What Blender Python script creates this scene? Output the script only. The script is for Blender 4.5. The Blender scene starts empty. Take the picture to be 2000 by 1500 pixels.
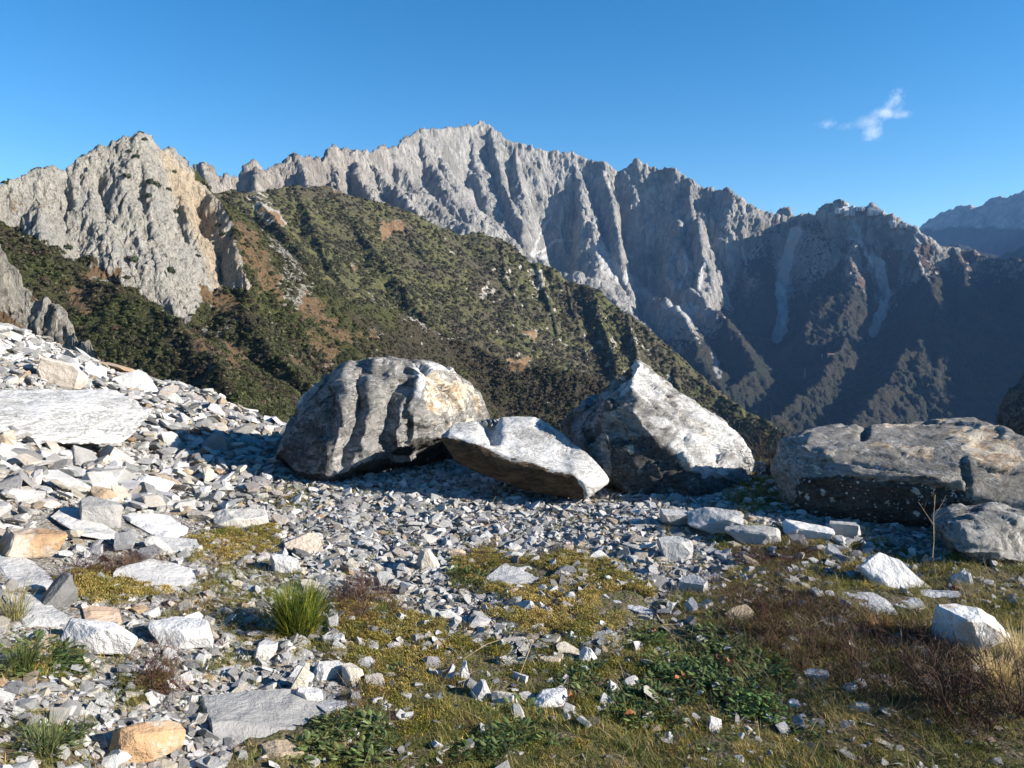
import bpy, bmesh, math, random
import numpy as np
from mathutils import Vector, Matrix, Euler

random.seed(7)
RNG = np.random.default_rng(11)
SC = bpy.context.scene
COL = SC.collection

# ------------------------------------------------------------------ camera
FOC = 1500.0            # focal length in pixels of a 2000 px wide picture
EYE = 1.6
HORIZON = 620.0
PITCH = math.atan((750.0 - HORIZON) / FOC)
cam_data = bpy.data.cameras.new('camera')
cam_data.sensor_width = 36.0
cam_data.lens = 36.0 * FOC / 2000.0
cam_data.clip_start = 0.05
cam_data.clip_end = 60000.0
cam = bpy.data.objects.new('camera', cam_data)
COL.objects.link(cam)
cam.location = (0, 0, EYE)
cam.rotation_euler = (math.pi / 2 - PITCH, 0, 0)
SC.camera = cam

# ------------------------------------------------------------------ sun, sky, exposure
SUN_EL = math.radians(20.5)
SUN_A = math.radians(11.0)         # the sun stands to the right, a little behind the camera
sun_dir = Vector((math.cos(SUN_A) * math.cos(SUN_EL), -math.sin(SUN_A) * math.cos(SUN_EL), math.sin(SUN_EL)))
sd = bpy.data.lights.new('sun', 'SUN')
sd.energy = 5.0
sd.angle = math.radians(0.5)
sd.color = (1.0, 0.925, 0.82)
sun = bpy.data.objects.new('sun', sd)
COL.objects.link(sun)
sun.rotation_euler = sun_dir.to_track_quat('Z', 'Y').to_euler()
sun.location = sun_dir * 50

world = bpy.data.worlds.new('World')
SC.world = world
world.use_nodes = True
wn = world.node_tree
wn.nodes.clear()
w_out = wn.nodes.new('ShaderNodeOutputWorld')
w_bg = wn.nodes.new('ShaderNodeBackground')
w_sky = wn.nodes.new('ShaderNodeTexSky')
w_sky.sky_type = 'NISHITA'
w_sky.sun_disc = False
w_sky.sun_elevation = SUN_EL
w_sky.sun_rotation = math.atan2(sun_dir.x, sun_dir.y)
w_sky.altitude = 1300
w_sky.air_density = 1.0
w_sky.dust_density = 0.15
w_sky.ozone_density = 2.0
w_hsv = wn.nodes.new('ShaderNodeHueSaturation')
w_hsv.inputs['Saturation'].default_value = 1.40
w_hsv.inputs['Hue'].default_value = 0.5
w_bg.inputs['Strength'].default_value = 0.070
wn.links.new(w_sky.outputs['Color'], w_hsv.inputs['Color'])
wn.links.new(w_hsv.outputs['Color'], w_bg.inputs['Color'])
wn.links.new(w_bg.outputs['Background'], w_out.inputs['Surface'])

SC.view_settings.view_transform = 'Standard'
SC.view_settings.look = 'None'
SC.view_settings.exposure = 1.42
SC.view_settings.gamma = 1.0
SC.view_settings.use_curve_mapping = False
SC.render.engine = 'CYCLES'
SC.cycles.max_bounces = 6
SC.cycles.diffuse_bounces = 3
SC.cycles.volume_bounces = 1
SC.cycles.transparent_max_bounces = 16

# ------------------------------------------------------------------ projection helpers
CP, SP = math.cos(PITCH), math.sin(PITCH)


def ray(px, py):
    """direction of the picture point (2000 x 1500 picture), horizontal length 1"""
    a = (np.asarray(px, float) - 1000.0) / FOC
    b = (750.0 - np.asarray(py, float)) / FOC
    x = a
    y = CP + b * SP
    z = -SP + b * CP
    h = np.sqrt(x * x + y * y)
    return x / h, y / h, z / h


def at(px, py, r):
    """world point seen at (px, py) at horizontal range r"""
    x, y, z = ray(px, py)
    return np.stack([x * r, y * r, EYE + z * r], -1)


def atz(px, py, z):
    dx, dy, dz = ray(px, py)
    r = (z - EYE) / dz
    return np.array([dx * r, dy * r, z])


def proj(p):
    p = np.asarray(p, float)
    x, y, z = p[..., 0], p[..., 1], p[..., 2] - EYE
    f = y * CP - z * SP
    u = y * SP + z * CP
    f = np.where(f < 1e-3, 1e-3, f)
    return 1000 + FOC * x / f, 750 - FOC * u / f


# ------------------------------------------------------------------ numpy noise
_PT = np.random.default_rng(5).permutation(4096).astype(np.int32)
_PT = np.concatenate([_PT, _PT])
_TH = np.random.default_rng(6).random(4096) * 2 * math.pi
_GX = (np.cos(_TH) * 1.4).astype(np.float32)
_GY = (np.sin(_TH) * 1.4).astype(np.float32)


def _perlin2(x, y, seed):
    fx, fy = np.floor(x), np.floor(y)
    ix = (fx.astype(np.int32) + seed * 57) & 4095
    iy = (fy.astype(np.int32) + seed * 131) & 4095
    x = (x - fx).astype(np.float32)
    y = (y - fy).astype(np.float32)
    u = x * x * x * (x * (x * 6 - 15) + 10)
    v = y * y * y * (y * (y * 6 - 15) + 10)
    pa, pb = _PT[ix], _PT[(ix + 1) & 4095]
    h = _PT[pa + iy]
    g00 = _GX[h] * x + _GY[h] * y
    h = _PT[pb + iy]
    g10 = _GX[h] * (x - 1) + _GY[h] * y
    iy = (iy + 1) & 4095
    h = _PT[pa + iy]
    g01 = _GX[h] * x + _GY[h] * (y - 1)
    h = _PT[pb + iy]
    g11 = _GX[h] * (x - 1) + _GY[h] * (y - 1)
    a = g00 + (g10 - g00) * u
    b = g01 + (g11 - g01) * u
    return a + (b - a) * v


from concurrent.futures import ThreadPoolExecutor
_POOL = ThreadPoolExecutor(4)


def perlin2(x, y, seed=0):
    x, y = np.broadcast_arrays(np.asarray(x, float), np.asarray(y, float))
    if x.size < 20000:
        return _perlin2(x, y, seed)
    shp = x.shape
    x, y = x.ravel(), y.ravel()
    n = max(4, x.size // 40000)
    parts = _POOL.map(lambda i: _perlin2(x[i[0]:i[1]], y[i[0]:i[1]], seed), [(k * x.size // n, (k + 1) * x.size // n) for k in range(n)])
    return np.concatenate(list(parts)).reshape(shp)


_G3 = np.random.default_rng(8).normal(size=(4096, 3))
_G3 = (_G3 / np.linalg.norm(_G3, axis=1, keepdims=True) * 1.4).astype(np.float32)
_G3X, _G3Y, _G3Z = (np.ascontiguousarray(_G3[:, k]) for k in range(3))


def _perlin3(x, y, z, seed):
    fx, fy, fz = np.floor(x), np.floor(y), np.floor(z)
    ix = (fx.astype(np.int32) + seed * 57) & 4095
    iy = (fy.astype(np.int32) + seed * 131) & 4095
    iz = (fz.astype(np.int32) + seed * 89) & 4095
    x, y, z = (x - fx).astype(np.float32), (y - fy).astype(np.float32), (z - fz).astype(np.float32)
    u, v, w = (t * t * t * (t * (t * 6 - 15) + 10) for t in (x, y, z))

    def g(a, b, c):
        h = _PT[_PT[_PT[(ix + a) & 4095] + ((iy + b) & 4095)] + ((iz + c) & 4095)]
        return _G3X[h] * (x - a) + _G3Y[h] * (y - b) + _G3Z[h] * (z - c)
    x00 = g(0, 0, 0); x00 = x00 + (g(1, 0, 0) - x00) * u
    x10 = g(0, 1, 0); x10 = x10 + (g(1, 1, 0) - x10) * u
    x01 = g(0, 0, 1); x01 = x01 + (g(1, 0, 1) - x01) * u
    x11 = g(0, 1, 1); x11 = x11 + (g(1, 1, 1) - x11) * u
    a = x00 + (x10 - x00) * v
    b = x01 + (x11 - x01) * v
    return a + (b - a) * w


def perlin(x, y, z=0.0, seed=0):
    x, y, z = np.broadcast_arrays(np.asarray(x, float), np.asarray(y, float), np.asarray(z, float))
    if x.size < 20000:
        return _perlin3(x, y, z, seed)
    shp = x.shape
    x, y, z = x.ravel(), y.ravel(), z.ravel()
    n = max(4, x.size // 30000)
    cuts = [(k * x.size // n, (k + 1) * x.size // n) for k in range(n)]
    return np.concatenate(list(_POOL.map(lambda i: _perlin3(x[i[0]:i[1]], y[i[0]:i[1]], z[i[0]:i[1]], seed), cuts))).reshape(shp)


def ridged3(x, y, z, octs=4, seed=0, gain=.55):
    s, a, t = 0.0, 1.0, 0.0
    for o in range(octs):
        s = s + a * (1 - 2 * np.abs(perlin(x, y, z, seed + o * 19)))
        t += a
        a *= gain
        x, y, z = x * 2.07, y * 2.07, z * 2.07
    return s / t


def fbm2(x, y, octs=5, seed=0, gain=0.5, lac=2.03):
    s, a, t = 0.0, 1.0, 0.0
    for o in range(octs):
        s = s + a * perlin2(x, y, seed + o * 17)
        t += a
        a *= gain
        x = x * lac
        y = y * lac
    return s / t


def ridged2(x, y, octs=5, seed=0, gain=0.5, lac=2.07):
    s, a, t = 0.0, 1.0, 0.0
    for o in range(octs):
        n = 1 - np.abs(perlin2(x, y, seed + o * 31)) * 2
        s = s + a * n
        t += a
        a *= gain
        x = x * lac
        y = y * lac
    return s / t


def fbm3(p, f, octs=4, seed=0, gain=0.5):
    s, a, t = 0.0, 1.0, 0.0
    for o in range(octs):
        s = s + a * perlin(p[:, 0] * f, p[:, 1] * f, p[:, 2] * f, seed + o * 13)
        t += a
        a *= gain
        f *= 2.03
    return s / t


def sstep(a, b, x):
    t = np.clip((x - a) / (b - a), 0, 1)
    return t * t * (3 - 2 * t)


def polymask(px, py, poly, soft=8.0, jit=0.0, seed=3, scale=25.0):
    """1 inside a polygon given in picture points, fading out over `soft`, with a ragged edge"""
    px = np.asarray(px, float)
    py = np.asarray(py, float)
    P = np.array(poly, float)
    pad = soft + jit * 1.5 + 2
    box = (px > P[:, 0].min() - pad) & (px < P[:, 0].max() + pad) & (py > P[:, 1].min() - pad) & (py < P[:, 1].max() + pad)
    if box.size > 5000 and box.mean() < 0.8:
        out = np.zeros(px.shape)
        if box.any():
            out[box] = polymask(px[box], py[box], poly, soft, jit, seed, scale)
        return out
    if jit:
        px, py = px + jit * fbm2(px / scale, py / scale, 4, seed), py + jit * fbm2(px / scale + 31, py / scale - 17, 4, seed + 5)
    n = len(P)
    inside = np.zeros(px.shape, bool)
    d2 = np.full(px.shape, 1e18)
    for i in range(n):
        x0, y0 = P[i]
        x1, y1 = P[(i + 1) % n]
        if y0 != y1:
            c = ((y0 > py) != (y1 > py)) & (px < (x1 - x0) * (py - y0) / (y1 - y0) + x0)
            inside ^= c
        ex, ey = x1 - x0, y1 - y0
        L = ex * ex + ey * ey + 1e-9
        t = np.clip(((px - x0) * ex + (py - y0) * ey) / L, 0, 1)
        d2 = np.minimum(d2, (px - x0 - t * ex) ** 2 + (py - y0 - t * ey) ** 2)
    d = np.sqrt(d2)
    sd_ = np.where(inside, d, -d)
    return sstep(-soft, soft, sd_)


def linemask(px, py, pts, w, jit=0.0, seed=3, scale=20.0):
    px = np.asarray(px, float)
    py = np.asarray(py, float)
    P = np.array(pts, float)
    pad = 3 * w + jit + 2
    box = (px > P[:, 0].min() - pad) & (px < P[:, 0].max() + pad) & (py > P[:, 1].min() - pad) & (py < P[:, 1].max() + pad)
    if box.size > 5000 and box.mean() < 0.8:
        out = np.zeros(px.shape)
        if box.any():
            out[box] = linemask(px[box], py[box], pts, w, jit, seed, scale)
        return out
    if jit:
        px = px + jit * fbm2(px / scale, py / scale, 3, seed)
    d2 = np.full(px.shape, 1e18)
    for (x0, y0), (x1, y1) in zip(pts[:-1], pts[1:]):
        ex, ey = x1 - x0, y1 - y0
        t = np.clip(((px - x0) * ex + (py - y0) * ey) / (ex * ex + ey * ey + 1e-9), 0, 1)
        d2 = np.minimum(d2, (px - x0 - t * ex) ** 2 + (py - y0 - t * ey) ** 2)
    return np.exp(-d2 / (w * w))


# ------------------------------------------------------------------ object helpers
def link(o, parent=None):
    COL.objects.link(o)
    if parent is not None:
        o.parent = parent
    return o


def tag(o, label=None, cat=None, group=None, kind=None):
    if label:
        o['label'] = label
    if cat:
        o['category'] = cat
    if group:
        o['group'] = group
    if kind:
        o['kind'] = kind
    return o


def mesh_np(name, verts, faces, smooth=True, mat=None, quads=True):
    """fast mesh from numpy arrays; faces (n,3) or (n,4)"""
    verts = np.ascontiguousarray(verts, np.float32)
    faces = np.ascontiguousarray(faces, np.int32)
    me = bpy.data.meshes.new(name)
    k = faces.shape[1]
    me.vertices.add(len(verts))
    me.vertices.foreach_set('co', verts.ravel())
    me.loops.add(faces.size)
    me.loops.foreach_set('vertex_index', faces.ravel())
    me.polygons.add(len(faces))
    me.polygons.foreach_set('loop_start', np.arange(0, faces.size, k, dtype=np.int32))
    me.polygons.foreach_set('use_smooth', np.full(len(faces), smooth, bool))
    me.update(calc_edges=True)
    if mat:
        me.materials.append(mat)
    return me


def set_mask(me, name, rgba):
    a = me.color_attributes.new(name, 'FLOAT_COLOR', 'POINT')
    a.data.foreach_set('color', np.ascontiguousarray(rgba, np.float32).ravel())


def grid_faces(nr, nc):
    i = np.arange(nr - 1)[:, None] * nc + np.arange(nc - 1)[None, :]
    i = i.ravel()
    return np.stack([i, i + 1, i + nc + 1, i + nc], 1)


# ------------------------------------------------------------------ node helpers
class NT:
    def __init__(self, name):
        self.m = bpy.data.materials.new(name)
        self.m.use_nodes = True
        self.t = self.m.node_tree
        self.t.nodes.clear()
        self.out = self.t.nodes.new('ShaderNodeOutputMaterial')
        self.b = self.t.nodes.new('ShaderNodeBsdfPrincipled')
        self.t.links.new(self.b.outputs[0], self.out.inputs['Surface'])
        self.b.inputs['Roughness'].default_value = 0.85
        self.b.inputs['Specular IOR Level'].default_value = 0.25

    def n(self, typ, ins=None, **props):
        nd = self.t.nodes.new(typ)
        for k, v in props.items():
            setattr(nd, k, v)
        for k, v in (ins or {}).items():
            self.put(nd.inputs[k], v)
        return nd

    def put(self, sock, v):
        if isinstance(v, bpy.types.NodeSocket):
            self.t.links.new(v, sock)
        elif isinstance(v, (tuple, list)) and sock.type == 'RGBA' and len(v) == 3:
            sock.default_value = (*v, 1)
        else:
            sock.default_value = v

    def coord(self, kind='Object'):
        return self.n('ShaderNodeTexCoord').outputs[kind]

    def mapping(self, vec, scale=(1, 1, 1), rot=(0, 0, 0)):
        return self.n('ShaderNodeMapping', {'Vector': vec, 'Scale': scale, 'Rotation': rot}).outputs[0]

    def noise(self, vec, scale, detail=4, rough=0.55, dist=0.0, col=False):
        nd = self.n('ShaderNodeTexNoise', {'Vector': vec, 'Scale': scale, 'Detail': detail, 'Roughness': rough, 'Distortion': dist})
        return nd.outputs['Color' if col else 'Fac']

    def voronoi(self, vec, scale, out='Distance', feature='F1', rnd=1.0):
        return self.n('ShaderNodeTexVoronoi', {'Vector': vec, 'Scale': scale, 'Randomness': rnd}, feature=feature).outputs[out]

    def ramp(self, fac, a, b, va=0.0, vb=1.0, smooth=True):
        nd = self.n('ShaderNodeMapRange', {'Value': fac, 'From Min': a, 'From Max': b, 'To Min': va, 'To Max': vb}, interpolation_type='SMOOTHSTEP' if smooth else 'LINEAR')
        return nd.outputs[0]

    def math(self, op, a, b=0.0, clamp=False):
        nd = self.n('ShaderNodeMath', operation=op, use_clamp=clamp)
        self.put(nd.inputs[0], a)
        self.put(nd.inputs[1], b)
        return nd.outputs[0]

    def mix(self, fac, a, b, mode='MIX'):
        nd = self.n('ShaderNodeMix', data_type='RGBA', blend_type=mode)
        self.put(nd.inputs[0], fac)
        self.put(nd.inputs[6], a)
        self.put(nd.inputs[7], b)
        return nd.outputs[2]

    def attr(self, name, typ='GEOMETRY'):
        return self.n('ShaderNodeAttribute', attribute_name=name, attribute_type=typ)

    def sep(self, col):
        nd = self.n('ShaderNodeSeparateColor', {'Color': col})
        return nd.outputs[0], nd.outputs[1], nd.outputs[2]

    def bump(self, h, strength=0.5, dist=0.05, normal=None):
        nd = self.n('ShaderNodeBump', {'Height': h, 'Strength': strength, 'Distance': dist})
        if normal is not None:
            self.put(nd.inputs['Normal'], normal)
        return nd.outputs[0]

    def base(self, c, bump=None, rough=None):
        self.put(self.b.inputs['Base Color'], c)
        if bump is not None:
            self.put(self.b.inputs['Normal'], bump)
        if rough is not None:
            self.put(self.b.inputs['Roughness'], rough)
        return self.m
# ------------------------------------------------------------------ mountain relief
def _ridged2(x, y, octs, seed):
    s, a, t = 0.0, 1.0, 0.0
    for o in range(octs):
        s = s + a * (1 - np.abs(_perlin2(x, y, seed + o * 31)) * 2)
        t += a
        a *= .5
        x = x * 2.07
        y = y * 2.07
    return s / t


class Ridge:
    """a crest line (picture points + range) whose flanks fall away at the given slopes"""
    def __init__(self, pts, s1=1.0, s2=0.7, w=150.0, jag=0.0, jl=60.0, ml=1.0, mr=1.0, flute=1.0, fl=60.0):
        self.ml, self.mr = ml, mr   # steeper or gentler on the picture's left / right side of a spur
        P = np.array(pts, float)
        self.P = at(P[:, 0], P[:, 1], P[:, 2])
        self.s1, self.s2, self.w, self.jag, self.jl = s1, s2, w, jag, jl
        self.flute, self.fl = flute, fl


def field(ridges, x, y, floor, detail=True, seed=0):
    """height at (x, y) and, for the ridge that wins there, along/across coordinates"""
    shp = x.shape
    x = x.ravel()
    y = y.ravel()
    n = max(1, x.size // 20000)
    cuts = [(k * x.size // n, (k + 1) * x.size // n) for k in range(n)]
    res = list(_POOL.map(lambda c: _field(ridges, x[c[0]:c[1]], y[c[0]:c[1]], floor, detail, seed), cuts))
    return tuple(np.concatenate([r[i] for r in res]).reshape(shp) for i in range(5))


def _field(ridges, x, y, floor, detail=True, seed=0):
    shp = x.shape
    best = np.full(x.shape, -1e9)
    bt = np.zeros_like(x)
    bd = np.zeros_like(x)
    bf = np.zeros_like(x)
    bl = np.ones_like(x)
    for k, R in enumerate(ridges):
        P = R.P
        seg = np.hypot(*(P[1:, :2] - P[:-1, :2]).T)
        cum = np.concatenate([[0], np.cumsum(seg)])
        rd = np.full(x.shape, 1e18)
        rt = np.zeros_like(x)
        rz = np.zeros_like(x)
        hb = np.full(x.shape, -1e9)
        for i in range(len(P) - 1):
            x0, y0, z0 = P[i]
            x1, y1, z1 = P[i + 1]
            ex, ey = x1 - x0, y1 - y0
            L2 = ex * ex + ey * ey + 1e-9
            t = np.clip(((x - x0) * ex + (y - y0) * ey) / L2, 0, 1)
            d = np.hypot(x - x0 - t * ex, y - y0 - t * ey)
            z = z0 + t * (z1 - z0)
            drop = R.s2 * d + (R.s1 - R.s2) * R.w * (1 - np.exp(-d / R.w))
            if R.ml != R.mr:
                cr = (ex * (y - y0) - ey * (x - x0)) / (np.sqrt(L2) * (d + 8.0))
                drop = drop * (R.ml + (R.mr - R.ml) * sstep(-.5, .5, cr))
            h = z - drop
            m = h > hb
            hb = np.where(m, h, hb)
            rd = np.where(m, d, rd)
            rt = np.where(m, cum[i] + t * seg[i], rt)
        if detail and R.jag:
            n = _ridged2(rt / R.jl + 13.7 * k, np.zeros_like(rt) + k * 3.1, 4, seed + k)
            hb = hb + R.jag * (n - 0.45) * np.exp(-rd / (R.jl * 1.5))
        m = hb > best
        best = np.where(m, hb, best)
        bt = np.where(m, rt + 977.0 * k, bt)
        bd = np.where(m, rd, bd)
        bf = np.where(m, R.flute, bf)
        bl = np.where(m, R.fl, bl)
    best = np.maximum(best, floor)
    return best.reshape(shp), bt.reshape(shp), bd.reshape(shp), bf.reshape(shp), bl.reshape(shp)


def carve(H, X, Y, cuts, k=1.0):
    """gullies and bays worn into the faces: lines in plan with a width and a depth"""
    for pts, w, dep in cuts:
        P = np.array(pts, float)
        dx, dy, _ = ray(P[:, 0], HORIZON)
        P = np.stack([dx * P[:, 1], dy * P[:, 1]], 1)
        pad = 3.2 * w
        box = (X > P[:, 0].min() - pad) & (X < P[:, 0].max() + pad) & (Y > P[:, 1].min() - pad) & (Y < P[:, 1].max() + pad)
        x, y = X[box], Y[box]
        d2 = np.full(x.shape, 1e18)
        for (x0, y0), (x1, y1) in zip(P[:-1], P[1:]):
            ex, ey = x1 - x0, y1 - y0
            t = np.clip(((x - x0) * ex + (y - y0) * ey) / (ex * ex + ey * ey + 1e-9), 0, 1)
            d2 = np.minimum(d2, (x - x0 - t * ex) ** 2 + (y - y0 - t * ey) ** 2)
        H[box] -= k * dep * np.exp(-(d2 / (w * w)) ** 1.5)
    return H


def massif(name, ridges, floor, px0, px1, nc, r0, r1, nr, noise, seed=0, warp=(0, 100), back=0.25, cuts=(), keep=None, ck=1.0):
    # coarse pass: where along each line of sight the relief needs its rows
    ccol, crow = 160, 420
    pxs = np.linspace(px0, px1, ccol)
    rs = np.linspace(r0, r1, crow)
    dx, dy, _ = ray(pxs, HORIZON)
    X = rs[:, None] * dx[None]
    Y = rs[:, None] * dy[None]
    H, *_ = field(ridges, X, Y, floor, detail=False)
    H = carve(H, X, Y, cuts, ck)
    if keep:
        H = np.maximum(H, field(keep, X, Y, floor, False)[0])
    el = (H - EYE) / rs[:, None]
    de = np.diff(el, axis=0)
    met = np.where(de > 0, de, -de * back) * FOC
    met = met + 0.10 * FOC * np.diff(rs)[:, None] / (rs[:-1, None] + 1)   # some rows everywhere
    k = np.hanning(13)
    k /= k.sum()
    met = np.apply_along_axis(lambda a: np.convolve(np.pad(a, 6, 'edge'), k, 'valid'), 1, met)
    met = np.apply_along_axis(lambda a: np.convolve(np.pad(a, 6, 'edge'), k, 'valid'), 0, met)
    cum = np.vstack([np.zeros((1, ccol)), np.cumsum(met, 0)])
    cum /= cum[-1:]
    rows = np.linspace(0, 1, nr)
    RR = np.stack([np.interp(rows, cum[:, j], rs) for j in range(ccol)], 1)
    px = np.linspace(px0, px1, nc)
    R = np.stack([np.interp(px, pxs, RR[i]) for i in range(nr)], 0)
    dx, dy, _ = ray(px, HORIZON)
    X = R * dx[None]
    Y = R * dy[None]
    wa, wl = warp
    Xw = X + wa * fbm2(X / wl, Y / wl, 4, seed + 90)
    Yw = Y + wa * fbm2(X / wl + 50, Y / wl + 20, 4, seed + 95)
    H, T, D, F, FL = field(ridges, Xw, Yw, floor, True, seed)
    H = carve(H, Xw, Yw, cuts, ck)
    if keep:
        H = np.maximum(H, field(keep, Xw, Yw, floor, True, seed)[0])
    H = H + noise(X, Y, H, T, D, F, FL)
    V = np.stack([X, Y, H], -1)
    P = proj(V.reshape(-1, 3))
    # slope
    return dict(name=name, V=V, px=P[0].reshape(nr, nc), py=P[1].reshape(nr, nc), T=T, D=D, nr=nr, nc=nc)


def slope_of(M):
    V = M['V']
    du = np.gradient(V, axis=1)
    dv = np.gradient(V, axis=0)
    n = np.cross(du, dv)
    n /= np.linalg.norm(n, axis=-1, keepdims=True) + 1e-12
    n = np.where(n[..., 2:3] < 0, -n, n)
    M['N'] = n
    return n


def roughen(M, lam, amp, octs=4, seed=0, squash=(1, 1, .6), where=None):
    """craggy relief along the surface normal, so that steep faces get ledges and cracks too"""
    V = M['V']
    n = slope_of(M)
    d = ridged3(V[..., 0] / lam * squash[0], V[..., 1] / lam * squash[1], V[..., 2] / lam * squash[2], octs, seed) - .42
    if where is not None:
        d = d * where
    # crests keep their outline
    V = V + n * (amp * d)[..., None]
    M['V'] = V
    P = proj(V.reshape(-1, 3))
    M['px'], M['py'] = P[0].reshape(M['nr'], M['nc']), P[1].reshape(M['nr'], M['nc'])


def massif_obj(M, mat, mask):
    me = mesh_np(M['name'], M['V'].reshape(-1, 3), grid_faces(M['nr'], M['nc']), True, mat)
    set_mask(me, 'mask', mask.reshape(-1, 4))
    o = link(bpy.data.objects.new(M['name'], me))
    tag(o, kind='structure')
    return o


# ---- materials
def rock_veg_material(name, rock_a, rock_b, rock_c, pale, veg_a, veg_b, grass_a, grass_b, s, bumpd, streak=(1, 1, 0.25)):
    """mask: R vegetation and painted shade, G pale debris, B dry grass, A warm tint of the rock"""
    m = NT(name)
    co = m.coord('Object')
    mk = m.attr('mask')
    r, g, b = m.sep(mk.outputs['Color'])
    a = mk.outputs['Alpha']
    sc = m.mapping(co, streak)
    n1 = m.noise(co, 0.9 * s, 6, 0.6)
    n2 = m.noise(sc, 4.5 * s, 8, 0.68, 0.4)
    n3 = m.noise(co, 22 * s, 5, 0.65)
    n4 = m.noise(sc, 14 * s, 6, 0.7, 0.6)
    rock = m.mix(m.ramp(n2, 0.36, 0.64), rock_a, rock_b)
    rock = m.mix(m.ramp(n1, 0.42, 0.68), rock, rock_c)
    rock = m.mix(m.math('MULTIPLY', m.ramp(n4, 0.56, 0.70), 0.55), rock, (0.07, 0.065, 0.055))
    rock = m.mix(m.math('MULTIPLY', m.ramp(n4, 0.30, 0.42, 1, 0), 0.35), rock, pale)
    rock = m.mix(a, rock, m.mix(1.0, rock, (1.22, 1.0, 0.80), 'MULTIPLY'))
    veg = m.mix(m.ramp(n3, 0.38, 0.62), veg_a, veg_b)
    veg = m.mix(m.ramp(n1, 0.40, 0.66), veg, m.mix(0.5, veg, (0.075, 0.055, 0.035)))
    gr = m.mix(m.ramp(n3, 0.35, 0.65), grass_a, grass_b)
    bb = m.math('ADD', b, m.math('MULTIPLY', m.math('SUBTRACT', n3, 0.5), 0.9))
    c = m.mix(m.ramp(bb, 0.40, 0.60), rock, gr)
    rr = m.math('ADD', r, m.math('MULTIPLY', m.math('SUBTRACT', m.noise(co, 11 * s, 6, 0.7), 0.5), 1.5))
    vm = m.ramp(rr, 0.42, 0.58)
    c = m.mix(vm, c, veg)
    gg = m.math('ADD', g, m.math('MULTIPLY', m.math('SUBTRACT', n4, 0.5), 0.5))
    c = m.mix(m.ramp(gg, 0.40, 0.62), c, m.mix(n3, pale, m.mix(0.5, pale, rock_a)))
    h = m.math('ADD', n2, m.math('MULTIPLY', n4, 0.5))
    h = m.math('ADD', h, m.math('MULTIPLY', m.math('MULTIPLY', vm, n3), 0.8))
    bp = m.bump(h, 1.0, bumpd)
    return m.base(c, bp, 0.95)


# ================================================================== the main massif (about 2 to 3 km off)
def S(pts, **k):
    return Ridge(pts, **k)


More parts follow.
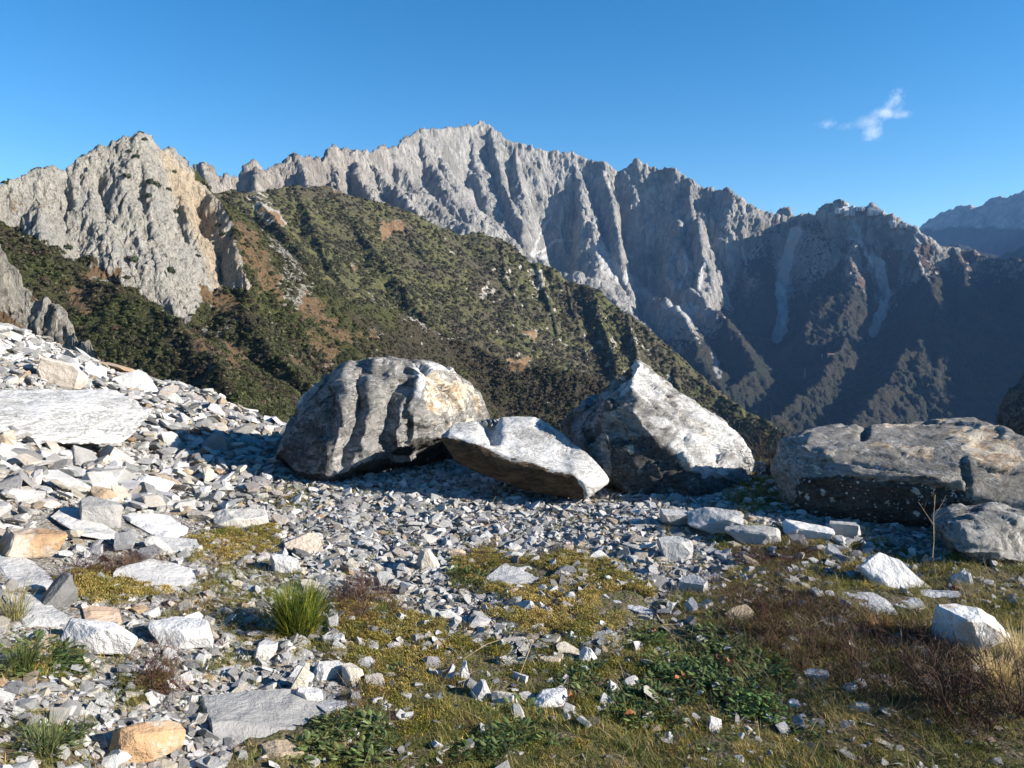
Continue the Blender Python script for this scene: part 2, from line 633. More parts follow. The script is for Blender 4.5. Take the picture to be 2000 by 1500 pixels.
CR = dict(s1=3.2, s2=2.3, w=160, jag=6, jl=55, flute=1.0, fl=46)
SPU = dict(s1=1.9, s2=1.1, w=70, jag=10, jl=60, flute=0.9, fl=34, ml=1.9, mr=0.78)
LOW = dict(s1=1.15, s2=0.8, w=60, jag=9, jl=45, flute=0.7, fl=36, ml=1.5, mr=0.9)
main_ridges = [
    S([(640, 301, 2120), (651, 287, 2130), (679, 291, 2150), (700, 294, 2180), (711, 303, 2230), (744, 288, 2330), (776, 290, 2450), (790, 274, 2560), (814, 257, 2680), (835, 251, 2750),
       (874, 251, 2850), (916, 246, 2950), (937, 237, 3000), (951, 244, 3000), (986, 272, 3000), (1007, 282, 3000), (1021, 282, 3000), (1056, 294, 3020), (1098, 298, 3040),
       (1119, 296, 3050), (1136, 306, 3050), (1147, 315, 3050), (1182, 320, 3030), (1206, 344, 3050), (1224, 326, 3050), (1241, 313, 3050), (1266, 322, 3050), (1290, 329, 3050), (1318, 329, 3020),
       (1345, 348, 3000), (1366, 362, 3000), (1394, 374, 3000), (1408, 372, 2980), (1422, 368, 2950), (1436, 383, 2950), (1450, 391, 2950), (1478, 408, 2950), (1510, 419, 2980)], **{**CR, 'jag': 5}),
    S([(1510, 419, 2980), (1562, 422, 3000), (1594, 419, 2950), (1602, 402, 2920), (1610, 396, 2900), (1632, 392, 2880)], **{**CR, 'jag': 6}),
    S([(1632, 392, 2880), (1650, 396, 2870), (1657, 405, 2860), (1681, 405, 2850), (1702, 398, 2850), (1712, 404, 2840), (1720, 412, 2840), (1734, 426, 2830)], **{**CR, 'jag': 5}),
    S([(1734, 427, 2830), (1738, 424, 2830), (1744, 417, 2830), (1750, 424, 2830), (1762, 435, 2830), (1786, 445, 2800), (1796, 458, 2800), (1810, 470, 2810), (1818, 476, 2820)], **{**CR, 'jag': 4}),
    S([(1818, 476, 2820), (1860, 482, 2850), (1895, 491, 2850), (1940, 505, 2800), (2000, 512, 2700), (2120, 500, 2600), (2300, 470, 2500)], **{**LOW, 's1': 0.9, 's2': 0.75}),
    S([(1512, 424, 3300), (1524, 408, 3300), (1541, 408, 3300), (1553, 420, 3300), (1575, 440, 3300)], **{**CR, 'jag': 5, 'flute': .5}),
    # jagged western comb, nearer
    S([(250, 350, 1750), (330, 345, 1760), (383, 330, 1780), (395, 325, 1780), (410, 333, 1790), (430, 342, 1800), (465, 344, 1820), (485, 332, 1830), (504, 323, 1840), (525, 329, 1850), (545, 327, 1870), (560, 323, 1880), (566, 308, 1890), (574, 301, 1900),
       (605, 308, 1950), (622, 310, 1990), (640, 302, 2050), (651, 287, 2100), (679, 291, 2150)], s1=2.1, s2=1.3, w=120, jag=15, jl=30, flute=1.5, fl=26),
    S([(395, 326, 1780), (400, 360, 1730), (410, 400, 1680)], **{**SPU, 'jag': 16, 'jl': 25}),
    S([(504, 323, 1840), (500, 350, 1790), (495, 400, 1730)], **{**SPU, 'jag': 16, 'jl': 25}),
    S([(574, 301, 1900), (590, 330, 1850), (600, 360, 1810), (606, 400, 1750)], **{**SPU, 'jag': 18, 'jl': 25}),
    S([(651, 287, 2100), (645, 320, 2040), (655, 350, 1980), (665, 400, 1900)], **{**SPU, 'jag': 18, 'jl': 25}),
    S([(693, 293, 2160), (690, 330, 2090), (715, 365, 2010), (735, 400, 1950), (745, 430, 1900)], **{**SPU, 'jag': 22, 'jl': 30}),
    S([(711, 303, 2230), (745, 350, 2140), (790, 385, 2060), (815, 415, 1990), (840, 450, 1930)], **{**SPU, 'jag': 18, 'jl': 30}),
    S([(760, 290, 2400), (800, 350, 2330), (850, 400, 2260), (900, 440, 2180), (950, 470, 2100)], s1=1.1, s2=.85, w=60, jag=9, jl=50, flute=.8, fl=36),
    # spurs of the high peak
    S([(822, 256, 2700), (828, 300, 2640), (845, 340, 2590), (872, 380, 2530), (900, 425, 2450), (930, 460, 2370)], **SPU),
    S([(937, 237, 3000), (922, 285, 2920), (908, 325, 2850), (896, 352, 2790), (905, 400, 2690), (935, 440, 2600), (970, 475, 2500)], **{**SPU, 's1': 2.6}),
    S([(960, 250, 3000), (965, 300, 2900), (978, 350, 2800), (1000, 400, 2700), (1022, 440, 2610), (1018, 470, 2540)], **{**SPU, 's1': 2.3}),
    S([(1007, 282, 3000), (1010, 330, 2900), (1018, 370, 2820), (1036, 410, 2740), (1062, 440, 2660), (1052, 470, 2590)], **SPU),
    # great buttress of the second top
    S([(1119, 296, 3050), (1133, 350, 2950), (1138, 395, 2860), (1128, 430, 2790), (1122, 470, 2700), (1130, 510, 2610), (1165, 560, 2480), (1200, 590, 2400)], **{**SPU, 's1': 3.0, 's2': 1.3, 'w': 110}),
    S([(1170, 322, 3030), (1195, 380, 2930), (1205, 440, 2820), (1215, 490, 2720), (1240, 530, 2620), (1280, 570, 2520), (1318, 600, 2440), (1345, 640, 2330)], **{**SPU, 's1': 1.7}),
    S([(1075, 480, 2620), (1100, 510, 2560), (1150, 545, 2500)], **{**LOW, 's1': .8}),
    S([(1241, 313, 3050), (1256, 345, 2990), (1269, 392, 2900)], **{**SPU, 's1': 2.4}),
    S([(1318, 329, 3020), (1304, 370, 2940), (1298, 420, 2850), (1301, 470, 2760), (1318, 520, 2660), (1335, 565, 2570), (1345, 600, 2500)], **{**SPU, 's1': 2.9, 's2': 1.3, 'w': 110}),
    S([(1345, 348, 3000), (1352, 400, 2900), (1368, 450, 2800), (1372, 500, 2710), (1362, 545, 2620)], **{**SPU, 's1': 2.0}),
    S([(1394, 374, 3000), (1390, 420, 2900), (1400, 460, 2820)], **SPU),
    S([(1422, 368, 2950), (1440, 410, 2880), (1462, 440, 2810), (1470, 462, 2770)], **{**SPU, 's1': 2.2}),
    S([(1450, 391, 2950), (1470, 425, 2900), (1482, 462, 2840)], **SPU),
    S([(1482, 462, 2840), (1458, 478, 2800), (1452, 505, 2740), (1462, 530, 2680), (1485, 560, 2600), (1482, 590, 2540), (1470, 620, 2470)], s1=1.5, s2=0.9, w=60, jag=8, jl=40, flute=.7, fl=35),
    # quarry tower and its spurs
    S([(1655, 403, 2860), (1658, 440, 2800), (1660, 480, 2730), (1655, 510, 2680), (1668, 540, 2620), (1682, 560, 2560), (1690, 590, 2490), (1700, 630, 2400), (1690, 660, 2330)], **{**SPU, 's1': 2.6, 's2': 1.1, 'w': 100}),
    S([(1700, 420, 2830), (1700, 470, 2740), (1712, 510, 2650)], **{**SPU, 's1': 1.8}),
    S([(1612, 396, 2890), (1600, 440, 2810), (1585, 480, 2750), (1575, 520, 2700)], **{**SPU, 's1': 1.6}),
    S([(1655, 510, 2680), (1620, 520, 2600), (1605, 540, 2560), (1590, 565, 2500), (1588, 590, 2450), (1570, 640, 2360)], **LOW),
    S([(1762, 440, 2820), (1742, 480, 2730), (1738, 500, 2680)], **{**SPU, 's1': 1.8}),
    S([(1786, 446, 2800), (1786, 485, 2740), (1800, 525, 2640), (1818, 555, 2560), (1832, 600, 2450), (1840, 650, 2330), (1845, 690, 2230), (1825, 740, 2120)], **{**LOW, 's1': 1.4}),
    S([(1860, 482, 2850), (1880, 530, 2700), (1890, 570, 2560), (1875, 610, 2450), (1868, 640, 2380)], **LOW),
    S([(1770, 545, 2560), (1780, 580, 2470), (1800, 650, 2300), (1790, 720, 2130)], **LOW),
    # low spurs that run out into the valley
    S([(1345, 565, 2570), (1375, 590, 2470), (1405, 614, 2380), (1440, 652, 2260), (1462, 690, 2160), (1478, 719, 2080), (1440, 745, 2000), (1405, 780, 1930)], s1=1.4, s2=.85, w=60, jag=9, jl=45, flute=.7, fl=35),
    S([(1330, 610, 2380), (1350, 650, 2230), (1372, 700, 2080), (1392, 740, 1980), (1440, 800, 1850)], s1=1.2, s2=.8, w=60, jag=9, jl=45, flute=.7, fl=35),
    S([(1200, 590, 2400), (1260, 650, 2150), (1330, 720, 1950), (1400, 790, 1780)], s1=1.0, s2=.75, w=60, jag=8, jl=45, flute=.6, fl=35),
    S([(1690, 640, 2360), (1650, 665, 2260), (1634, 690, 2180), (1622, 720, 2100), (1597, 750, 2020), (1560, 780, 1930), (1520, 815, 1840), (1480, 850, 1760)], s1=1.1, s2=.85, w=50, jag=10, jl=40, flute=.6, fl=35),
    S([(1790, 690, 2220), (1765, 690, 2180), (1745, 720, 2100), (1728, 755, 2010), (1700, 790, 1930), (1670, 830, 1840)], s1=1.1, s2=.85, w=50, jag=10, jl=40, flute=.6, fl=35),
]


def mnoise(X, Y, H, T, D, F, FL):
    env = 1 - np.exp(-D / 22.0)
    wob = 60 * fbm2(X / 150, Y / 150, 3, 5)
    mod = .15 + 1.5 * sstep(-.2, .4, fbm2(X / 200, Y / 200, 3, 9))
    fl = ridged2((T + wob + D * .25) / (FL * 3.6), D / (FL * 12) + 5, 3, 21, 0.6)
    fine = ridged2((T + wob + D * .25) / (FL * 0.55), D / (FL * 3.0), 3, 41, 0.6)
    br = ridged2(X / 60, Y / 60, 5, 61, 0.6)
    return F * env * (22 * (fl - 0.45) + 12 * mod * (fine - 0.4)) + (4 + 13 * env) * (br - 0.45) * (0.3 + 0.7 * F)


main_cuts = [([(896, 2925), (893, 2760)], 42, 110), ([(1075, 2975), (1090, 2850), (1100, 2640)], 85, 230), ([(1226, 3010), (1238, 2900)], 42, 150), ([(1250, 2930), (1262, 2800), (1275, 2620)], 78, 230),
             ([(1303, 2985), (1290, 2880)], 38, 140), ([(1385, 2900), (1392, 2800)], 22, 60), ([(1425, 2890), (1440, 2760), (1445, 2560)], 62, 190), ([(1500, 2900), (1525, 2760), (1530, 2500)], 80, 150), ([(1590, 2870), (1605, 2760), (1600, 2600)], 70, 190),
             ([(1720, 2740), (1740, 2600), (1735, 2380)], 62, 150), ([(548, 1850), (552, 1760)], 24, 75), ([(628, 2010), (622, 1890)], 24, 85), ([(448, 1805), (445, 1730)], 22, 60), ([(678, 2120), (690, 2020), (705, 1960)], 20, 70), ([(760, 2220), (790, 2120)], 16, 45),
             ([(990, 2900), (1000, 2780)], 20, 60), ([(855, 2700), (875, 2600)], 18, 50), ([(1165, 2960), (1172, 2860)], 14, 45), ([(1352, 2930), (1350, 2840)], 14, 45), ([(930, 2760), (950, 2620)], 16, 50)]
keep_ = []
for k_ in (0, 1, 2, 3, 6):
    q_ = Ridge.__new__(Ridge)
    q_.__dict__.update(main_ridges[k_].__dict__)
    q_.s1, q_.s2, q_.w = 3.6, 3.0, 60
    keep_.append(q_)
MAIN = massif('mountain_ridge', main_ridges, -430.0, 180, 2260, 1120, 1250, 3600, 520, mnoise, seed=4, warp=(16, 130), cuts=main_cuts, keep=keep_, ck=.86)
roughen(MAIN, 75, 24, 5, 11, (1, 1, .45))
roughen(MAIN, 22, 7, 3, 15, (1, 1, .6))
nrm = slope_of(MAIN)
px, py, V = MAIN['px'], MAIN['py'], MAIN['V']
nz = nrm[..., 2]
n_lo = fbm2(V[..., 0] / 160, V[..., 1] / 160, 5, 71)
# rock high up, woods and winter scrub low down and on gentler ground
lim = np.interp(px, [180, 700, 760, 1000, 1300, 1420, 1500, 1600, 1750, 1800, 2260], [420, 420, 470, 520, 640, 560, 520, 545, 560, 470, 460])
veg = sstep(-40, 120, py - lim + 90 * n_lo) * 0.75 + 0.55 * (sstep(0.42, 0.72, nz) - 0.5) * sstep(-80, 40, py - lim + 60)
veg += 0.25 * sstep(0.5, 0.75, nz) * (px < 1000) * sstep(300, 360, py)
brown = polymask(px, py, [(1640, 470), (1800, 470), (1860, 480), (2100, 500), (2100, 760), (1860, 640), (1760, 640), (1600, 640), (1590, 540), (1650, 510)], 14, 30, 9)
brown = np.maximum(brown, polymask(px, py, [(1470, 425), (1600, 425), (1560, 460), (1490, 470)], 8, 15, 4) * .8)
brown = np.maximum(brown, polymask(px, py, [(1480, 500), (1520, 540), (1500, 640), (1420, 640), (1440, 520)], 8, 20, 4) * .8)
brown = np.maximum(brown, polymask(px, py, [(700, 300), (800, 300), (900, 400), (960, 480), (800, 440)], 12, 30, 6) * .38)
brown = np.maximum(brown, polymask(px, py, [(1200, 560), (1330, 620), (1500, 860), (1300, 860), (1080, 560)], 12, 30, 6) * .55)
brown *= 0.55 + 0.6 * fbm2(V[..., 0] / 40, V[..., 1] / 40, 4, 73)
pale = np.zeros_like(px)
chutes = [([(1556, 452), (1546, 475), (1540, 500), (1532, 530), (1525, 570), (1530, 610), (1527, 640), (1518, 660)], 12),
          ([(1715, 512), (1722, 540), (1730, 575), (1726, 600), (1712, 630), (1706, 650)], 10),
          ([(1664, 420), (1680, 470), (1695, 500), (1706, 515)], 9), ([(1130, 470), (1085, 470), (1060, 490), (1040, 500)], 6),
          ([(1075, 425), (1060, 445), (1050, 470), (1040, 495)], 6), ([(1330, 560), (1342, 520), (1338, 500)], 5), ([(1365, 570), (1370, 530), (1376, 510)], 6),
          ([(1395, 690), (1400, 720), (1405, 735)], 11), ([(1310, 600), (1330, 606), (1362, 600)], 8), ([(1785, 492), (1800, 520), (1815, 548)], 4),
          ([(1452, 478), (1455, 500), (1460, 520)], 3), ([(1440, 652), (1480, 662), (1520, 664)], 1.6)]
for pts_, w_ in chutes:
    pale = np.maximum(pale, linemask(px, py, pts_, w_, 7, 8) * (1.15 if pts_[0][0] in (1556, 1715) else .62))
for poly_ in ([(1020, 490), (1075, 492), (1074, 515), (1040, 512)], [(1640, 392), (1700, 396), (1722, 410), (1700, 425), (1650, 418)], [(1736, 424), (1765, 430), (1764, 440), (1738, 440)],
              [(1140, 480), (1190, 470), (1200, 500), (1290, 585), (1360, 590), (1350, 640), (1300, 610), (1180, 540)], [(1520, 505), (1545, 505), (1548, 560), (1538, 620), (1515, 590)]):
    pale = np.maximum(pale, polymask(px, py, poly_, 10, 18, 12) * 0.55)
pale = pale + 0.30 * sstep(0.1, 0.5, fbm2(V[..., 0] / 30, V[..., 1] / 30, 4, 79)) * (px < 760) * (px > 300)
veg = veg * (1 - pale)
veg = veg + .9 * sstep(40, 200, py - lim)
veg = veg + .55 * polymask(px, py, [(1480, 440), (1600, 430), (1650, 470), (1655, 560), (1700, 560), (1740, 520), (1790, 560), (1830, 700), (1400, 720), (1420, 560)], 14, 30, 21) * (1 - pale)  # darkens the shaded bay round the chutes: shade painted through the vegetation mask
mask = np.stack([np.clip(veg, 0, 1.6), np.clip(pale, 0, 1.2), np.clip(brown, 0, 1), np.clip(sstep(900, 600, px) * .3 + 0.04, 0, 1)], -1)
M_MAIN = rock_veg_material('far_rock', (0.205, 0.20, 0.187), (0.39, 0.38, 0.355), (0.195, 0.185, 0.165), (0.60, 0.595, 0.58),
                           (0.018, 0.026, 0.016), (0.036, 0.038, 0.024), (0.135, 0.085, 0.060), (0.085, 0.058, 0.045), 0.013, 22.0, (1, 1, 0.28))
massif_obj(MAIN, M_MAIN, mask)

# ================================================================== far range in the east
far_ridges = [
    S([(1700, 480, 7600), (1750, 468, 7500), (1795, 446, 7400), (1818, 426, 7300), (1867, 401, 7200), (1902, 401, 7200), (1915, 403, 7200), (1930, 391, 7150), (1947, 383, 7150), (1965, 386, 7100), (2000, 374, 7000), (2060, 360, 6900), (2300, 380, 6500)],
      s1=1.6, s2=.8, w=200, jag=22, jl=160, flute=2.0, fl=160),
    S([(1690, 500, 5200), (1760, 490, 5200), (1830, 480, 5200), (1874, 475, 5100), (1912, 490, 5000), (1960, 500, 4900), (2000, 482, 4800), (2100, 470, 4700), (2300, 490, 4500)], s1=.6, s2=.5, w=200, jag=12, jl=160, flute=.6, fl=120),
]


def fnoise(X, Y, H, T, D, F, FL):
    env = 1 - np.exp(-D / 60.0)
    return F * env * 28 * (ridged2(T / FL, D / (FL * 4), 4, 121, 0.55) - .45) + 18 * (ridged2(X / 150, Y / 150, 4, 161) - .45)


FAR = massif('distant_range', far_ridges, -430.0, 1640, 2260, 300, 3700, 8200, 200, fnoise, seed=40, warp=(30, 500))
slope_of(FAR)
px, py, V = FAR['px'], FAR['py'], FAR['V']
fr = sstep(6000, 6600, np.hypot(V[..., 0], V[..., 1]))
cliff = np.clip(fr * sstep(455, 430, py + 14 * fbm2(V[..., 0] / 200, V[..., 1] / 200, 3, 5)), 0, 1)
mask = np.stack([np.clip(0.75 - cliff, 0, 1), cliff * .35, (1 - cliff) * .7, np.full_like(px, .2)], -1)
massif_obj(FAR, M_MAIN, mask)

# ================================================================== high unseen shoulder east of the frame, shaped so its shade fills the lower valley
cast = [Ridge.__new__(Ridge)]
cast[0].P = np.array([(1350, 600, -150), (1700, 1200, -10), (1900, 1540, 120), (1930, 1720, 190), (2070, 1820, 300), (2380, 2230, 540), (2900, 2800, 700), (3700, 3200, 600)], float)
cast[0].ml = cast[0].mr = 1.0
cast[0].s1, cast[0].s2, cast[0].w, cast[0].jag, cast[0].jl, cast[0].flute, cast[0].fl = 1.0, .8, 150, 16, 120, 1.0, 90
gx, gy = np.meshgrid(np.linspace(1000, 4600, 200), np.linspace(-300, 3500, 180))
Hc, Tc, Dc, Fc, FLc = field(cast, gx + 25 * fbm2(gx / 200, gy / 200, 4, 3), gy, -430.0, True, 77)
Hc = Hc + 30 * (1 - np.exp(-Dc / 60)) * (ridged2(Tc / 90, Dc / 400, 4, 7) - .45)
# it stays clear of the view: the part inside the frame sinks below the valley floor
azp = proj(np.stack([gx, gy, Hc], -1).reshape(-1, 3))[0].reshape(gx.shape)
sink = sstep(2150, 2330, azp)
Hc = -440 + (Hc + 440) * sink
me = mesh_np('shading_shoulder', np.stack([gx, gy, Hc], -1).reshape(-1, 3), grid_faces(180, 200), True, M_MAIN)
mk = np.zeros((gx.size, 4)); mk[:, 0] = .7; mk[:, 2] = .5
set_mask(me, 'mask', mk)
tag(link(bpy.data.objects.new('shading_shoulder', me)), kind='structure')

# ================================================================== green ridge (about 900 m)
GR = dict(s1=.85, s2=.72, w=60, jag=2.5, jl=22, flute=.5, fl=30)
RK = dict(s1=1.1, s2=.8, w=35, jag=5, jl=18, flute=.8, fl=16)
green_ridges = [
    S([(250, 430, 660), (340, 400, 690), (406, 383, 720), (430, 374, 730), (451, 372, 740), (470, 378, 752), (490, 377, 760), (515, 374, 780), (539, 369, 800), (574, 362, 820), (610, 366, 840), (647, 364, 860), (665, 376, 865), (695, 386, 880), (755, 400, 900), (818, 421, 920),
       (853, 439, 930), (902, 460, 940), (937, 456, 950)], **{**GR, 'flute': .3}),
    S([(937, 456, 950), (965, 463, 955), (979, 470, 955), (1000, 481, 955), (1021, 509, 950), (1049, 516, 940), (1077, 522, 935), (1105, 551, 925), (1140, 558, 920), (1164, 568, 910), (1182, 593, 900), (1205, 600, 895), (1227, 614, 890), (1262, 642, 880), (1280, 673, 870),
       (1315, 698, 860), (1350, 731, 850), (1390, 762, 840), (1430, 786, 830), (1480, 815, 815), (1535, 843, 800), (1650, 915, 770), (1800, 1000, 740)], **{**RK, 'jag': 3, 's1': 1.0}),
    S([(647, 364, 860), (672, 400, 830), (700, 440, 795), (735, 490, 750), (775, 545, 710), (815, 600, 670), (845, 645, 640)], **GR),
    S([(574, 362, 820), (590, 400, 785), (610, 440, 740), (640, 500, 690), (690, 570, 630)], **GR),
    S([(490, 377, 760), (530, 420, 700), (570, 470, 640), (610, 530, 590)], **{**RK, 's1': 1.0, 'jag': 3}),
    S([(755, 400, 900), (785, 440, 870), (830, 500, 820), (880, 570, 770), (920, 640, 720), (950, 700, 680)], **GR),
    S([(853, 439, 930), (885, 480, 900), (925, 530, 860), (955, 580, 820), (985, 640, 770), (1010, 700, 720)], **{**RK, 's1': 1.1, 'jag': 5}),
    S([(979, 470, 955), (985, 520, 900), (1005, 580, 850), (1030, 640, 800), (1060, 700, 750), (1090, 760, 710)], **RK),
    S([(1049, 516, 940), (1056, 550, 900), (1075, 600, 860), (1090, 650, 820), (1115, 720, 770)], **{**RK, 's1': 1.15}),
    S([(1110, 552, 925), (1115, 600, 880), (1135, 660, 830), (1160, 730, 780)], **{**RK, 's1': 1.15}),
    S([(1164, 568, 910), (1165, 610, 870), (1185, 660, 830), (1205, 720, 790), (1230, 790, 750)], **{**RK, 's1': 1.15}),
    S([(1227, 614, 890), (1240, 670, 840), (1260, 730, 800), (1290, 790, 760)], **{**RK, 's1': 1.15}),
    S([(1315, 698, 860), (1330, 760, 810), (1370, 830, 760)], **GR),
]


def gnoise(X, Y, H, T, D, F, FL):
    env = 1 - np.exp(-D / 12.0)
    fl = ridged2(T / FL, D / (FL * 4), 3, 221, 0.55)
    br = ridged2(X / 24, Y / 24, 5, 261, 0.55)
    sm = fbm2(X / 3.2, Y / 3.2, 3, 281)
    return F * env * 6.5 * (fl - 0.45) + (0.8 + 3.2 * F * env) * (br - 0.45) + 0.9 * sm


GREEN = massif('green_ridge', green_ridges, -330.0, 200, 2100, 1050, 480, 1120, 430, gnoise, seed=50, warp=(7, 60))
roughen(GREEN, 30, 4.5, 4, 12, (1, 1, .7), sstep(850, 1000, GREEN['px']) * .9 + .15)
nrm = slope_of(GREEN)
px, py, V = GREEN['px'], GREEN['py'], GREEN['V']
nlo = fbm2(V[..., 0] / 45, V[..., 1] / 45, 5, 271)
nhi = fbm2(V[..., 0] / 9, V[..., 1] / 9, 4, 275)
rocky = polymask(px, py, [(900, 455), (1300, 650), (1330, 760), (1100, 740), (1000, 700), (930, 640), (900, 540), (880, 470)], 20, 40, 5)
veg = 1.0 - rocky * (0.40 * sstep(0.0, 0.4, nhi) + 0.45 * sstep(.66, .45, nrm[..., 2])) - 0.5 * sstep(0.50, 0.62, nhi + .2 * nlo)
veg -= 0.5 * polymask(px, py, [(470, 372), (520, 372), (545, 410), (560, 440), (530, 440), (490, 405)], 5, 12, 4)
for pl in ([(500, 405), (540, 420), (560, 445), (520, 430)], [(590, 380), (612, 395), (640, 430), (615, 420)], [(675, 535), (760, 590), (740, 600), (660, 560)],
           [(850, 445), (880, 475), (900, 500), (875, 495)], [(1010, 500), (1060, 530), (1070, 580), (1040, 570)], [(935, 545), (970, 550), (975, 580), (940, 590)], [(640, 362), (662, 364), (662, 376), (645, 374)]):
    veg -= 0.45 * polymask(px, py, pl, 12, 22, 14)
redp = np.zeros_like(px)
for pl in ([(750, 430), (795, 435), (800, 460), (765, 450), (745, 480), (740, 450)], [(710, 485), (730, 500), (735, 515), (715, 500)], [(680, 510), (698, 525), (690, 530)], [(655, 365), (670, 375), (650, 380)],
           [(985, 700), (1040, 695), (1035, 725), (990, 725)], [(1015, 640), (1050, 650), (1040, 680)], [(745, 480), (760, 500), (755, 505)], [(500, 395), (545, 420), (560, 445), (520, 430)]):
    redp = np.maximum(redp, polymask(px, py, pl, 6, 14, 24))
veg = veg - redp * .75
# bright heath and dull brown wood alternate down the slope
bright = np.clip(.5 + 1.2 * nlo + .5 * linemask(px, py, [(560, 440), (640, 520), (800, 610)], 40) + .4 * linemask(px, py, [(700, 480), (800, 580), (850, 640)], 22) + .5 * linemask(px, py, [(840, 450), (870, 500)], 22), 0, 1)
mask = np.stack([np.clip(veg, 0, 1), np.clip(.12 * rocky, 0, 1), np.clip(redp * .8 + .15 * sstep(.1, .4, nlo), 0, 1), bright], -1)


def slope_material(name, s, bumpd, rock_a=(0.20, 0.185, 0.16), rock_b=(0.31, 0.29, 0.255)):
    """mask: R vegetation, G pale rock, B dry grass, A bright heath against dull wood"""
    m = NT(name)
    co = m.coord('Object')
    mk = m.attr('mask')
    r, g, b = m.sep(mk.outputs['Color'])
    a = mk.outputs['Alpha']
    sc = m.mapping(co, (1, 1, 0.4))
    n2 = m.noise(sc, 0.16 * s, 8, 0.7, 0.5)
    n3 = m.noise(co, 0.9 * s, 4, 0.65)
    vo = m.voronoi(co, 0.42 * s)
    n1 = m.noise(co, 0.03 * s, 5, 0.6)
    rock = m.mix(m.ramp(n2, 0.36, 0.62), rock_a, rock_b)
    crack = m.ramp(m.noise(sc, 0.5 * s, 6, 0.75, 0.8), 0.55, 0.68)
    rock = m.mix(m.math('MULTIPLY', crack, 0.75), rock, (0.07, 0.06, 0.045))
    heath = m.mix(m.ramp(n3, 0.4, 0.6), (0.048, 0.050, 0.019), (0.090, 0.086, 0.034))
    wood = m.mix(m.ramp(n3, 0.4, 0.6), (0.040, 0.038, 0.020), (0.075, 0.064, 0.038))
    veg = m.mix(m.ramp(a, 0.25, 0.75), wood, heath)
    gr = m.mix(m.ramp(n3, 0.35, 0.65), (0.20, 0.125, 0.062), (0.13, 0.085, 0.050))
    bb = m.math('ADD', b, m.math('MULTIPLY', m.math('SUBTRACT', n2, 0.5), 1.2))
    c = m.mix(m.ramp(bb, 0.42, 0.58), rock, gr)
    rr = m.math('ADD', r, m.math('MULTIPLY', m.math('SUBTRACT', m.noise(co, 0.28 * s, 6, 0.7), 0.5), 1.7))
    vm = m.ramp(rr, 0.44, 0.54)
    c = m.mix(vm, c, veg)
    c = m.mix(m.ramp(m.math('ADD', g, m.math('MULTIPLY', m.math('SUBTRACT', n2, .5), .5)), .4, .6), c, (.33, .31, .28))
    h = m.math('ADD', m.math('MULTIPLY', n2, 2.0), m.math('MULTIPLY', m.math('MULTIPLY', vm, m.math('SUBTRACT', 1.0, vo)), 0.9))
    return m.base(c, m.bump(h, 1.0, bumpd), 0.95)


M_GREEN = slope_material('heath_slope', 0.45, 2.6)
massif_obj(GREEN, M_GREEN, mask)
GREEN['mask'] = mask

# ================================================================== crag and the slopes under it (150 to 480 m)
CL = dict(s1=1.5, s2=1.3, w=40, jag=.8, jl=8, flute=1.0, fl=8)
SH = dict(s1=.85, s2=.75, w=30, jag=.8, jl=10, flute=.25, fl=12)
left_ridges = [
    S([(-420, 420, 300), (-200, 400, 305), (0, 362, 320), (50, 342, 325), (80, 330, 328), (100, 323, 330), (112, 335, 330), (125, 327, 331), (140, 318, 332), (160, 305, 334), (175, 299, 335), (205, 284, 338), (241, 266, 340), (246, 262, 340), (262, 253, 340), (283, 262, 342), (292, 277, 343), (308, 294, 345),
       (320, 293, 348), (336, 293, 350), (348, 299, 351), (360, 306, 352), (370, 320, 354), (381, 332, 355), (388, 352, 357), (397, 368, 360), (406, 380, 364)], s1=1.75, s2=1.3, w=60, jag=1.5, jl=7, flute=1.0, fl=9),
    S([(381, 331, 355), (400, 366, 350), (430, 397, 340), (451, 425, 331), (457, 466, 322), (472, 508, 313), (483, 560, 303)], **{**CL, 's1': 1.8}),
    S([(336, 293, 350), (350, 360, 340), (380, 430, 330), (390, 500, 320), (400, 560, 308)], **CL),
    S([(259, 260, 340), (268, 350, 327), (282, 430, 315), (310, 520, 303), (345, 600, 290)], **CL),
    S([(180, 298, 335), (190, 370, 324), (215, 450, 312), (240, 530, 300)], **CL),
    S([(60, 340, 327), (75, 400, 316), (85, 460, 302)], **{**CL, 's1': 1.35, 's2': 1.25}),
    # scrub spur that falls to the right behind the scree
    S([(-200, 420, 300), (0, 445, 285), (87, 475, 278), (130, 512, 270), (175, 550, 260), (210, 553, 254), (245, 564, 248), (297, 596, 238), (353, 631, 226), (402, 684, 210), (434, 726, 196), (470, 790, 178), (520, 860, 155), (600, 960, 130)], **{**SH, 's1': .75, 's2': .62}),
    S([(371, 622, 285), (395, 640, 280), (420, 655, 272), (450, 700, 255), (480, 745, 235), (510, 800, 210), (560, 880, 180)], **SH),
    S([(430, 560, 310), (470, 590, 300), (500, 640, 285), (540, 690, 268), (590, 740, 250), (640, 800, 230)], **SH),
    S([(560, 600, 360), (590, 650, 330), (620, 700, 305), (650, 750, 285)], **SH),
    # brown ridge running out to the right
    S([(406, 380, 364), (455, 407, 372), (480, 425, 378), (507, 446, 385), (546, 477, 395), (574, 516, 400), (595, 537, 405), (647, 579, 420), (700, 602, 440), (720, 589, 460), (760, 603, 470), (807, 621, 480), (846, 645, 485), (890, 663, 483), (930, 677, 480),
       (985, 706, 470), (1060, 718, 465), (1140, 731, 460), (1180, 746, 455), (1230, 790, 440), (1300, 860, 420), (1500, 1000, 390), (1900, 1300, 330)], **{**SH, 's1': .95, 'jag': 2.0, 'jl': 12, 'flute': .6}),
    S([(546, 477, 395), (555, 520, 370), (570, 570, 345), (575, 600, 335)], **{**SH, 's1': 1.1, 'jag': 2, 'flute': .8}),
    S([(720, 589, 460), (735, 630, 435), (760, 680, 405), (800, 760, 370)], **{**SH, 's1': .8, 's2': .7}),
]


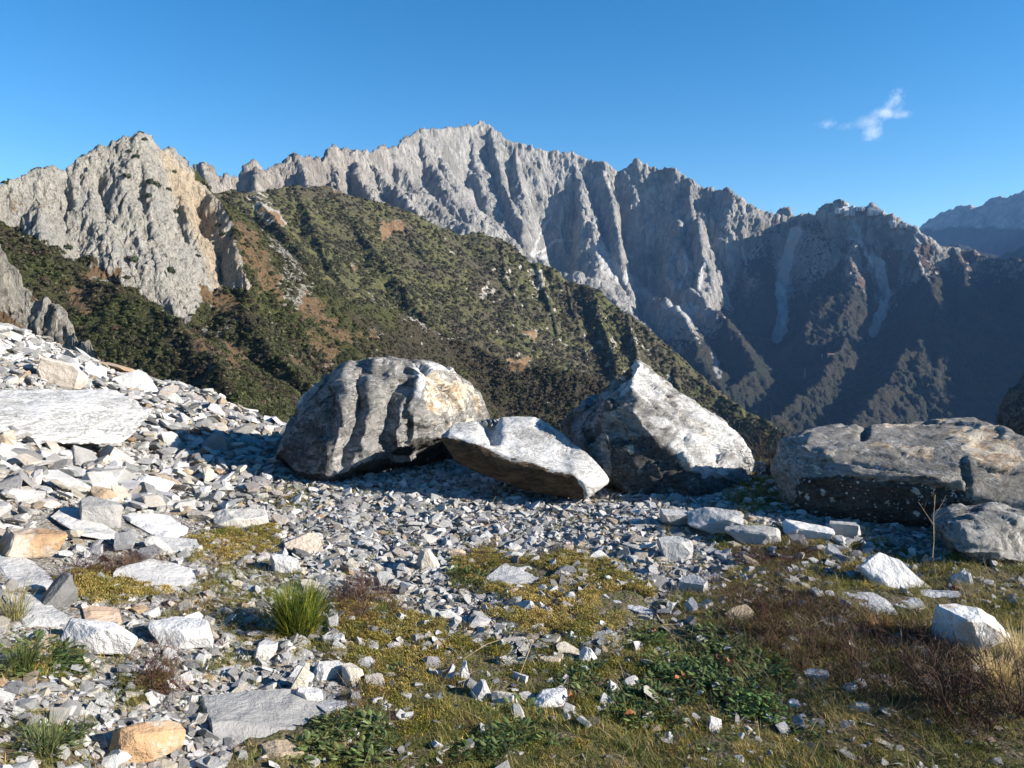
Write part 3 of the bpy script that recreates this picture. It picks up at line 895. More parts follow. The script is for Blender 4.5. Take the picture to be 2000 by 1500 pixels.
def lnoise(X, Y, H, T, D, F, FL):
    env = 1 - np.exp(-D / 3.0)
    fl = ridged2((T + 2 * fbm2(X / 9, Y / 9, 2, 5)) / FL, D / (FL * 5), 4, 321, 0.55)
    br = ridged2(X / 7.0, Y / 7.0, 5, 361, 0.58)
    b2 = ridged2(X / 2.2, H / 5.0, 3, 371, 0.6)
    sm = fbm2(X / 1.6, Y / 1.6, 3, 381)
    return F * env * (.55 * (fl - 0.45) + .9 * (b2 - .4)) + (0.25 + 1.3 * F * env) * (br - 0.45) + 0.35 * sm


LEFT = massif('crag_slopes', left_ridges, -90.0, -330, 1800, 1150, 95, 520, 540, lnoise, seed=60, warp=(2.5, 25), cuts=[([(133, 327), (146, 323)], 1.8, 4), ([(398, 343), (402, 330)], 2.5, 9), ([(350, 335), (362, 322)], 2.5, 6), ([(205, 330), (212, 318)], 2.5, 5), ([(285, 328), (292, 312)], 2, 5), ([(430, 325), (440, 315)], 2, 5)])
_cl = polymask(LEFT['px'], LEFT['py'], [(-600, 380), (0, 355), (100, 300), (259, 240), (345, 275), (410, 365), (440, 395), (465, 470), (480, 510), (492, 568), (440, 570), (375, 635), (350, 635), (300, 600), (245, 560), (190, 520), (87, 480), (0, 445), (-600, 440)], 6)
roughen(LEFT, 13, 2.6, 5, 13, (1, 1, .45), _cl + .10)
roughen(LEFT, 4.2, 1.2, 3, 17, (1, 1, .6), _cl + .12)
nrm = slope_of(LEFT)
px, py, V = LEFT['px'], LEFT['py'], LEFT['V']
nlo = fbm2(V[..., 0] / 22, V[..., 1] / 22, 5, 371)
nhi = fbm2(V[..., 0] / 5, V[..., 1] / 5, 4, 375)
cliffp = [(-600, 380), (0, 355), (100, 315), (259, 250), (345, 285), (400, 370), (440, 400), (458, 470), (475, 510), (488, 568), (440, 560), (400, 575), (375, 625), (350, 628), (300, 590), (245, 552), (200, 530), (190, 505), (140, 508), (87, 474), (0, 438), (-600, 430)]
cliff = polymask(px, py, cliffp, 4, 14, 7, 30)
topbrown = polymask(px, py, [(0, 375), (60, 378), (120, 385), (110, 400), (60, 420), (0, 430)], 6, 12, 3)
ochre = np.zeros_like(px)
for pl in ([(575, 600), (620, 590), (690, 645), (735, 645), (740, 655), (680, 680), (655, 700), (650, 720), (610, 680), (590, 640)], [(375, 560), (400, 560), (470, 575), (470, 600), (420, 610), (400, 590)], [(355, 635), (400, 660), (430, 720), (410, 720), (380, 680)],
           [(590, 560), (640, 600), (600, 610)], [(180, 520), (235, 525), (235, 545), (160, 545), (150, 530)], [(150, 560), (180, 570), (180, 640), (150, 620), (130, 570)], [(500, 560), (520, 565), (520, 590), (500, 580)],
           [(455, 430), (500, 440), (540, 520), (560, 600), (500, 560), (470, 500)], [(560, 690), (600, 700), (590, 720), (555, 705)], [(985, 705), (1040, 700), (1030, 730), (990, 725)], [(430, 650), (480, 690), (470, 740), (440, 740)]):
    ochre = np.maximum(ochre, polymask(px, py, pl, 8, 22, 34))
rough = np.zeros_like(px)
for pl in ([(555, 520), (600, 530), (630, 590), (560, 610), (530, 560)], [(385, 620), (455, 625), (450, 655), (400, 660)], [(500, 430), (570, 490), (600, 540), (560, 530)], [(170, 535), (260, 540), (300, 590), (245, 560), (175, 552)], [(520, 610), (560, 640), (590, 690), (540, 660)],
           [(725, 590), (800, 612), (860, 640), (930, 675), (850, 655), (760, 615)]):
    rough = np.maximum(rough, polymask(px, py, pl, 6, 18, 44))
veg = (1 - cliff) * (1 - .55 * ochre) * (1 - .38 * rough) * (0.95 + .5 * nlo) - .5 * sstep(.35, .5, nhi) * (1 - cliff)
veg += cliff * (.16 + .5 * sstep(.2, .6, nhi) * sstep(.55, .8, nrm[..., 2]))
veg += topbrown * .1
dull = np.clip(.62 + 1.3 * nlo - .55 * polymask(px, py, [(780, 610), (1200, 740), (1200, 900), (900, 900), (760, 700)], 30, 30, 2) - .3 * polymask(px, py, [(240, 560), (420, 700), (460, 800), (380, 740)], 15, 20, 4), 0, 1)
warm = polymask(px, py, [(310, 285), (400, 360), (470, 500), (490, 575), (420, 565), (390, 480), (345, 400), (320, 330)], 12, 16, 8)
mask = np.stack([np.clip(veg, 0, 1), np.clip(.10 * cliff, 0, 1), np.clip(np.maximum(np.maximum(ochre * .8, topbrown * .45), .35 * (1 - cliff) + .25 * nlo), 0, 1), np.clip(dull, 0, 1)], -1)
LEFT['mask'] = mask
LEFT['cliff'] = cliff
LEFT['ochre'] = ochre
LEFT['rough'] = rough


def crag_material():
    m = NT('crag_rock')
    co = m.coord('Object')
    mk = m.attr('mask')
    r, g, b = m.sep(mk.outputs['Color'])
    a = mk.outputs['Alpha']
    m2 = m.attr('cliff')
    cl, warm, _ = m.sep(m2.outputs['Color'])
    sc = m.mapping(co, (1, 1, 0.42), (0.15, 0.1, 0))
    big = m.noise(co, 0.045, 5, 0.6)
    n2 = m.noise(sc, 0.28, 9, 0.72, 0.6)
    n3 = m.noise(co, 1.3, 5, 0.65)
    n5 = m.noise(sc, 0.95, 8, 0.78, 1.1)
    rock = m.mix(m.ramp(n2, 0.36, 0.62), (0.37, 0.35, 0.31), (0.52, 0.495, 0.445))
    rock = m.mix(m.math('MULTIPLY', m.ramp(big, .45, .62), .5), rock, (.40, .395, .38))
    rock = m.mix(warm, rock, m.mix(1.0, rock, (1.22, 1.04, 0.84), 'MULTIPLY'))
    rock = m.mix(m.math('MULTIPLY', m.ramp(n5, 0.50, 0.61), 0.8), rock, (0.10, 0.088, 0.065))
    n6 = m.noise(m.mapping(co, (1, 1, .6)), 2.2, 6, .75, .8)
    rock = m.mix(m.math('MULTIPLY', m.ramp(n6, 0.52, 0.64), 0.6), rock, (0.13, 0.115, 0.085))
    rock = m.mix(m.math('MULTIPLY', m.ramp(n3, 0.60, 0.74), 0.5), rock, (0.13, 0.11, 0.06))
    heath = m.mix(m.ramp(n3, 0.4, 0.6), (0.048, 0.053, 0.016), (0.092, 0.094, 0.028))
    wood = m.mix(m.ramp(n3, 0.4, 0.6), (0.044, 0.038, 0.020), (0.085, 0.068, 0.040))
    veg = m.mix(m.ramp(a, 0.25, 0.75), wood, heath)
    gr = m.mix(m.ramp(n3, 0.35, 0.65), (0.23, 0.145, 0.070), (0.15, 0.10, 0.058))
    bb = m.math('ADD', b, m.math('MULTIPLY', m.math('SUBTRACT', n2, 0.5), 1.4))
    c = m.mix(m.ramp(bb, 0.42, 0.60), rock, gr)
    rr = m.math('ADD', r, m.math('MULTIPLY', m.math('SUBTRACT', m.noise(co, 0.5, 6, 0.7), 0.5), 1.7))
    vm = m.ramp(rr, 0.46, 0.56)
    c = m.mix(vm, c, veg)
    vo = m.voronoi(co, 0.9)
    h = m.math('ADD', m.math('MULTIPLY', n2, 1.4), m.math('MULTIPLY', n5, 0.9))
    h = m.math('ADD', h, m.math('MULTIPLY', m.math('MULTIPLY', vm, m.math('SUBTRACT', 1.0, vo)), 0.5))
    return m.base(c, m.bump(h, 1.0, 2.6), 0.95)


M_CRAG = crag_material()
lo = massif_obj(LEFT, M_CRAG, mask)
set_mask(lo.data, 'cliff', np.stack([cliff, warm, cliff * 0, cliff * 0 + 1], -1).reshape(-1, 4))

# ================================================================== grey outcrop just beyond the scree (60 m)
out_ridges = [
    S([(-700, 300, 95), (-330, 400, 88), (-150, 445, 84), (-60, 470, 82), (0, 486, 80), (15, 520, 80), (31, 551, 80), (45, 566, 80), (63, 575, 79), (90, 590, 78), (115, 603, 77), (128, 622, 76), (140, 649, 75), (160, 664, 74), (182, 688, 72), (230, 740, 68), (300, 820, 60)],
      s1=2.6, s2=2.0, w=8, jag=.7, jl=2.2, flute=1.0, fl=2.6),
]


def onoise(X, Y, H, T, D, F, FL):
    env = .35 + .65 * (1 - np.exp(-D / 1.0))
    return env * (.9 * (ridged2(X / 2.6, Y / 2.6, 5, 461, .58) - .45) + .35 * (ridged2(X / .8, H / 1.2, 3, 471) - .4)) + .25 * (ridged2(T / 2.2, D / 10, 3, 5) - .4)


OUT = massif('rock_outcrop', out_ridges, -60.0, -420, 330, 420, 40, 120, 330, onoise, seed=70, warp=(.8, 7))
roughen(OUT, 4.5, 1.3, 5, 14, (1, 1, .8))
nrm = slope_of(OUT)
px, py, V = OUT['px'], OUT['py'], OUT['V']
nh = fbm2(V[..., 0] / 2, V[..., 1] / 2, 4, 475)
bush = polymask(px, py, [(-100, 590), (0, 600), (40, 630), (60, 660), (0, 640), (-100, 640)], 6, 14, 4)
mask = np.stack([np.clip(.10 + .5 * sstep(.25, .5, nh) * sstep(.5, .8, nrm[..., 2]), 0, 1), nh * 0 + .05, np.clip(.25 + .6 * sstep(.1, .4, nh) + bush * .4, 0, 1), nh * 0 + .4], -1)
oo = massif_obj(OUT, M_CRAG, mask)
set_mask(oo.data, 'cliff', np.stack([nh * 0 + 1, nh * 0 + .1, nh * 0, nh * 0 + 1], -1).reshape(-1, 4))
# ------------------------------------------------------------------ the ground we stand on: spoil heap of marble chips, then a drop
_cp = [(-600, 638, 11.5), (-300, 636, 12), (0, 640, 13), (94, 675, 13), (168, 703, 13), (255, 726, 12.5), (336, 755, 12), (413, 780, 11.5), (480, 818, 10.8), (560, 846, 10.3),
       (0, 760, 8.8), (200, 800, 9.4), (0, 840, 7.3), (-500, 760, 8.2), (-500, 900, 5.6), (300, 880, 8.5), (100, 880, 7.4), (0, 920, 6.2), (450, 880, 8.8),
       (0, 1020, 5.25), (250, 1000, 5.9), (0, 1120, 4.35), (250, 1120, 4.6), (650, 945, 7.35), (600, 1050, 5.6), (800, 930, 7.6), (0, 1260, 3.5), (400, 1260, 3.6), (0, 1500, 2.55), (600, 1500, 2.62),
       (1000, 1500, 2.66), (1400, 1500, 2.8), (2000, 1500, 3.25), (1000, 1250, 3.72), (1500, 1250, 3.95), (2000, 1250, 4.55), (1100, 975, 6.75), (1000, 1100, 4.95), (1500, 1100, 5.2), (1500, 1010, 6.1),
       (2000, 1128, 5.6), (1800, 1060, 6.0), (1600, 1030, 6.15), (700, 862, 10), (1000, 885, 9.4), (1250, 940, 7.6), (1480, 925, 7.9), (1800, 960, 8.0), (2000, 1010, 7.3), (2500, 1130, 6.5), (2500, 1500, 3.8), (-500, 1120, 4.3), (-500, 1500, 2.5)]
_cp = np.array(_cp, float)
_C = at(_cp[:, 0], _cp[:, 1], _cp[:, 2])
# level ground behind the camera
_C = np.vstack([_C, [[0, -1.5, 0.02], [-3, -2, .1], [3, -2, .0], [-6, -5, .3], [6, -5, 0], [0, -6, 0], [-12, 2, .9], [9, 1, 0], [-12, -6, .6], [10, -6, 0], [0, .5, .01], [-1.5, .8, .04], [1.5, .8, 0], [3.5, 2, 0], [5, 3, -.05], [4, 0, 0], [6, 5, -.15], [2.2, 2, 0]]])


def _tps(r2):
    return np.where(r2 > 1e-12, r2 * np.log(np.sqrt(r2) + 1e-12), 0)


_n = len(_C)
_A = np.zeros((_n + 3, _n + 3))
_A[:_n, :_n] = _tps(((_C[:, None, :2] - _C[None, :, :2]) ** 2).sum(-1)) + np.eye(_n) * 0.05
_A[:_n, _n] = 1
_A[:_n, _n + 1:] = _C[:, :2]
_A[_n:, :_n] = _A[:_n, _n:].T
_W = np.linalg.solve(_A, np.concatenate([_C[:, 2], [0, 0, 0]]))


def _gbase(x, y):
    x = np.asarray(x, float)
    y = np.asarray(y, float)
    out = _W[_n] + _W[_n + 1] * x + _W[_n + 2] * y
    for i in range(_n):
        out = out + _W[i] * _tps((x - _C[i, 0]) ** 2 + (y - _C[i, 1]) ** 2)
    return out


_cpx = [-900, -300, 0, 168, 336, 480, 560, 700, 1000, 1250, 1480, 1800, 2000, 2600]
_cr = [11, 12.2, 13.2, 13.2, 12.2, 11.0, 10.6, 10.4, 9.8, 9.0, 8.5, 8.2, 7.8, 7.5]
_caz = np.arctan2(np.array(_cpx, float) - 1000, FOC)


def ground(x, y, fine=True):
    x = np.asarray(x, float)
    y = np.asarray(y, float)
    r = np.hypot(x, y)
    az = np.arctan2(x, y)
    rc = np.interp(az, _caz, _cr)
    k = np.minimum(1, rc / np.maximum(r, 1e-6))
    z = _gbase(x * k, y * k)
    over = np.maximum(r - rc, 0)
    z = z - (0.72 * over - 0.72 * 1.2 * (1 - np.exp(-over / 1.2)))
    z = z + 0.035 * fbm2(x / 1.1, y / 1.1, 3, 501) + .02 * fbm2(x / .35, y / .35, 3, 505)
    if fine:
        z = z + 0.008 * fbm2(x / .07, y / .07, 3, 509)
    return z


# cover: 1 = vegetated, 0 = bare stones (picture points, then fixed to the ground)
VEG_POLYS = [
    ([(1380, 1010), (1500, 1040), (1700, 1060), (1860, 1090), (2100, 1120), (2600, 1130), (2600, 1700), (1000, 1700), (800, 1700), (380, 1700), (430, 1480), (640, 1400), (740, 1320), (870, 1290), (900, 1230), (960, 1300), (1120, 1290), (1230, 1240), (1270, 1200), (1400, 1140), (1480, 1090), (1400, 1070)], 1.0),
    ([(880, 1100), (950, 1075), (1040, 1100), (1110, 1080), (1200, 1110), (1260, 1150), (1260, 1185), (1180, 1200), (1110, 1190), (1000, 1165), (930, 1150), (890, 1145)], 1.0),
    ([(640, 1180), (740, 1170), (850, 1220), (900, 1290), (830, 1340), (740, 1390), (700, 1340), (640, 1290), (600, 1240)], .9),
    ([(100, 1130), (200, 1115), (310, 1130), (330, 1165), (220, 1180), (120, 1165)], .95),
    ([(365, 1060), (430, 1040), (540, 1035), (540, 1080), (450, 1095), (370, 1090)], .95),
    ([(0, 1265), (100, 1255), (170, 1270), (180, 1320), (80, 1340), (0, 1330)], .9),
    ([(230, 1310), (330, 1300), (350, 1350), (250, 1390)], .8),
    ([(520, 970), (580, 960), (610, 985), (560, 1000)], .8),
    ([(1440, 930), (1540, 930), (1560, 1000), (1430, 1000)], 1.0),
    ([(330, 1130), (520, 1090), (600, 1130), (520, 1230), (420, 1260), (330, 1200)], .45),
    ([(0, 1420), (130, 1400), (200, 1500), (200, 1650), (-200, 1650)], .5),
    ([(400, 1230), (560, 1190), (640, 1290), (560, 1280), (420, 1330)], .45),
    ([(430, 840), (520, 850), (540, 870), (440, 870)], .35),
]


def cover(x, y):
    px, py = proj(np.stack([x, y, ground(x, y, False)], -1))
    v = np.zeros(px.shape)
    for poly, w in VEG_POLYS:
        v = np.maximum(v, w * polymask(px, py, poly, 14, 26, 11, 40))
    v = np.where(y < 0.3, .9, v)
    return v, px, py


az = np.concatenate([np.linspace(-math.pi, -0.85, 40)[:-1], np.linspace(-0.85, 0.85, 720), np.linspace(0.85, math.pi, 40)[1:]])
rr = np.concatenate([[0.02, .3, .6], np.geomspace(0.9, 16, 430), np.geomspace(16.3, 75, 30)])
A_, R_ = np.meshgrid(az, rr)
gx, gy = R_ * np.sin(A_), R_ * np.cos(A_)
gz = ground(gx, gy)
cv, gpx, gpy = cover(gx, gy)
gz = gz + 0.02 * cv * (R_ < 14)
golden = np.zeros_like(cv)
for poly in ([(880, 1100), (950, 1075), (1260, 1100), (1280, 1190), (1100, 1200), (930, 1150)], [(100, 1130), (200, 1115), (330, 1130), (330, 1165), (120, 1170)], [(365, 1060), (540, 1035), (540, 1080), (370, 1090)], [(640, 1180), (850, 1200), (900, 1290), (740, 1390), (640, 1290)]):
    golden = np.maximum(golden, polymask(gpx, gpy, poly, 12, 15, 17))
me = mesh_np('ground', np.stack([gx, gy, gz], -1).reshape(-1, 3), grid_faces(len(rr), len(az))[:, ::-1], True)
set_mask(me, 'mask', np.stack([cv, golden, cv * 0, cv * 0 + 1], -1).reshape(-1, 4))


def ground_material():
    m = NT('stony_ground')
    co = m.coord('Object')
    cvr, gold, _ = m.sep(m.attr('mask').outputs['Color'])
    v1 = m.n('ShaderNodeTexVoronoi', {'Vector': co, 'Scale': 55.0, 'Randomness': 1.0})
    v2 = m.n('ShaderNodeTexVoronoi', {'Vector': co, 'Scale': 120.0, 'Randomness': 1.0})
    n1 = m.noise(co, 6, 6, .6)
    n2 = m.noise(co, 60, 5, .65)
    s1, s2, s3 = m.sep(v1.outputs['Color'])
    t1, t2, t3 = m.sep(v2.outputs['Color'])
    grit = m.mix(s1, (0.14, 0.135, 0.125), (0.37, 0.365, 0.35))
    grit = m.mix(m.ramp(s2, .8, .9), grit, (.26, .19, .12))
    grit2 = m.mix(t1, (0.11, 0.10, 0.08), (0.34, 0.325, 0.30))
    grit = m.mix(m.ramp(n1, .45, .6), grit, grit2)
    edge = m.ramp(v1.outputs['Distance'], .35, .75)
    grit = m.mix(m.math('MULTIPLY', edge, .7), grit, (0.09, 0.075, 0.055))
    dirt = m.mix(m.ramp(n2, .35, .65), (0.075, 0.058, 0.036), (0.15, 0.12, 0.075))
    green = m.mix(m.ramp(n2, .35, .65), (0.045, 0.048, 0.014), (0.105, 0.105, 0.032))
    soil = m.mix(m.ramp(m.noise(co, 14, 5, .6), .42, .6), dirt, green)
    f = m.math('ADD', cvr, m.math('MULTIPLY', m.math('SUBTRACT', m.noise(co, 9, 6, .65), .5), 1.5))
    c = m.mix(m.ramp(f, .25, .5), grit, soil)
    h = m.math('ADD', m.math('MULTIPLY', m.math('SUBTRACT', 1.0, v1.outputs['Distance']), .8), m.math('ADD', n2, m.math('MULTIPLY', s3, .5)))
    return m.base(c, m.bump(h, .9, .012), .95)


me.materials.append(ground_material())
tag(link(bpy.data.objects.new('ground', me)), kind='structure')

# valley floor far below, out to the foot of the distant range
vx, vy = np.meshgrid(np.linspace(-3300, 7300, 60), np.linspace(-1300, 9100, 60))
vz = -436 + 4 * fbm2(vx / 900, vy / 900, 3, 7)
me = mesh_np('valley_floor', np.stack([vx, vy, vz], -1).reshape(-1, 3), grid_faces(60, 60), True, M_MAIN)
mk = np.zeros((vx.size, 4)); mk[:, 0] = .9
set_mask(me, 'mask', mk)
tag(link(bpy.data.objects.new('valley_floor', me)), kind='structure')
# ------------------------------------------------------------------ marble boulders
def hull_mesh(hulls, voxel):
    """union of convex chunks, given as lists of (px, py, range) or world points, as a dense even mesh"""
    bm = bmesh.new()
    for pts in hulls:
        P = np.array(pts, float)
        W = at(P[:, 0], P[:, 1], P[:, 2])
        b2 = bmesh.new()
        for w in W:
            b2.verts.new(w)
        r = bmesh.ops.convex_hull(b2, input=b2.verts)
        bmesh.ops.delete(b2, geom=[v for v in b2.verts if not v.link_faces], context='VERTS')
        t = bpy.data.meshes.new('tmp')
        b2.to_mesh(t)
        b2.free()
        bm.from_mesh(t)
        bpy.data.meshes.remove(t)
    bmesh.ops.recalc_face_normals(bm, faces=bm.faces)
    t = bpy.data.meshes.new('tmp')
    bm.to_mesh(t)
    bm.free()
    o = bpy.data.objects.new('tmp', t)
    COL.objects.link(o)
    md = o.modifiers.new('r', 'REMESH')
    md.mode = 'VOXEL'
    md.voxel_size = voxel
    dg = bpy.context.evaluated_depsgraph_get()
    dg.update()
    ev = o.evaluated_get(dg)
    em = ev.to_mesh()
    V = np.empty(len(em.vertices) * 3, np.float32)
    em.vertices.foreach_get('co', V)
    em.calc_loop_triangles()
    F = np.empty(len(em.loop_triangles) * 3, np.int32)
    em.loop_triangles.foreach_get('vertices', F)
    ev.to_mesh_clear()
    bpy.data.objects.remove(o)
    bpy.data.meshes.remove(t)
    return V.reshape(-1, 3).astype(float), F.reshape(-1, 3)


def vnormals(V, F):
    n = np.cross(V[F[:, 1]] - V[F[:, 0]], V[F[:, 2]] - V[F[:, 0]])
    N = np.zeros_like(V)
    for k in range(3):
        np.add.at(N, F[:, k], n)
    return N / (np.linalg.norm(N, axis=1, keepdims=True) + 1e-12)


def smooth_v(V, F, it, lam=.5):
    E = np.vstack([F[:, [0, 1]], F[:, [1, 2]], F[:, [2, 0]]])
    E = np.vstack([E, E[:, ::-1]])
    cnt = np.bincount(E[:, 0], minlength=len(V))[:, None] + 1e-9
    for _ in range(it):
        S_ = np.stack([np.bincount(E[:, 0], weights=V[E[:, 1], k], minlength=len(V)) for k in range(3)], 1)
        V = V + lam * (S_ / cnt - V)
    return V


def facets(V, N, seeds, amp, tilt, seed):
    """chipped look: every cell round a seed point is pushed to its own slightly tilted plane"""
    rg = np.random.default_rng(seed)
    idx = rg.choice(len(V), seeds, replace=False)
    S_ = V[idx]
    VV = V + .02 * np.stack([fbm3(V, 5, 3, seed + k) for k in range(3)], 1)
    best = np.full(len(V), 1e9)
    arg = np.zeros(len(V), int)
    for i in range(seeds):
        d = ((VV - S_[i]) ** 2).sum(1)
        m = d < best
        best = np.where(m, d, best)
        arg = np.where(m, i, arg)
    tl = rg.normal(size=(seeds, 3)) * tilt
    a = rg.normal(size=seeds) * amp
    d = a[arg] + ((V - S_[arg]) * tl[arg]).sum(1)
    return V + N * d[:, None]


def chisel(V, seed, planes=60, lo=.01, hi=.05):
    """flat fracture faces: random planes shave the outermost bits away"""
    rg = np.random.default_rng(seed)
    size = np.ptp(V, 0).mean()
    for _ in range(planes):
        n = rg.normal(size=3)
        n /= np.linalg.norm(n)
        s_ = V @ n
        h = s_.max() - rg.uniform(lo, hi) * size
        over = np.maximum(s_ - h, 0)
        V = V - n * over[:, None]
    return V


def flakes(V, N, seed, amp=.02, f=1.6, steps=5, squash=(1, 1, 1)):
    """broken-off flakes: plateaus with crisp rims"""
    q = V * np.array(squash)
    x = fbm3(q, f, 4, seed, .5) * steps
    fl_ = np.floor(x)
    t = sstep(.72, .92, x - fl_)
    return V + N * (amp * (fl_ + t))[:, None]


def boulder_material(name, light, mid, dark, stain, brown, vein=(0.55, 0.55, 0.55), lichen=0.0, scale=1.0, streak=(1, 1, 1), rot=(0, 0, 0), stain_amt=.45):
    """mask: R stained / ochre, G clean white and painted sunlit side, B dark weathered crust and painted shade, A brown crust"""
    m = NT(name)
    co = m.coord('Object')
    mk = m.attr('mask')
    r, g, b = m.sep(mk.outputs['Color'])
    a = mk.outputs['Alpha']
    sc = m.mapping(co, streak, rot)
    n1 = m.noise(sc, 1.6 * scale, 7, .62, .5)
    n2 = m.noise(sc, 6 * scale, 8, .68, .8)
    n3 = m.noise(co, 38 * scale, 6, .7)
    c = m.mix(m.ramp(n1, .38, .60), mid, light)
    c = m.mix(m.math('MULTIPLY', m.ramp(n2, .50, .66), .75), c, dark)
    vn = m.noise(sc, 2.2 * scale, 5, .6, 1.6)
    line = m.math('SUBTRACT', 1.0, m.ramp(m.math('ABSOLUTE', m.math('SUBTRACT', vn, .5)), 0.0, .018))
    c = m.mix(m.math('MULTIPLY', line, .45), c, vein)
    gg = m.math('ADD', g, m.math('MULTIPLY', m.math('SUBTRACT', n2, .5), .9))
    white = m.mix(m.ramp(n1, .35, .65), (0.42, 0.417, 0.41), (0.55, 0.545, 0.53))
    white = m.mix(m.math('MULTIPLY', m.ramp(n2, .50, .66), .65), white, (.25, .25, .25))
    c = m.mix(m.ramp(gg, .38, .62), c, white)
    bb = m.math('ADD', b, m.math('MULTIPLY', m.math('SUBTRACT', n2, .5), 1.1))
    crust = m.mix(m.ramp(n3, .4, .65), dark, (dark[0] * .42, dark[1] * .42, dark[2] * .42))  # weathered crust, and the shade painted through the same mask
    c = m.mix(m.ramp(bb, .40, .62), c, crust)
    rr = m.math('ADD', r, m.math('MULTIPLY', m.math('SUBTRACT', n2, .5), 1.6))
    st = m.mix(m.ramp(n3, .35, .65), stain, (stain[0] * .7, stain[1] * .62, stain[2] * .5))
    st = m.mix(m.ramp(n2, .42, .55), st, (0.50, 0.44, 0.35))
    c = m.mix(m.math('MULTIPLY', m.ramp(rr, .42, .60), .9), c, st)
    br = m.mix(m.ramp(n2, .35, .65), brown, (brown[0] * .42, brown[1] * .40, brown[2] * .38))
    aa = m.math('ADD', a, m.math('MULTIPLY', m.math('SUBTRACT', n2, .5), .5))
    c = m.mix(m.ramp(aa, .45, .56), c, br)
    c = m.mix(m.math('MULTIPLY', m.ramp(n3, .62, .72), .35), c, (.08, .075, .065))
    if lichen:
        vo = m.n('ShaderNodeTexVoronoi', {'Vector': m.mix(.12, co, m.noise(co, 22, 5, .7, 0, True)), 'Scale': 17.0, 'Randomness': 1.0})
        s1, s2, s3 = m.sep(vo.outputs['Color'])
        sp = m.math('MULTIPLY', m.math('LESS_THAN', vo.outputs['Distance'], m.math('MULTIPLY', s1, .42)), m.math('GREATER_THAN', s2, .52))
        vo2 = m.n('ShaderNodeTexVoronoi', {'Vector': co, 'Scale': 42.0, 'Randomness': 1.0})
        q1, q2, q3 = m.sep(vo2.outputs['Color'])
        sp2 = m.math('MULTIPLY', m.math('LESS_THAN', vo2.outputs['Distance'], m.math('MULTIPLY', q1, .4)), m.math('GREATER_THAN', q2, .70))
        sp = m.math('MAXIMUM', sp, sp2)
        c = m.mix(m.math('MULTIPLY', sp, m.math('MULTIPLY', m.ramp(bb, .3, .6), lichen)), c, (.48, .48, .44))
    ck = m.noise(sc, 3.4 * scale, 9, .75, 1.2)
    crk = m.math('SUBTRACT', 1.0, m.ramp(m.math('ABSOLUTE', m.math('SUBTRACT', ck, .47)), 0.0, .012))
    c = m.mix(m.math('MULTIPLY', crk, .6), c, (.05, .047, .042))
    h = m.math('ADD', m.math('MULTIPLY', n2, 1.2), m.math('MULTIPLY', n3, .45))
    h = m.math('ADD', h, m.math('MULTIPLY', crk, -.7))
    h = m.math('ADD', h, m.math('MULTIPLY', line, -.06))
    return m.base(c, m.bump(h, .9, .035 / scale), .85)


def boulder(name, hulls, mat, label, voxel=.022, deform=None, masks=None, fac=(60, .012, .02), squash=(1, 1, 1), grow=1.028, brk=0.0, n1=.006, n2=.008, seed=1, cat='boulder', group='big marble boulders along the edge', sm=3):
    V, F = hull_mesh(hulls, voxel)
    V = smooth_v(V, F, sm)
    c_ = V.mean(0)
    V = c_ + (V - c_) * grow
    N = vnormals(V, F)
    px, py = proj(V)
    if deform is not None:
        V = V + deform(V, N, px, py)
        N = vnormals(V, F)
    V = chisel(V, seed, fac[0], .002, fac[1])
    Ns = smooth_v(vnormals(V, F), F, 5)
    V = flakes(V, Ns, seed + 2, fac[2], 1.3, 5, squash)
    V = flakes(V, Ns, seed + 4, fac[2] * .35, 4.5, 5, squash)
    if brk:
        V = facets(V, Ns, 70, .004, brk, seed + 11)
    N = vnormals(V, F)
    V = V + N * (n1 * fbm3(V, 2.2, 3, seed + 3) + n2 * (ridged3(V[:, 0] * 9, V[:, 1] * 9, V[:, 2] * 9, 4, seed + 7) - .45))[:, None]
    px, py = proj(V)
    N = vnormals(V, F)
    c0 = V.mean(0)
    base = np.array([c0[0], c0[1], V[:, 2].min()])
    me = mesh_np(name, V - base, F, True, mat)
    mk = masks(V, N, px, py) if masks else np.zeros((len(V), 4))
    set_mask(me, 'mask', np.clip(mk, 0, 1))
    o = link(bpy.data.objects.new(name, me))
    o.location = base
    tag(o, label, cat, group)
    return o


def towards_camera(V):
    d = np.array([0, 0, EYE]) - V
    d[:, 2] *= .3
    return d / np.linalg.norm(d, axis=1, keepdims=True)


# -- boulder with the fluted grey face and the ochre end
def vmask(px, py, pts, w):
    g = linemask(px, py, pts, w)
    d = np.sqrt(np.maximum(-np.log(np.maximum(g, 1e-9)), 0))
    return np.clip(1 - d * .72, 0, 1)


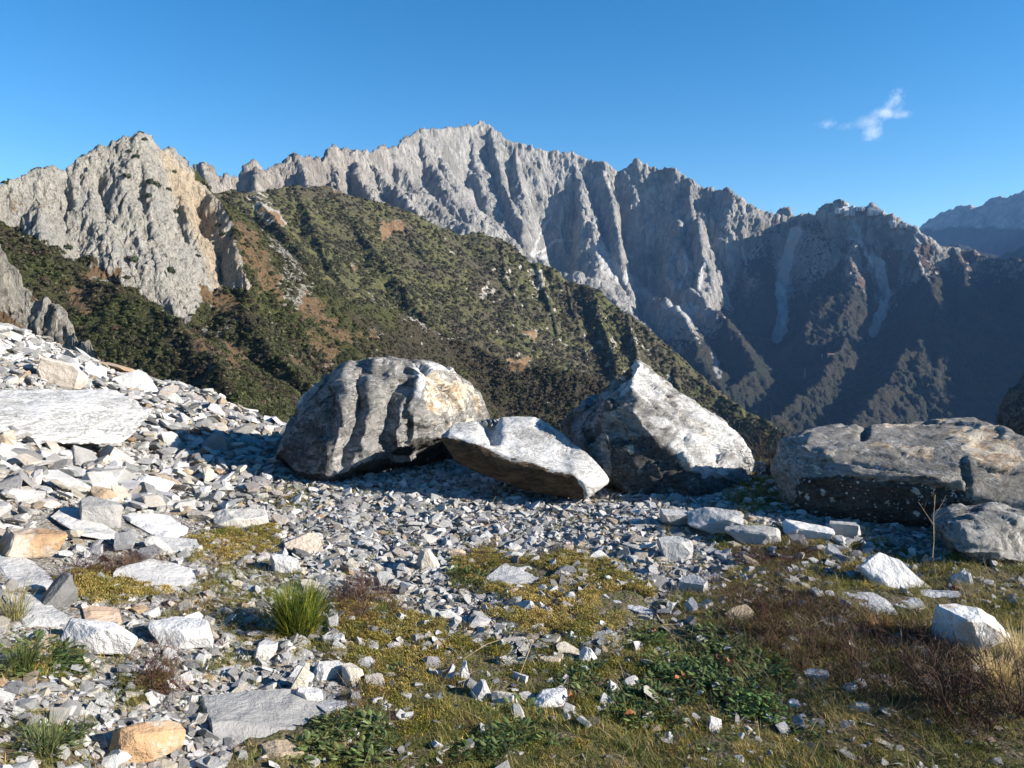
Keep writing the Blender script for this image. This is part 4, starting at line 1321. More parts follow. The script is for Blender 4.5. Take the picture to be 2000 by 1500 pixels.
def def_fluted(V, N, px, py):
    jx, jy = 24 * fbm3(V, 3.5, 3, 91), 16 * fbm3(V, 3.0, 3, 93)
    px, py = px + jx, py + jy
    front = polymask(px, py, [(640, 700), (830, 700), (850, 760), (880, 860), (760, 890), (650, 950), (630, 900)], 10)
    face = (N[:, 1] < .2)
    d = np.zeros(len(V))
    for pts, w, dep in (([(648, 738), (652, 790), (640, 850)], 16, .13), ([(703, 715), (708, 745), (692, 795)], 15, .14), ([(702, 800), (690, 850), (668, 905)], 16, .13),
                        ([(748, 712), (735, 740)], 9, .07), ([(800, 712), (785, 748), (755, 800), (742, 880)], 17, .17), ([(797, 811), (786, 862)], 9, .08), ([(668, 715), (690, 705)], 8, .05), ([(610, 800), (590, 880)], 9, .03)):
        d -= dep * vmask(px, py, pts, w)
    d -= .09 * linemask(px, py, [(770, 700), (768, 716)], 7) + .07 * linemask(px, py, [(722, 700), (716, 716)], 8) + .05 * linemask(px, py, [(838, 700), (840, 716)], 7)
    for pts, w, dep in (([(675, 720), (672, 800), (650, 900)], 10, .05), ([(740, 720), (722, 780), (700, 880)], 11, .05), ([(770, 760), (765, 860)], 8, .04), ([(815, 720), (822, 800), (805, 860)], 10, .05)):
        d += dep * vmask(px, py, pts, w)
    return towards_camera(V) * (.78 * d * face)[:, None] + N * (.045 * face * (ridged3(V[:, 0] * 2.6 + .6 * V[:, 2], V[:, 1] * 2.6, V[:, 2] * 1.5, 3, 19) - .45))[:, None]


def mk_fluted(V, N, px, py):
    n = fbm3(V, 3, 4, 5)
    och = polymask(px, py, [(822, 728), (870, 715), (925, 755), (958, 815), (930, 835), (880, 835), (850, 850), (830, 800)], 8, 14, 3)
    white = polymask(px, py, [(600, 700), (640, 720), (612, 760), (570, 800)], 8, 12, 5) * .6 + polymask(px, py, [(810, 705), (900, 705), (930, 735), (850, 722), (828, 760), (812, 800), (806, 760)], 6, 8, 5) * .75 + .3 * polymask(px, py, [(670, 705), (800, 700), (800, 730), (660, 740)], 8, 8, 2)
    under = sstep(-.15, -.5, N[:, 2])  # shade of the undercut, painted dark on downward faces
    leftf = polymask(px, py, [(530, 900), (640, 720), (665, 760), (645, 940)], 8, 10, 3) * .55  # left face painted darker for the shade it lies in
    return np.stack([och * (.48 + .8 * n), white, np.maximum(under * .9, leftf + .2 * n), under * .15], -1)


MB1 = boulder_material('fluted_marble', (0.243, 0.233, 0.218), (0.166, 0.158, 0.149), (0.089, 0.086, 0.081), (0.40, 0.29, 0.17), (0.10, .065, .04), streak=(1, 1, 2.0), rot=(0, .3, 0))
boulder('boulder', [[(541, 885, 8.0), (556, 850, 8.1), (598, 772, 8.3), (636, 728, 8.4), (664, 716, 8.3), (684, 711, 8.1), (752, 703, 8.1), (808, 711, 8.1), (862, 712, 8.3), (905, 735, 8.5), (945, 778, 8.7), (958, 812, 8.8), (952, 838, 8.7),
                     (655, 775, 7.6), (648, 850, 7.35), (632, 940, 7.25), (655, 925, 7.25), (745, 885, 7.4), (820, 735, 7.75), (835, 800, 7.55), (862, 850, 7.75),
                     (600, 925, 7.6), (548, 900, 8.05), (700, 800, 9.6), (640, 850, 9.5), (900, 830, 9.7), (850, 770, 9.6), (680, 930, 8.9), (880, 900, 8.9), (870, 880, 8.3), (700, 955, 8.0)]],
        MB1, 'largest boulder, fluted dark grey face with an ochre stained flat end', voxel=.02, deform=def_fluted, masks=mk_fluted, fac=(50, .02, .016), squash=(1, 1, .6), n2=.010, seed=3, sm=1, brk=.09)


# -- tilted slab, white on top, brown underneath
def def_slab(V, N, px, py):
    up = N[:, 2] > .1
    d = -.13 * linemask(px, py, [(955, 822), (962, 842)], 17) * up - .07 * linemask(px, py, [(1000, 860), (1060, 870), (1100, 880)], 30) * up
    for k, x in enumerate(range(1050, 1130, 9)):
        d += -.012 * linemask(px, py, [(x, 812 + (x - 1050) * .55), (x - 4, 832 + (x - 1050) * .55)], 4)
    return N * d[:, None]


def mk_slab(V, N, px, py):
    brown = polymask(px, py, [(850, 845), (878, 848), (905, 862), (935, 868), (985, 893), (1010, 893), (1060, 912), (1120, 925), (1135, 950), (1148, 990), (1000, 1000), (860, 900)], 3, 7, 3, 14)
    return np.stack([brown * 0 + .05, .85 * (1 - brown) * (1 - .5 * polymask(px, py, [(985, 830), (1080, 830), (1110, 870), (1010, 860)], 14, 8, 3)), .2 * (1 - brown) * polymask(px, py, [(985, 830), (1080, 830), (1110, 870), (1010, 860)], 14, 8, 3), brown * (1 - sstep(.45, .7, N[:, 2]))], -1)


MB2 = boulder_material('white_brown_marble', (0.359, 0.353, 0.340), (0.269, 0.264, 0.257), (0.153, 0.150, 0.149), (0.40, 0.27, 0.14), (0.135, 0.088, 0.048), streak=(1, 1, 2.4), rot=(0, .35, 0))
boulder('boulder', [[(863, 852, 6.95), (880, 832, 7.1), (915, 821, 7.3), (950, 832, 7.3), (1000, 811, 7.45), (1055, 815, 7.4), (1100, 842, 7.2), (1140, 878, 7.0), (1183, 925, 6.75), (1190, 945, 6.65), (1150, 975, 6.5),
                     (878, 850, 6.8), (935, 868, 6.72), (1000, 895, 6.6), (1122, 925, 6.45), (1138, 940, 6.42), (870, 872, 6.8), (890, 905, 6.8), (940, 925, 6.75), (1020, 955, 6.65), (1080, 968, 6.6), (1145, 977, 6.5),
                     (1000, 930, 7.3), (1100, 950, 7.2), (930, 905, 7.2)]],
        MB2, 'low tilted slab, clean white top over a brown underside, leaning on the largest boulder', voxel=.016, deform=def_slab, masks=mk_slab, fac=(30, .015, .007), n1=.004, n2=.005, seed=13, sm=1)


# -- pyramid
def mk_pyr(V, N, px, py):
    lit = polymask(px, py, [(1225, 700), (1250, 705), (1480, 870), (1490, 920), (1420, 930), (1340, 920), (1290, 850), (1240, 790), (1200, 800), (1195, 785)], 6, 12, 3)  # sunlit side painted whiter over its own pale stone
    dark = polymask(px, py, [(1185, 860), (1280, 850), (1340, 920), (1470, 950), (1470, 1010), (1200, 990)], 8, 14, 6)  # shade on the lower front, painted dark
    left = polymask(px, py, [(1090, 835), (1240, 700), (1225, 790), (1180, 810), (1180, 950)], 6, 6, 3)  # shade of the left flank, painted in as dark streaks
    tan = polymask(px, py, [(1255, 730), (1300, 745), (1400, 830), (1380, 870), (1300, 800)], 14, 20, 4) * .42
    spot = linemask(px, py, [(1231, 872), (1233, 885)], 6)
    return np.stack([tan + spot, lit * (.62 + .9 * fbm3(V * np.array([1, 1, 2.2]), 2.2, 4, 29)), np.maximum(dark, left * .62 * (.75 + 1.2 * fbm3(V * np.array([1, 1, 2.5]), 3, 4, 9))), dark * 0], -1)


def def_pyr(V, N, px, py):
    d = .05 * (ridged3(V[:, 0] * 1.8 + 1.2 * V[:, 2], V[:, 1] * 1.8, V[:, 2] * 1.2, 3, 29) - .45) + .03 * linemask(px, py, [(1238, 740), (1235, 765), (1205, 785)], 16) - .07 * linemask(px, py, [(1262, 800), (1330, 880), (1420, 920)], 12) + .06 * linemask(px, py, [(1255, 780), (1300, 850), (1345, 900)], 14) \
        + .05 * linemask(px, py, [(1240, 810), (1285, 870)], 8) - .05 * linemask(px, py, [(1200, 830), (1195, 920)], 8) - .04 * linemask(px, py, [(1400, 880), (1460, 940)], 12)
    return N * d[:, None]


MB3 = boulder_material('pale_marble', (0.279, 0.268, 0.255), (0.180, 0.174, 0.162), (0.089, 0.086, 0.081), (0.42, 0.33, 0.22), (0.12, .08, .05), lichen=.25, streak=(1, 1, 2.6), rot=(0, -.7, 0))
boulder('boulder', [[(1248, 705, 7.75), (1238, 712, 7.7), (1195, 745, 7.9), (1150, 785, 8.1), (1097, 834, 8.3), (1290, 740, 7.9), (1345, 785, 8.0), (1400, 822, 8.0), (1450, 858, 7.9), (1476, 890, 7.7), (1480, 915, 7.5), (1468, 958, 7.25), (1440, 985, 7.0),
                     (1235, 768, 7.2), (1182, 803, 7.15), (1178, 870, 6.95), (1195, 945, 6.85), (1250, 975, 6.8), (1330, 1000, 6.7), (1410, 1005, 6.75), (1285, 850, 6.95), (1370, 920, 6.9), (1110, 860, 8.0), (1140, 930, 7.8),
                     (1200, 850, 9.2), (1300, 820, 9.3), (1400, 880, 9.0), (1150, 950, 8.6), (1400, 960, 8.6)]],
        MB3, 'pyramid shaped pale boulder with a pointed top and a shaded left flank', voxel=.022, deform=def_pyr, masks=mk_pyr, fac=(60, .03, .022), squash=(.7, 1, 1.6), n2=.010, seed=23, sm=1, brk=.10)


# -- long dark slab at the right
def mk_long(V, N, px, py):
    dark = polymask(px, py, [(1560, 935), (1640, 928), (1680, 938), (1800, 945), (1880, 960), (1900, 975), (1880, 1080), (1540, 1050)], 4, 10, 3, 16)  # shade of the overhanging lower face, painted dark
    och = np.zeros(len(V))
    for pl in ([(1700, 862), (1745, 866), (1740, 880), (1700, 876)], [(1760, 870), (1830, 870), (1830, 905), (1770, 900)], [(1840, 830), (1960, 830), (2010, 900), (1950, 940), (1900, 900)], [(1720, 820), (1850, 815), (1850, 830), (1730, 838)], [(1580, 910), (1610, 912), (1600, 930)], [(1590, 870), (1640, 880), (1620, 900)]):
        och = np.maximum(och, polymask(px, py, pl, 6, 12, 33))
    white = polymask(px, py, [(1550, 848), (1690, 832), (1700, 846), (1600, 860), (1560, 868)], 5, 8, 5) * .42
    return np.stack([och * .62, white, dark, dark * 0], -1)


def def_long(V, N, px, py):
    d = -.05 * linemask(px, py, [(1572, 940), (1640, 925), (1700, 940), (1800, 946), (1880, 965)], 6) + .035 * linemask(px, py, [(1570, 928), (1660, 916), (1760, 928), (1880, 950)], 7) \
        - .05 * linemask(px, py, [(1690, 830), (1685, 850)], 6) - .03 * linemask(px, py, [(1880, 900), (1890, 960)], 6) - .04 * linemask(px, py, [(1660, 905), (1740, 918), (1800, 930)], 3)
    return N * d[:, None]


MB4 = boulder_material('dark_marble', (0.224, 0.209, 0.187), (0.157, 0.148, 0.132), (0.081, 0.077, 0.071), (0.42, 0.27, 0.13), (0.10, .07, .05), lichen=1.0, streak=(1, 1, 2.2), rot=(0, .12, 0))
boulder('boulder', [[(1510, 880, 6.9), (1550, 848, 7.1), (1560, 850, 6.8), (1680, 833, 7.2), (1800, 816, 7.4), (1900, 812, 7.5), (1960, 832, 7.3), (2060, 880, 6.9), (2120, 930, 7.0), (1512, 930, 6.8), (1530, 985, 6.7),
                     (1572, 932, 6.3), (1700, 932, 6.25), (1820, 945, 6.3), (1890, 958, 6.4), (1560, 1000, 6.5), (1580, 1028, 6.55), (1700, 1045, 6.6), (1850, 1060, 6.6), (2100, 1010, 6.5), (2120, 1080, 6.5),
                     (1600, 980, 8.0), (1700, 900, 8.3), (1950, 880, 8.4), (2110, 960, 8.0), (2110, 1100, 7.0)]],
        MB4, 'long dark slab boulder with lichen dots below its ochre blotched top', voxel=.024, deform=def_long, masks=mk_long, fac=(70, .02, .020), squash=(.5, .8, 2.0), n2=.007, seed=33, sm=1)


def mk_corner(V, N, px, py):
    n = fbm3(V, 3, 4, 15)
    return np.stack([.35 * polymask(px, py, [(1820, 1000), (1900, 990), (1870, 1050)], 10, 10, 3), n * 0 + .05, np.clip(.28 + n, 0, 1), n * 0], -1)


MB5 = boulder_material('grey_marble', (0.284, 0.273, 0.254), (0.200, 0.194, 0.179), (0.111, 0.106, 0.100), (0.36, 0.27, 0.17), (0.10, .07, .05))
boulder('boulder', [[(1808, 1002, 6.30), (1880, 996, 6.33), (1905, 984, 6.28), (1970, 975, 6.3), (2060, 1000, 6.4), (1825, 1040, 5.75), (1860, 1075, 5.56), (1930, 1112, 5.56), (2010, 1118, 5.85), (2070, 1100, 6.3),
                     (1900, 1018, 5.72), (1985, 1010, 5.95), (2050, 1035, 6.15), (1900, 1060, 6.98), (2050, 1040, 6.95), (1840, 1060, 6.28)]],
        MB5, 'blocky grey boulder under the overhang of the long dark slab', voxel=.016, masks=mk_corner, fac=(60, .05, .016), squash=(.8, 1, 1.4), n2=.007, seed=43, sm=1, brk=.04)

boulder('boulder', [[(1952, 800, 8.6), (1962, 775, 8.6), (1985, 740, 8.7), (2010, 700, 8.8), (2080, 640, 8.9), (2180, 640, 8.9), (2300, 800, 8.6), (1960, 830, 8.6), (1990, 900, 8.8), (2280, 1000, 8.6), (2000, 860, 8.3), (2100, 860, 8.1), (2200, 750, 10.2), (2050, 780, 10.2), (2000, 900, 10.2), (2060, 1080, 8.7), (2280, 1120, 8.9), (2050, 1060, 10.0)]],
        MB5, 'dark lichened boulder cut by the frame, behind the long dark slab', voxel=.04, masks=lambda V, N, px, py: np.stack([V[:, 0] * 0 + .12, V[:, 0] * 0, V[:, 0] * 0 + .75, V[:, 0] * 0], -1), fac=(30, .03, .03), n2=.02, seed=53)


# -- big white slab half buried in the scree on the left
def mk_white(V, N, px, py):
    n = fbm3(V * np.array([1, 1, 4]), 1.2, 4, 15)
    return np.stack([.18 + n * .6, n * 0 + .95, np.clip(n - .1, 0, .3), n * 0], -1)


MB6 = boulder_material('white_marble', (0.467, 0.458, 0.438), (0.378, 0.372, 0.361), (0.234, 0.231, 0.227), (0.50, 0.44, 0.34), (0.12, .08, .05), streak=(1, 1, 5.0), rot=(0, .1, 0))
boulder('boulder', [[(-160, 770, 8.2), (0, 763, 8.3), (60, 764, 8.3), (170, 757, 8.5), (215, 762, 8.5), (262, 780, 8.4), (288, 803, 8.2), (286, 818, 8.0), (268, 842, 7.75), (236, 868, 7.55), (205, 846, 7.6), (110, 850, 7.4), (0, 860, 7.2), (-160, 860, 7.0),
                     (0, 790, 7.95), (160, 780, 8.1), (235, 790, 8.1), (200, 830, 9.0), (0, 800, 9.0)]],
        MB6, 'great white banded slab half buried in the left scree', voxel=.02, masks=mk_white, fac=(30, .02, .010), squash=(.6, 1, 2.5), n2=.006, seed=63, sm=1)
# ------------------------------------------------------------------ loose stones
def rock_bm(seed, dims=(1, .7, .4), cuts=12, bevel=.03, sub=0, rough=0.0, sharp=1.0):
    """an angular chip: a block cut down by random planes, edges slightly broken, longest side about 1"""
    rg = np.random.default_rng(seed)
    bm = bmesh.new()
    bmesh.ops.create_cube(bm, size=1.0)
    for k in range(cuts):
        n = rg.normal(size=3)
        n[2] *= .8
        n /= np.linalg.norm(n)
        sup = .5 * np.abs(n).sum()
        d = sup * rg.uniform(.50, .84)
        r = bmesh.ops.bisect_plane(bm, geom=bm.verts[:] + bm.edges[:] + bm.faces[:], plane_co=Vector(n * d), plane_no=Vector(n), clear_outer=True)
        ed = [e for e in r['geom_cut'] if isinstance(e, bmesh.types.BMEdge)]
        if ed:
            bmesh.ops.contextual_create(bm, geom=ed)
    # shear a little so that no two chips look alike
    sh = rg.normal(size=2) * .18 * sharp
    for v in bm.verts:
        v.co.x = v.co.x * dims[0] + sh[0] * v.co.z * dims[0]
        v.co.y = v.co.y * dims[1] + sh[1] * v.co.z
        v.co.z *= dims[2]
    bmesh.ops.remove_doubles(bm, verts=bm.verts, dist=.012)
    bmesh.ops.dissolve_degenerate(bm, edges=bm.edges, dist=.01)
    if bevel:
        try:
            bmesh.ops.bevel(bm, geom=bm.edges[:], offset=bevel * min(dims), offset_type='OFFSET', segments=1, profile=.5, affect='EDGES', clamp_overlap=True)
        except Exception:
            pass
    bmesh.ops.triangulate(bm, faces=bm.faces)
    if sub:
        for _ in range(sub):
            ee = [e for e in bm.edges if e.calc_length() > .09]
            bmesh.ops.subdivide_edges(bm, edges=ee, cuts=1, use_grid_fill=False)
            bmesh.ops.triangulate(bm, faces=[f for f in bm.faces if len(f.verts) > 3])
        V = np.array([v.co[:] for v in bm.verts])
        bm.normal_update()
        N = np.array([v.normal[:] for v in bm.verts])
        d = rough * (fbm3(V + seed, 3.0, 4, seed) + .8 * (.3 - np.abs(fbm3(V + seed, 6.0, 3, seed + 5))))
        V = V + N * d[:, None]
        for v, c in zip(bm.verts, V):
            v.co = Vector(c)
    return bm


def stone_material():
    m = NT('marble_chips')
    co = m.coord('Object')
    rnd = m.n('ShaderNodeObjectInfo').outputs['Random']
    off = m.n('ShaderNodeCombineXYZ', {0: m.math('MULTIPLY', rnd, 37.0), 1: m.math('MULTIPLY', rnd, 91.0), 2: m.math('MULTIPLY', rnd, 53.0)}).outputs[0]
    va = m.n('ShaderNodeVectorMath', operation='ADD')
    m.put(va.inputs[0], co)
    m.put(va.inputs[1], off)
    co = va.outputs[0]
    tint = m.attr('tint', 'INSTANCER').outputs['Color']
    n1 = m.noise(m.mapping(co, (1, 1, 3)), 1.8, 6, .6, .6)
    n2 = m.noise(co, 7, 6, .7, .5)
    sat = m.n('ShaderNodeSeparateColor', {'Color': tint}, mode='HSV').outputs[1]
    patch = m.math('MULTIPLY', m.ramp(sat, .35, .6), m.ramp(m.noise(co, 3.2, 6, .7, .8), .48, .60))
    tint = m.mix(m.math('MULTIPLY', patch, .8), tint, (.42, .385, .33))
    c = m.mix(1.0, tint, m.mix(m.ramp(n1, .3, .7), (0.80, 0.80, 0.81), (1.12, 1.11, 1.10)), 'MULTIPLY')
    c = m.mix(m.math('MULTIPLY', m.ramp(n2, .55, .68), .55), c, m.mix(1.0, c, (.55, .56, .58), 'MULTIPLY'))
    rr = m.math('ADD', m.ramp(n2, .45, .62), m.ramp(rnd, .80, .97, -.8, .25))
    c = m.mix(m.math('MULTIPLY', m.ramp(rr, .35, .95), .45), c, (.42, .29, .17))
    c = m.mix(m.math('MULTIPLY', m.ramp(m.noise(co, 26, 4, .7), .60, .74), .35), c, (.11, .10, .085))
    return m.base(c, m.bump(m.math('ADD', n2, m.math('MULTIPLY', m.noise(co, 22, 5, .7), .6)), .55, .05), .72)


M_STONE = stone_material()


def bm_mesh(bm, name, mat, smooth=False):
    me = bpy.data.meshes.new(name)
    bm.to_mesh(me)
    bm.free()
    for p in me.polygons:
        p.use_smooth = smooth
    me.materials.append(mat)
    return me


STONE_PROTO = []
for k in range(30):
    dims = [(1, .72, .34), (1, .6, .25), (1, .8, .5), (1, .5, .42), (.95, .85, .28), (1, .62, .55)][k % 6]
    STONE_PROTO.append(bm_mesh(rock_bm(100 + k, dims, 9 + k % 5, .05), 'stone', M_STONE))
FINE_PROTO = []
for k in range(12):
    dims = [(1, .72, .34), (1, .6, .25), (1, .8, .5), (1, .85, .6)][k % 4]
    FINE_PROTO.append(bm_mesh(rock_bm(200 + k, dims, 6, .0), 'stone', M_STONE))


def collection_of(name, meshes):
    c = bpy.data.collections.new(name)
    for i, me in enumerate(meshes):
        o = bpy.data.objects.new('%s_piece_%03d' % (name, i), me)
        c.objects.link(o)
    return c


def scatter(name, coll, pos, rot, scl, idx, tint, kind='stuff', label=None, cat=None, extra=None):
    """one object of many small pieces: geometry nodes place the collection's meshes on stored points"""
    me = bpy.data.meshes.new(name)
    n = len(pos)
    me.vertices.add(n)
    me.vertices.foreach_set('co', np.ascontiguousarray(pos, np.float32).ravel())
    for nm, arr, ty in (('rot', rot, 'FLOAT_VECTOR'), ('scl', scl, 'FLOAT_VECTOR'), ('tint', tint, 'FLOAT_VECTOR')):
        a = me.attributes.new(nm, ty, 'POINT')
        a.data.foreach_set('vector', np.ascontiguousarray(arr, np.float32).ravel())
    a = me.attributes.new('idx', 'INT', 'POINT')
    a.data.foreach_set('value', np.ascontiguousarray(idx, np.int32))
    o = link(bpy.data.objects.new(name, me))
    ng = bpy.data.node_groups.new(name, 'GeometryNodeTree')
    ng.interface.new_socket('Geometry', in_out='INPUT', socket_type='NodeSocketGeometry')
    ng.interface.new_socket('Geometry', in_out='OUTPUT', socket_type='NodeSocketGeometry')
    gi, go = ng.nodes.new('NodeGroupInput'), ng.nodes.new('NodeGroupOutput')
    ip = ng.nodes.new('GeometryNodeInstanceOnPoints')
    ci = ng.nodes.new('GeometryNodeCollectionInfo')
    ci.inputs['Collection'].default_value = coll
    ci.inputs['Separate Children'].default_value = True
    ci.inputs['Reset Children'].default_value = True

    def na(nm, ty):
        nd = ng.nodes.new('GeometryNodeInputNamedAttribute')
        nd.data_type = ty
        nd.inputs['Name'].default_value = nm
        return nd.outputs['Attribute']
    ng.links.new(gi.outputs[0], ip.inputs['Points'])
    ng.links.new(ci.outputs[0], ip.inputs['Instance'])
    ip.inputs['Pick Instance'].default_value = True
    ng.links.new(na('idx', 'INT'), ip.inputs['Instance Index'])
    ng.links.new(na('rot', 'FLOAT_VECTOR'), ip.inputs['Rotation'])
    ng.links.new(na('scl', 'FLOAT_VECTOR'), ip.inputs['Scale'])
    ng.links.new(ip.outputs[0], go.inputs[0])
    md = o.modifiers.new('scatter', 'NODES')
    md.node_group = ng
    tag(o, label, cat, None, kind)
    return o


def ground_hit(px, py):
    dx, dy, dz = ray(px, py)
    r = np.linspace(1.2, 16, 1500)
    d = EYE + dz * r - ground(dx * r, dy * r, False)
    i = np.argmax(d < 0)
    if d[i] >= 0:
        i = np.argmin(d)
    return np.array([dx * r[i], dy * r[i], ground(dx * r[i], dy * r[i], False)]), r[i]


WHITE, PALE, GREY, DARK, CREAM, TAN, ORANGE = (.52, .513, .498), (.395, .39, .378), (.25, .247, .24), (.12, .119, .117), (.42, .38, .315), (.31, .245, .17), (.35, .225, .125)
# (px, py of the foot, width, height in the picture, kind, colour, yaw, label)
HAND = [
    (58, 1092, 92, 56, 'block', ORANGE, .25, 'rusty orange block with a squared face at the foot of the left scree'),
    (108, 1186, 64, 50, 'wedge', DARK, .3, 'dark grey pointed wedge stone standing beside a golden moss patch'),
    (186, 1282, 118, 66, 'block', WHITE, -.2, 'large white angular block with a vertical crack, bottom left'),
    (350, 1266, 112, 50, 'block', WHITE, -.1, 'long white flat-topped stone lying between thyme patches'),
    (312, 1158, 138, 44, 'slab', PALE, -.35, 'thin pale curved slab lying beside golden moss'),
    (186, 1024, 76, 56, 'block', GREY, .1, 'rounded grey block with a white chipped side low in the scree'),
    (535, 1450, 250, 84, 'slab', GREY, .22, 'largest flat grey slab with white veins sunk in the gravel, bottom edge'),
    (278, 1482, 102, 62, 'block', ORANGE, .4, 'bright orange stained stone at the bottom edge'),
    (1012, 1156, 104, 62, 'slab', PALE, -.3, 'pale four-cornered slab bedded in golden brown moss'),
    (1890, 1272, 106, 88, 'block', WHITE, .6, 'big white boulder stone in the grass by the dry shrub'),
    (1735, 1152, 108, 56, 'slabt', WHITE, -.45, 'white rippled slab in the grass under the grey blocky boulder'),
    (1395, 1042, 100, 48, 'block', PALE, .1, 'pale rough rock with a peaked top below the pyramid boulder'),
    (1318, 1028, 72, 36, 'block', PALE, .3, 'flat pale rock joined to the foot of the pyramid boulder'),
    (1472, 1066, 100, 44, 'block', (0.312, 0.307, 0.294), .0, 'grey speckled wedge-ended rock between two pale rocks'),
    (1572, 1056, 88, 36, 'block', WHITE, .1, 'clean white flat rock in front of the long dark slab'),
    (1650, 1056, 54, 40, 'round', PALE, .0, 'pale rounded rock in the shade line of the long dark slab'),
    (1695, 1206, 76, 50, 'slab', PALE, .4, 'flat white slab with a grey web, sunk in the grass'),
    (1765, 1200, 70, 26, 'slab', WHITE, -.2, 'narrow white slab next to the rippled slab'),
    (1830, 1185, 70, 20, 'slab', WHITE, .2, 'thin white flake behind the big white boulder stone'),
    (1222, 1212, 46, 54, 'slab', (0.400, 0.403, 0.413), .9, 'smooth bluish grey flat stone at the edge of the golden moss'),
    (1318, 1094, 64, 48, 'block', PALE, .2, 'white peaked stone above the gravel bank'),
    (1352, 1160, 52, 36, 'block', PALE, -.4, 'white grooved stone at the edge of the grass'),
    (1448, 1218, 46, 40, 'slabt', TAN, -.6, 'tan flat stone leaning in the dry grass'),
    (683, 1340, 42, 42, 'block', CREAM, -.7, 'cream stone with a split face on the moss'),
    (640, 1328, 62, 32, 'block', PALE, .5, 'broad pale stone next to the split cream stone'),
    (580, 1354, 38, 54, 'wedge', CREAM, .2, 'upright cream wedge among white pebbles'),
    (602, 1374, 46, 26, 'round', WHITE, .1, 'smooth white flat stone above the veined slab'),
    (512, 1292, 40, 38, 'round', PALE, .3, 'pale egg shaped stone in the pebble bed'),
    (651, 1266, 42, 28, 'block', PALE, .1, 'small pale box shaped stone right of the green tuft'),
    (906, 1338, 24, 42, 'wedge', WHITE, .1, 'small upright white stone like a tooth in the turf'),
    (975, 1332, 50, 22, 'slab', WHITE, -.1, 'flat white stone in the turf beside the upright one'),
    (1015, 1338, 32, 26, 'block', PALE, -.5, 'pale stone tilted beside a dry stalk'),
    (938, 1374, 50, 38, 'wedge', PALE, .3, 'pale triangular stone point-down in the turf'),
    (985, 1390, 50, 38, 'round', CREAM, .0, 'round beige stone with a tan top in the turf'),
    (1074, 1388, 70, 38, 'block', WHITE, .3, 'white wedge block, largest of the stones in the turf'),
    (1098, 1468, 60, 32, 'slab', PALE, -.4, 'pale diamond shaped flat stone in short turf near the bottom edge'),
    (1266, 1420, 26, 26, 'block', CREAM, .4, 'small cream stone beside an orange leaf'),
    (1078, 1306, 42, 26, 'block', (0.362, 0.338, 0.288), .1, 'beige box shaped stone in the moss'),
    (1150, 1298, 42, 28, 'wedge', WHITE, .4, 'white faceted stone above the leafy weeds'),
    (1143, 1322, 26, 22, 'block', WHITE, -.4, 'small white cube-like stone above the grey-green weed'),
    (118, 752, 74, 54, 'block', (0.450, 0.394, 0.338), -.2, 'big cream and orange block high in the left scree'),
    (232, 730, 56, 14, 'slab', ORANGE, -.1, 'orange topped flat stone on the skyline of the scree'),
    (260, 768, 62, 46, 'slabt', PALE, -.9, 'thin pale plate leaning below the orange topped stone'),
    (412, 880, 46, 32, 'wedge', GREY, .1, 'pyramid shaped stone in the boulder shadow'),
    (296, 968, 62, 44, 'slabt', WHITE, -.4, 'white plate tipped up at the rim of the boulder shadow'),
    (200, 980, 48, 30, 'block', (0.325, 0.244, 0.163), .1, 'rusty brown block in the middle of the scree'),
    (400, 1020, 60, 20, 'block', (0.362, 0.325, 0.275), -.2, 'brownish flat block below the boulder shadow'),
    (590, 1078, 66, 44, 'slabt', (0.425, 0.356, 0.288), .2, 'tan facetted stone at the left edge of the gravel bank'),
    (556, 1122, 52, 46, 'block', (0.375, 0.375, 0.375), .2, 'square grey stone at the left edge of the gravel bank'),
    (470, 1030, 100, 32, 'block', (0.413, 0.394, 0.356), .05, 'humped grey slab behind a golden moss cushion'),
    (838, 1114, 48, 36, 'wedge', CREAM, .1, 'white stone with an orange cap beside the golden moss'),
    (895, 1094, 30, 26, 'block', (0.450, 0.344, 0.244), .0, 'pinkish stone at the tip of the golden moss'),
    (1108, 1080, 30, 18, 'block', (0.438, 0.288, 0.175), .1, 'small orange stone on top of the gravel bank'),
    (40, 1150, 66, 56, 'slab', PALE, .2, 'broad pale slab at the left edge below the scree'),
    (70, 1230, 70, 56, 'slab', PALE, .3, 'pale broken slab above the large cracked block'),
    (200, 1230, 60, 34, 'slab', (0.375, 0.269, 0.188), .1, 'orange brown slab behind the large cracked block'),
    (160, 1060, 84, 40, 'slab', PALE, .5, 'long pale plate sloping beside the rusty orange block'),
    (305, 1052, 96, 40, 'slab', WHITE, .35, 'long white plate in the lower scree'),
    (345, 1085, 80, 30, 'slab', PALE, .05, 'smooth pale oval slab at the lower rim of the scree'),
    (545, 1490, 70, 30, 'block', TAN, .3, 'tan stone cut by the bottom edge'),
    (660, 1400, 80, 28, 'slab', PALE, -.2, 'pale slab running out from under the herbs'),
    (1875, 1145, 42, 24, 'wedge', (0.425, 0.425, 0.419), .1, 'grey white stone under the grey blocky boulder'),
    (1550, 1392, 26, 20, 'round', WHITE, .0, 'small white twin stone in the dark grass'),
    (1680, 1398, 34, 18, 'round', PALE, .2, 'pale stone pair low in the dark grass'),
    (1590, 1335, 40, 26, 'block', PALE, .1, 'mottled stone sunk in grass by the leafy weed'),
    (1420, 1505, 60, 24, 'slab', PALE, .1, 'pale flat stone at the bottom edge'),
    (1985, 1500, 60, 24, 'slab', PALE, .1, 'pale flat stone in the bottom corner'),
]
HAND_POS = []
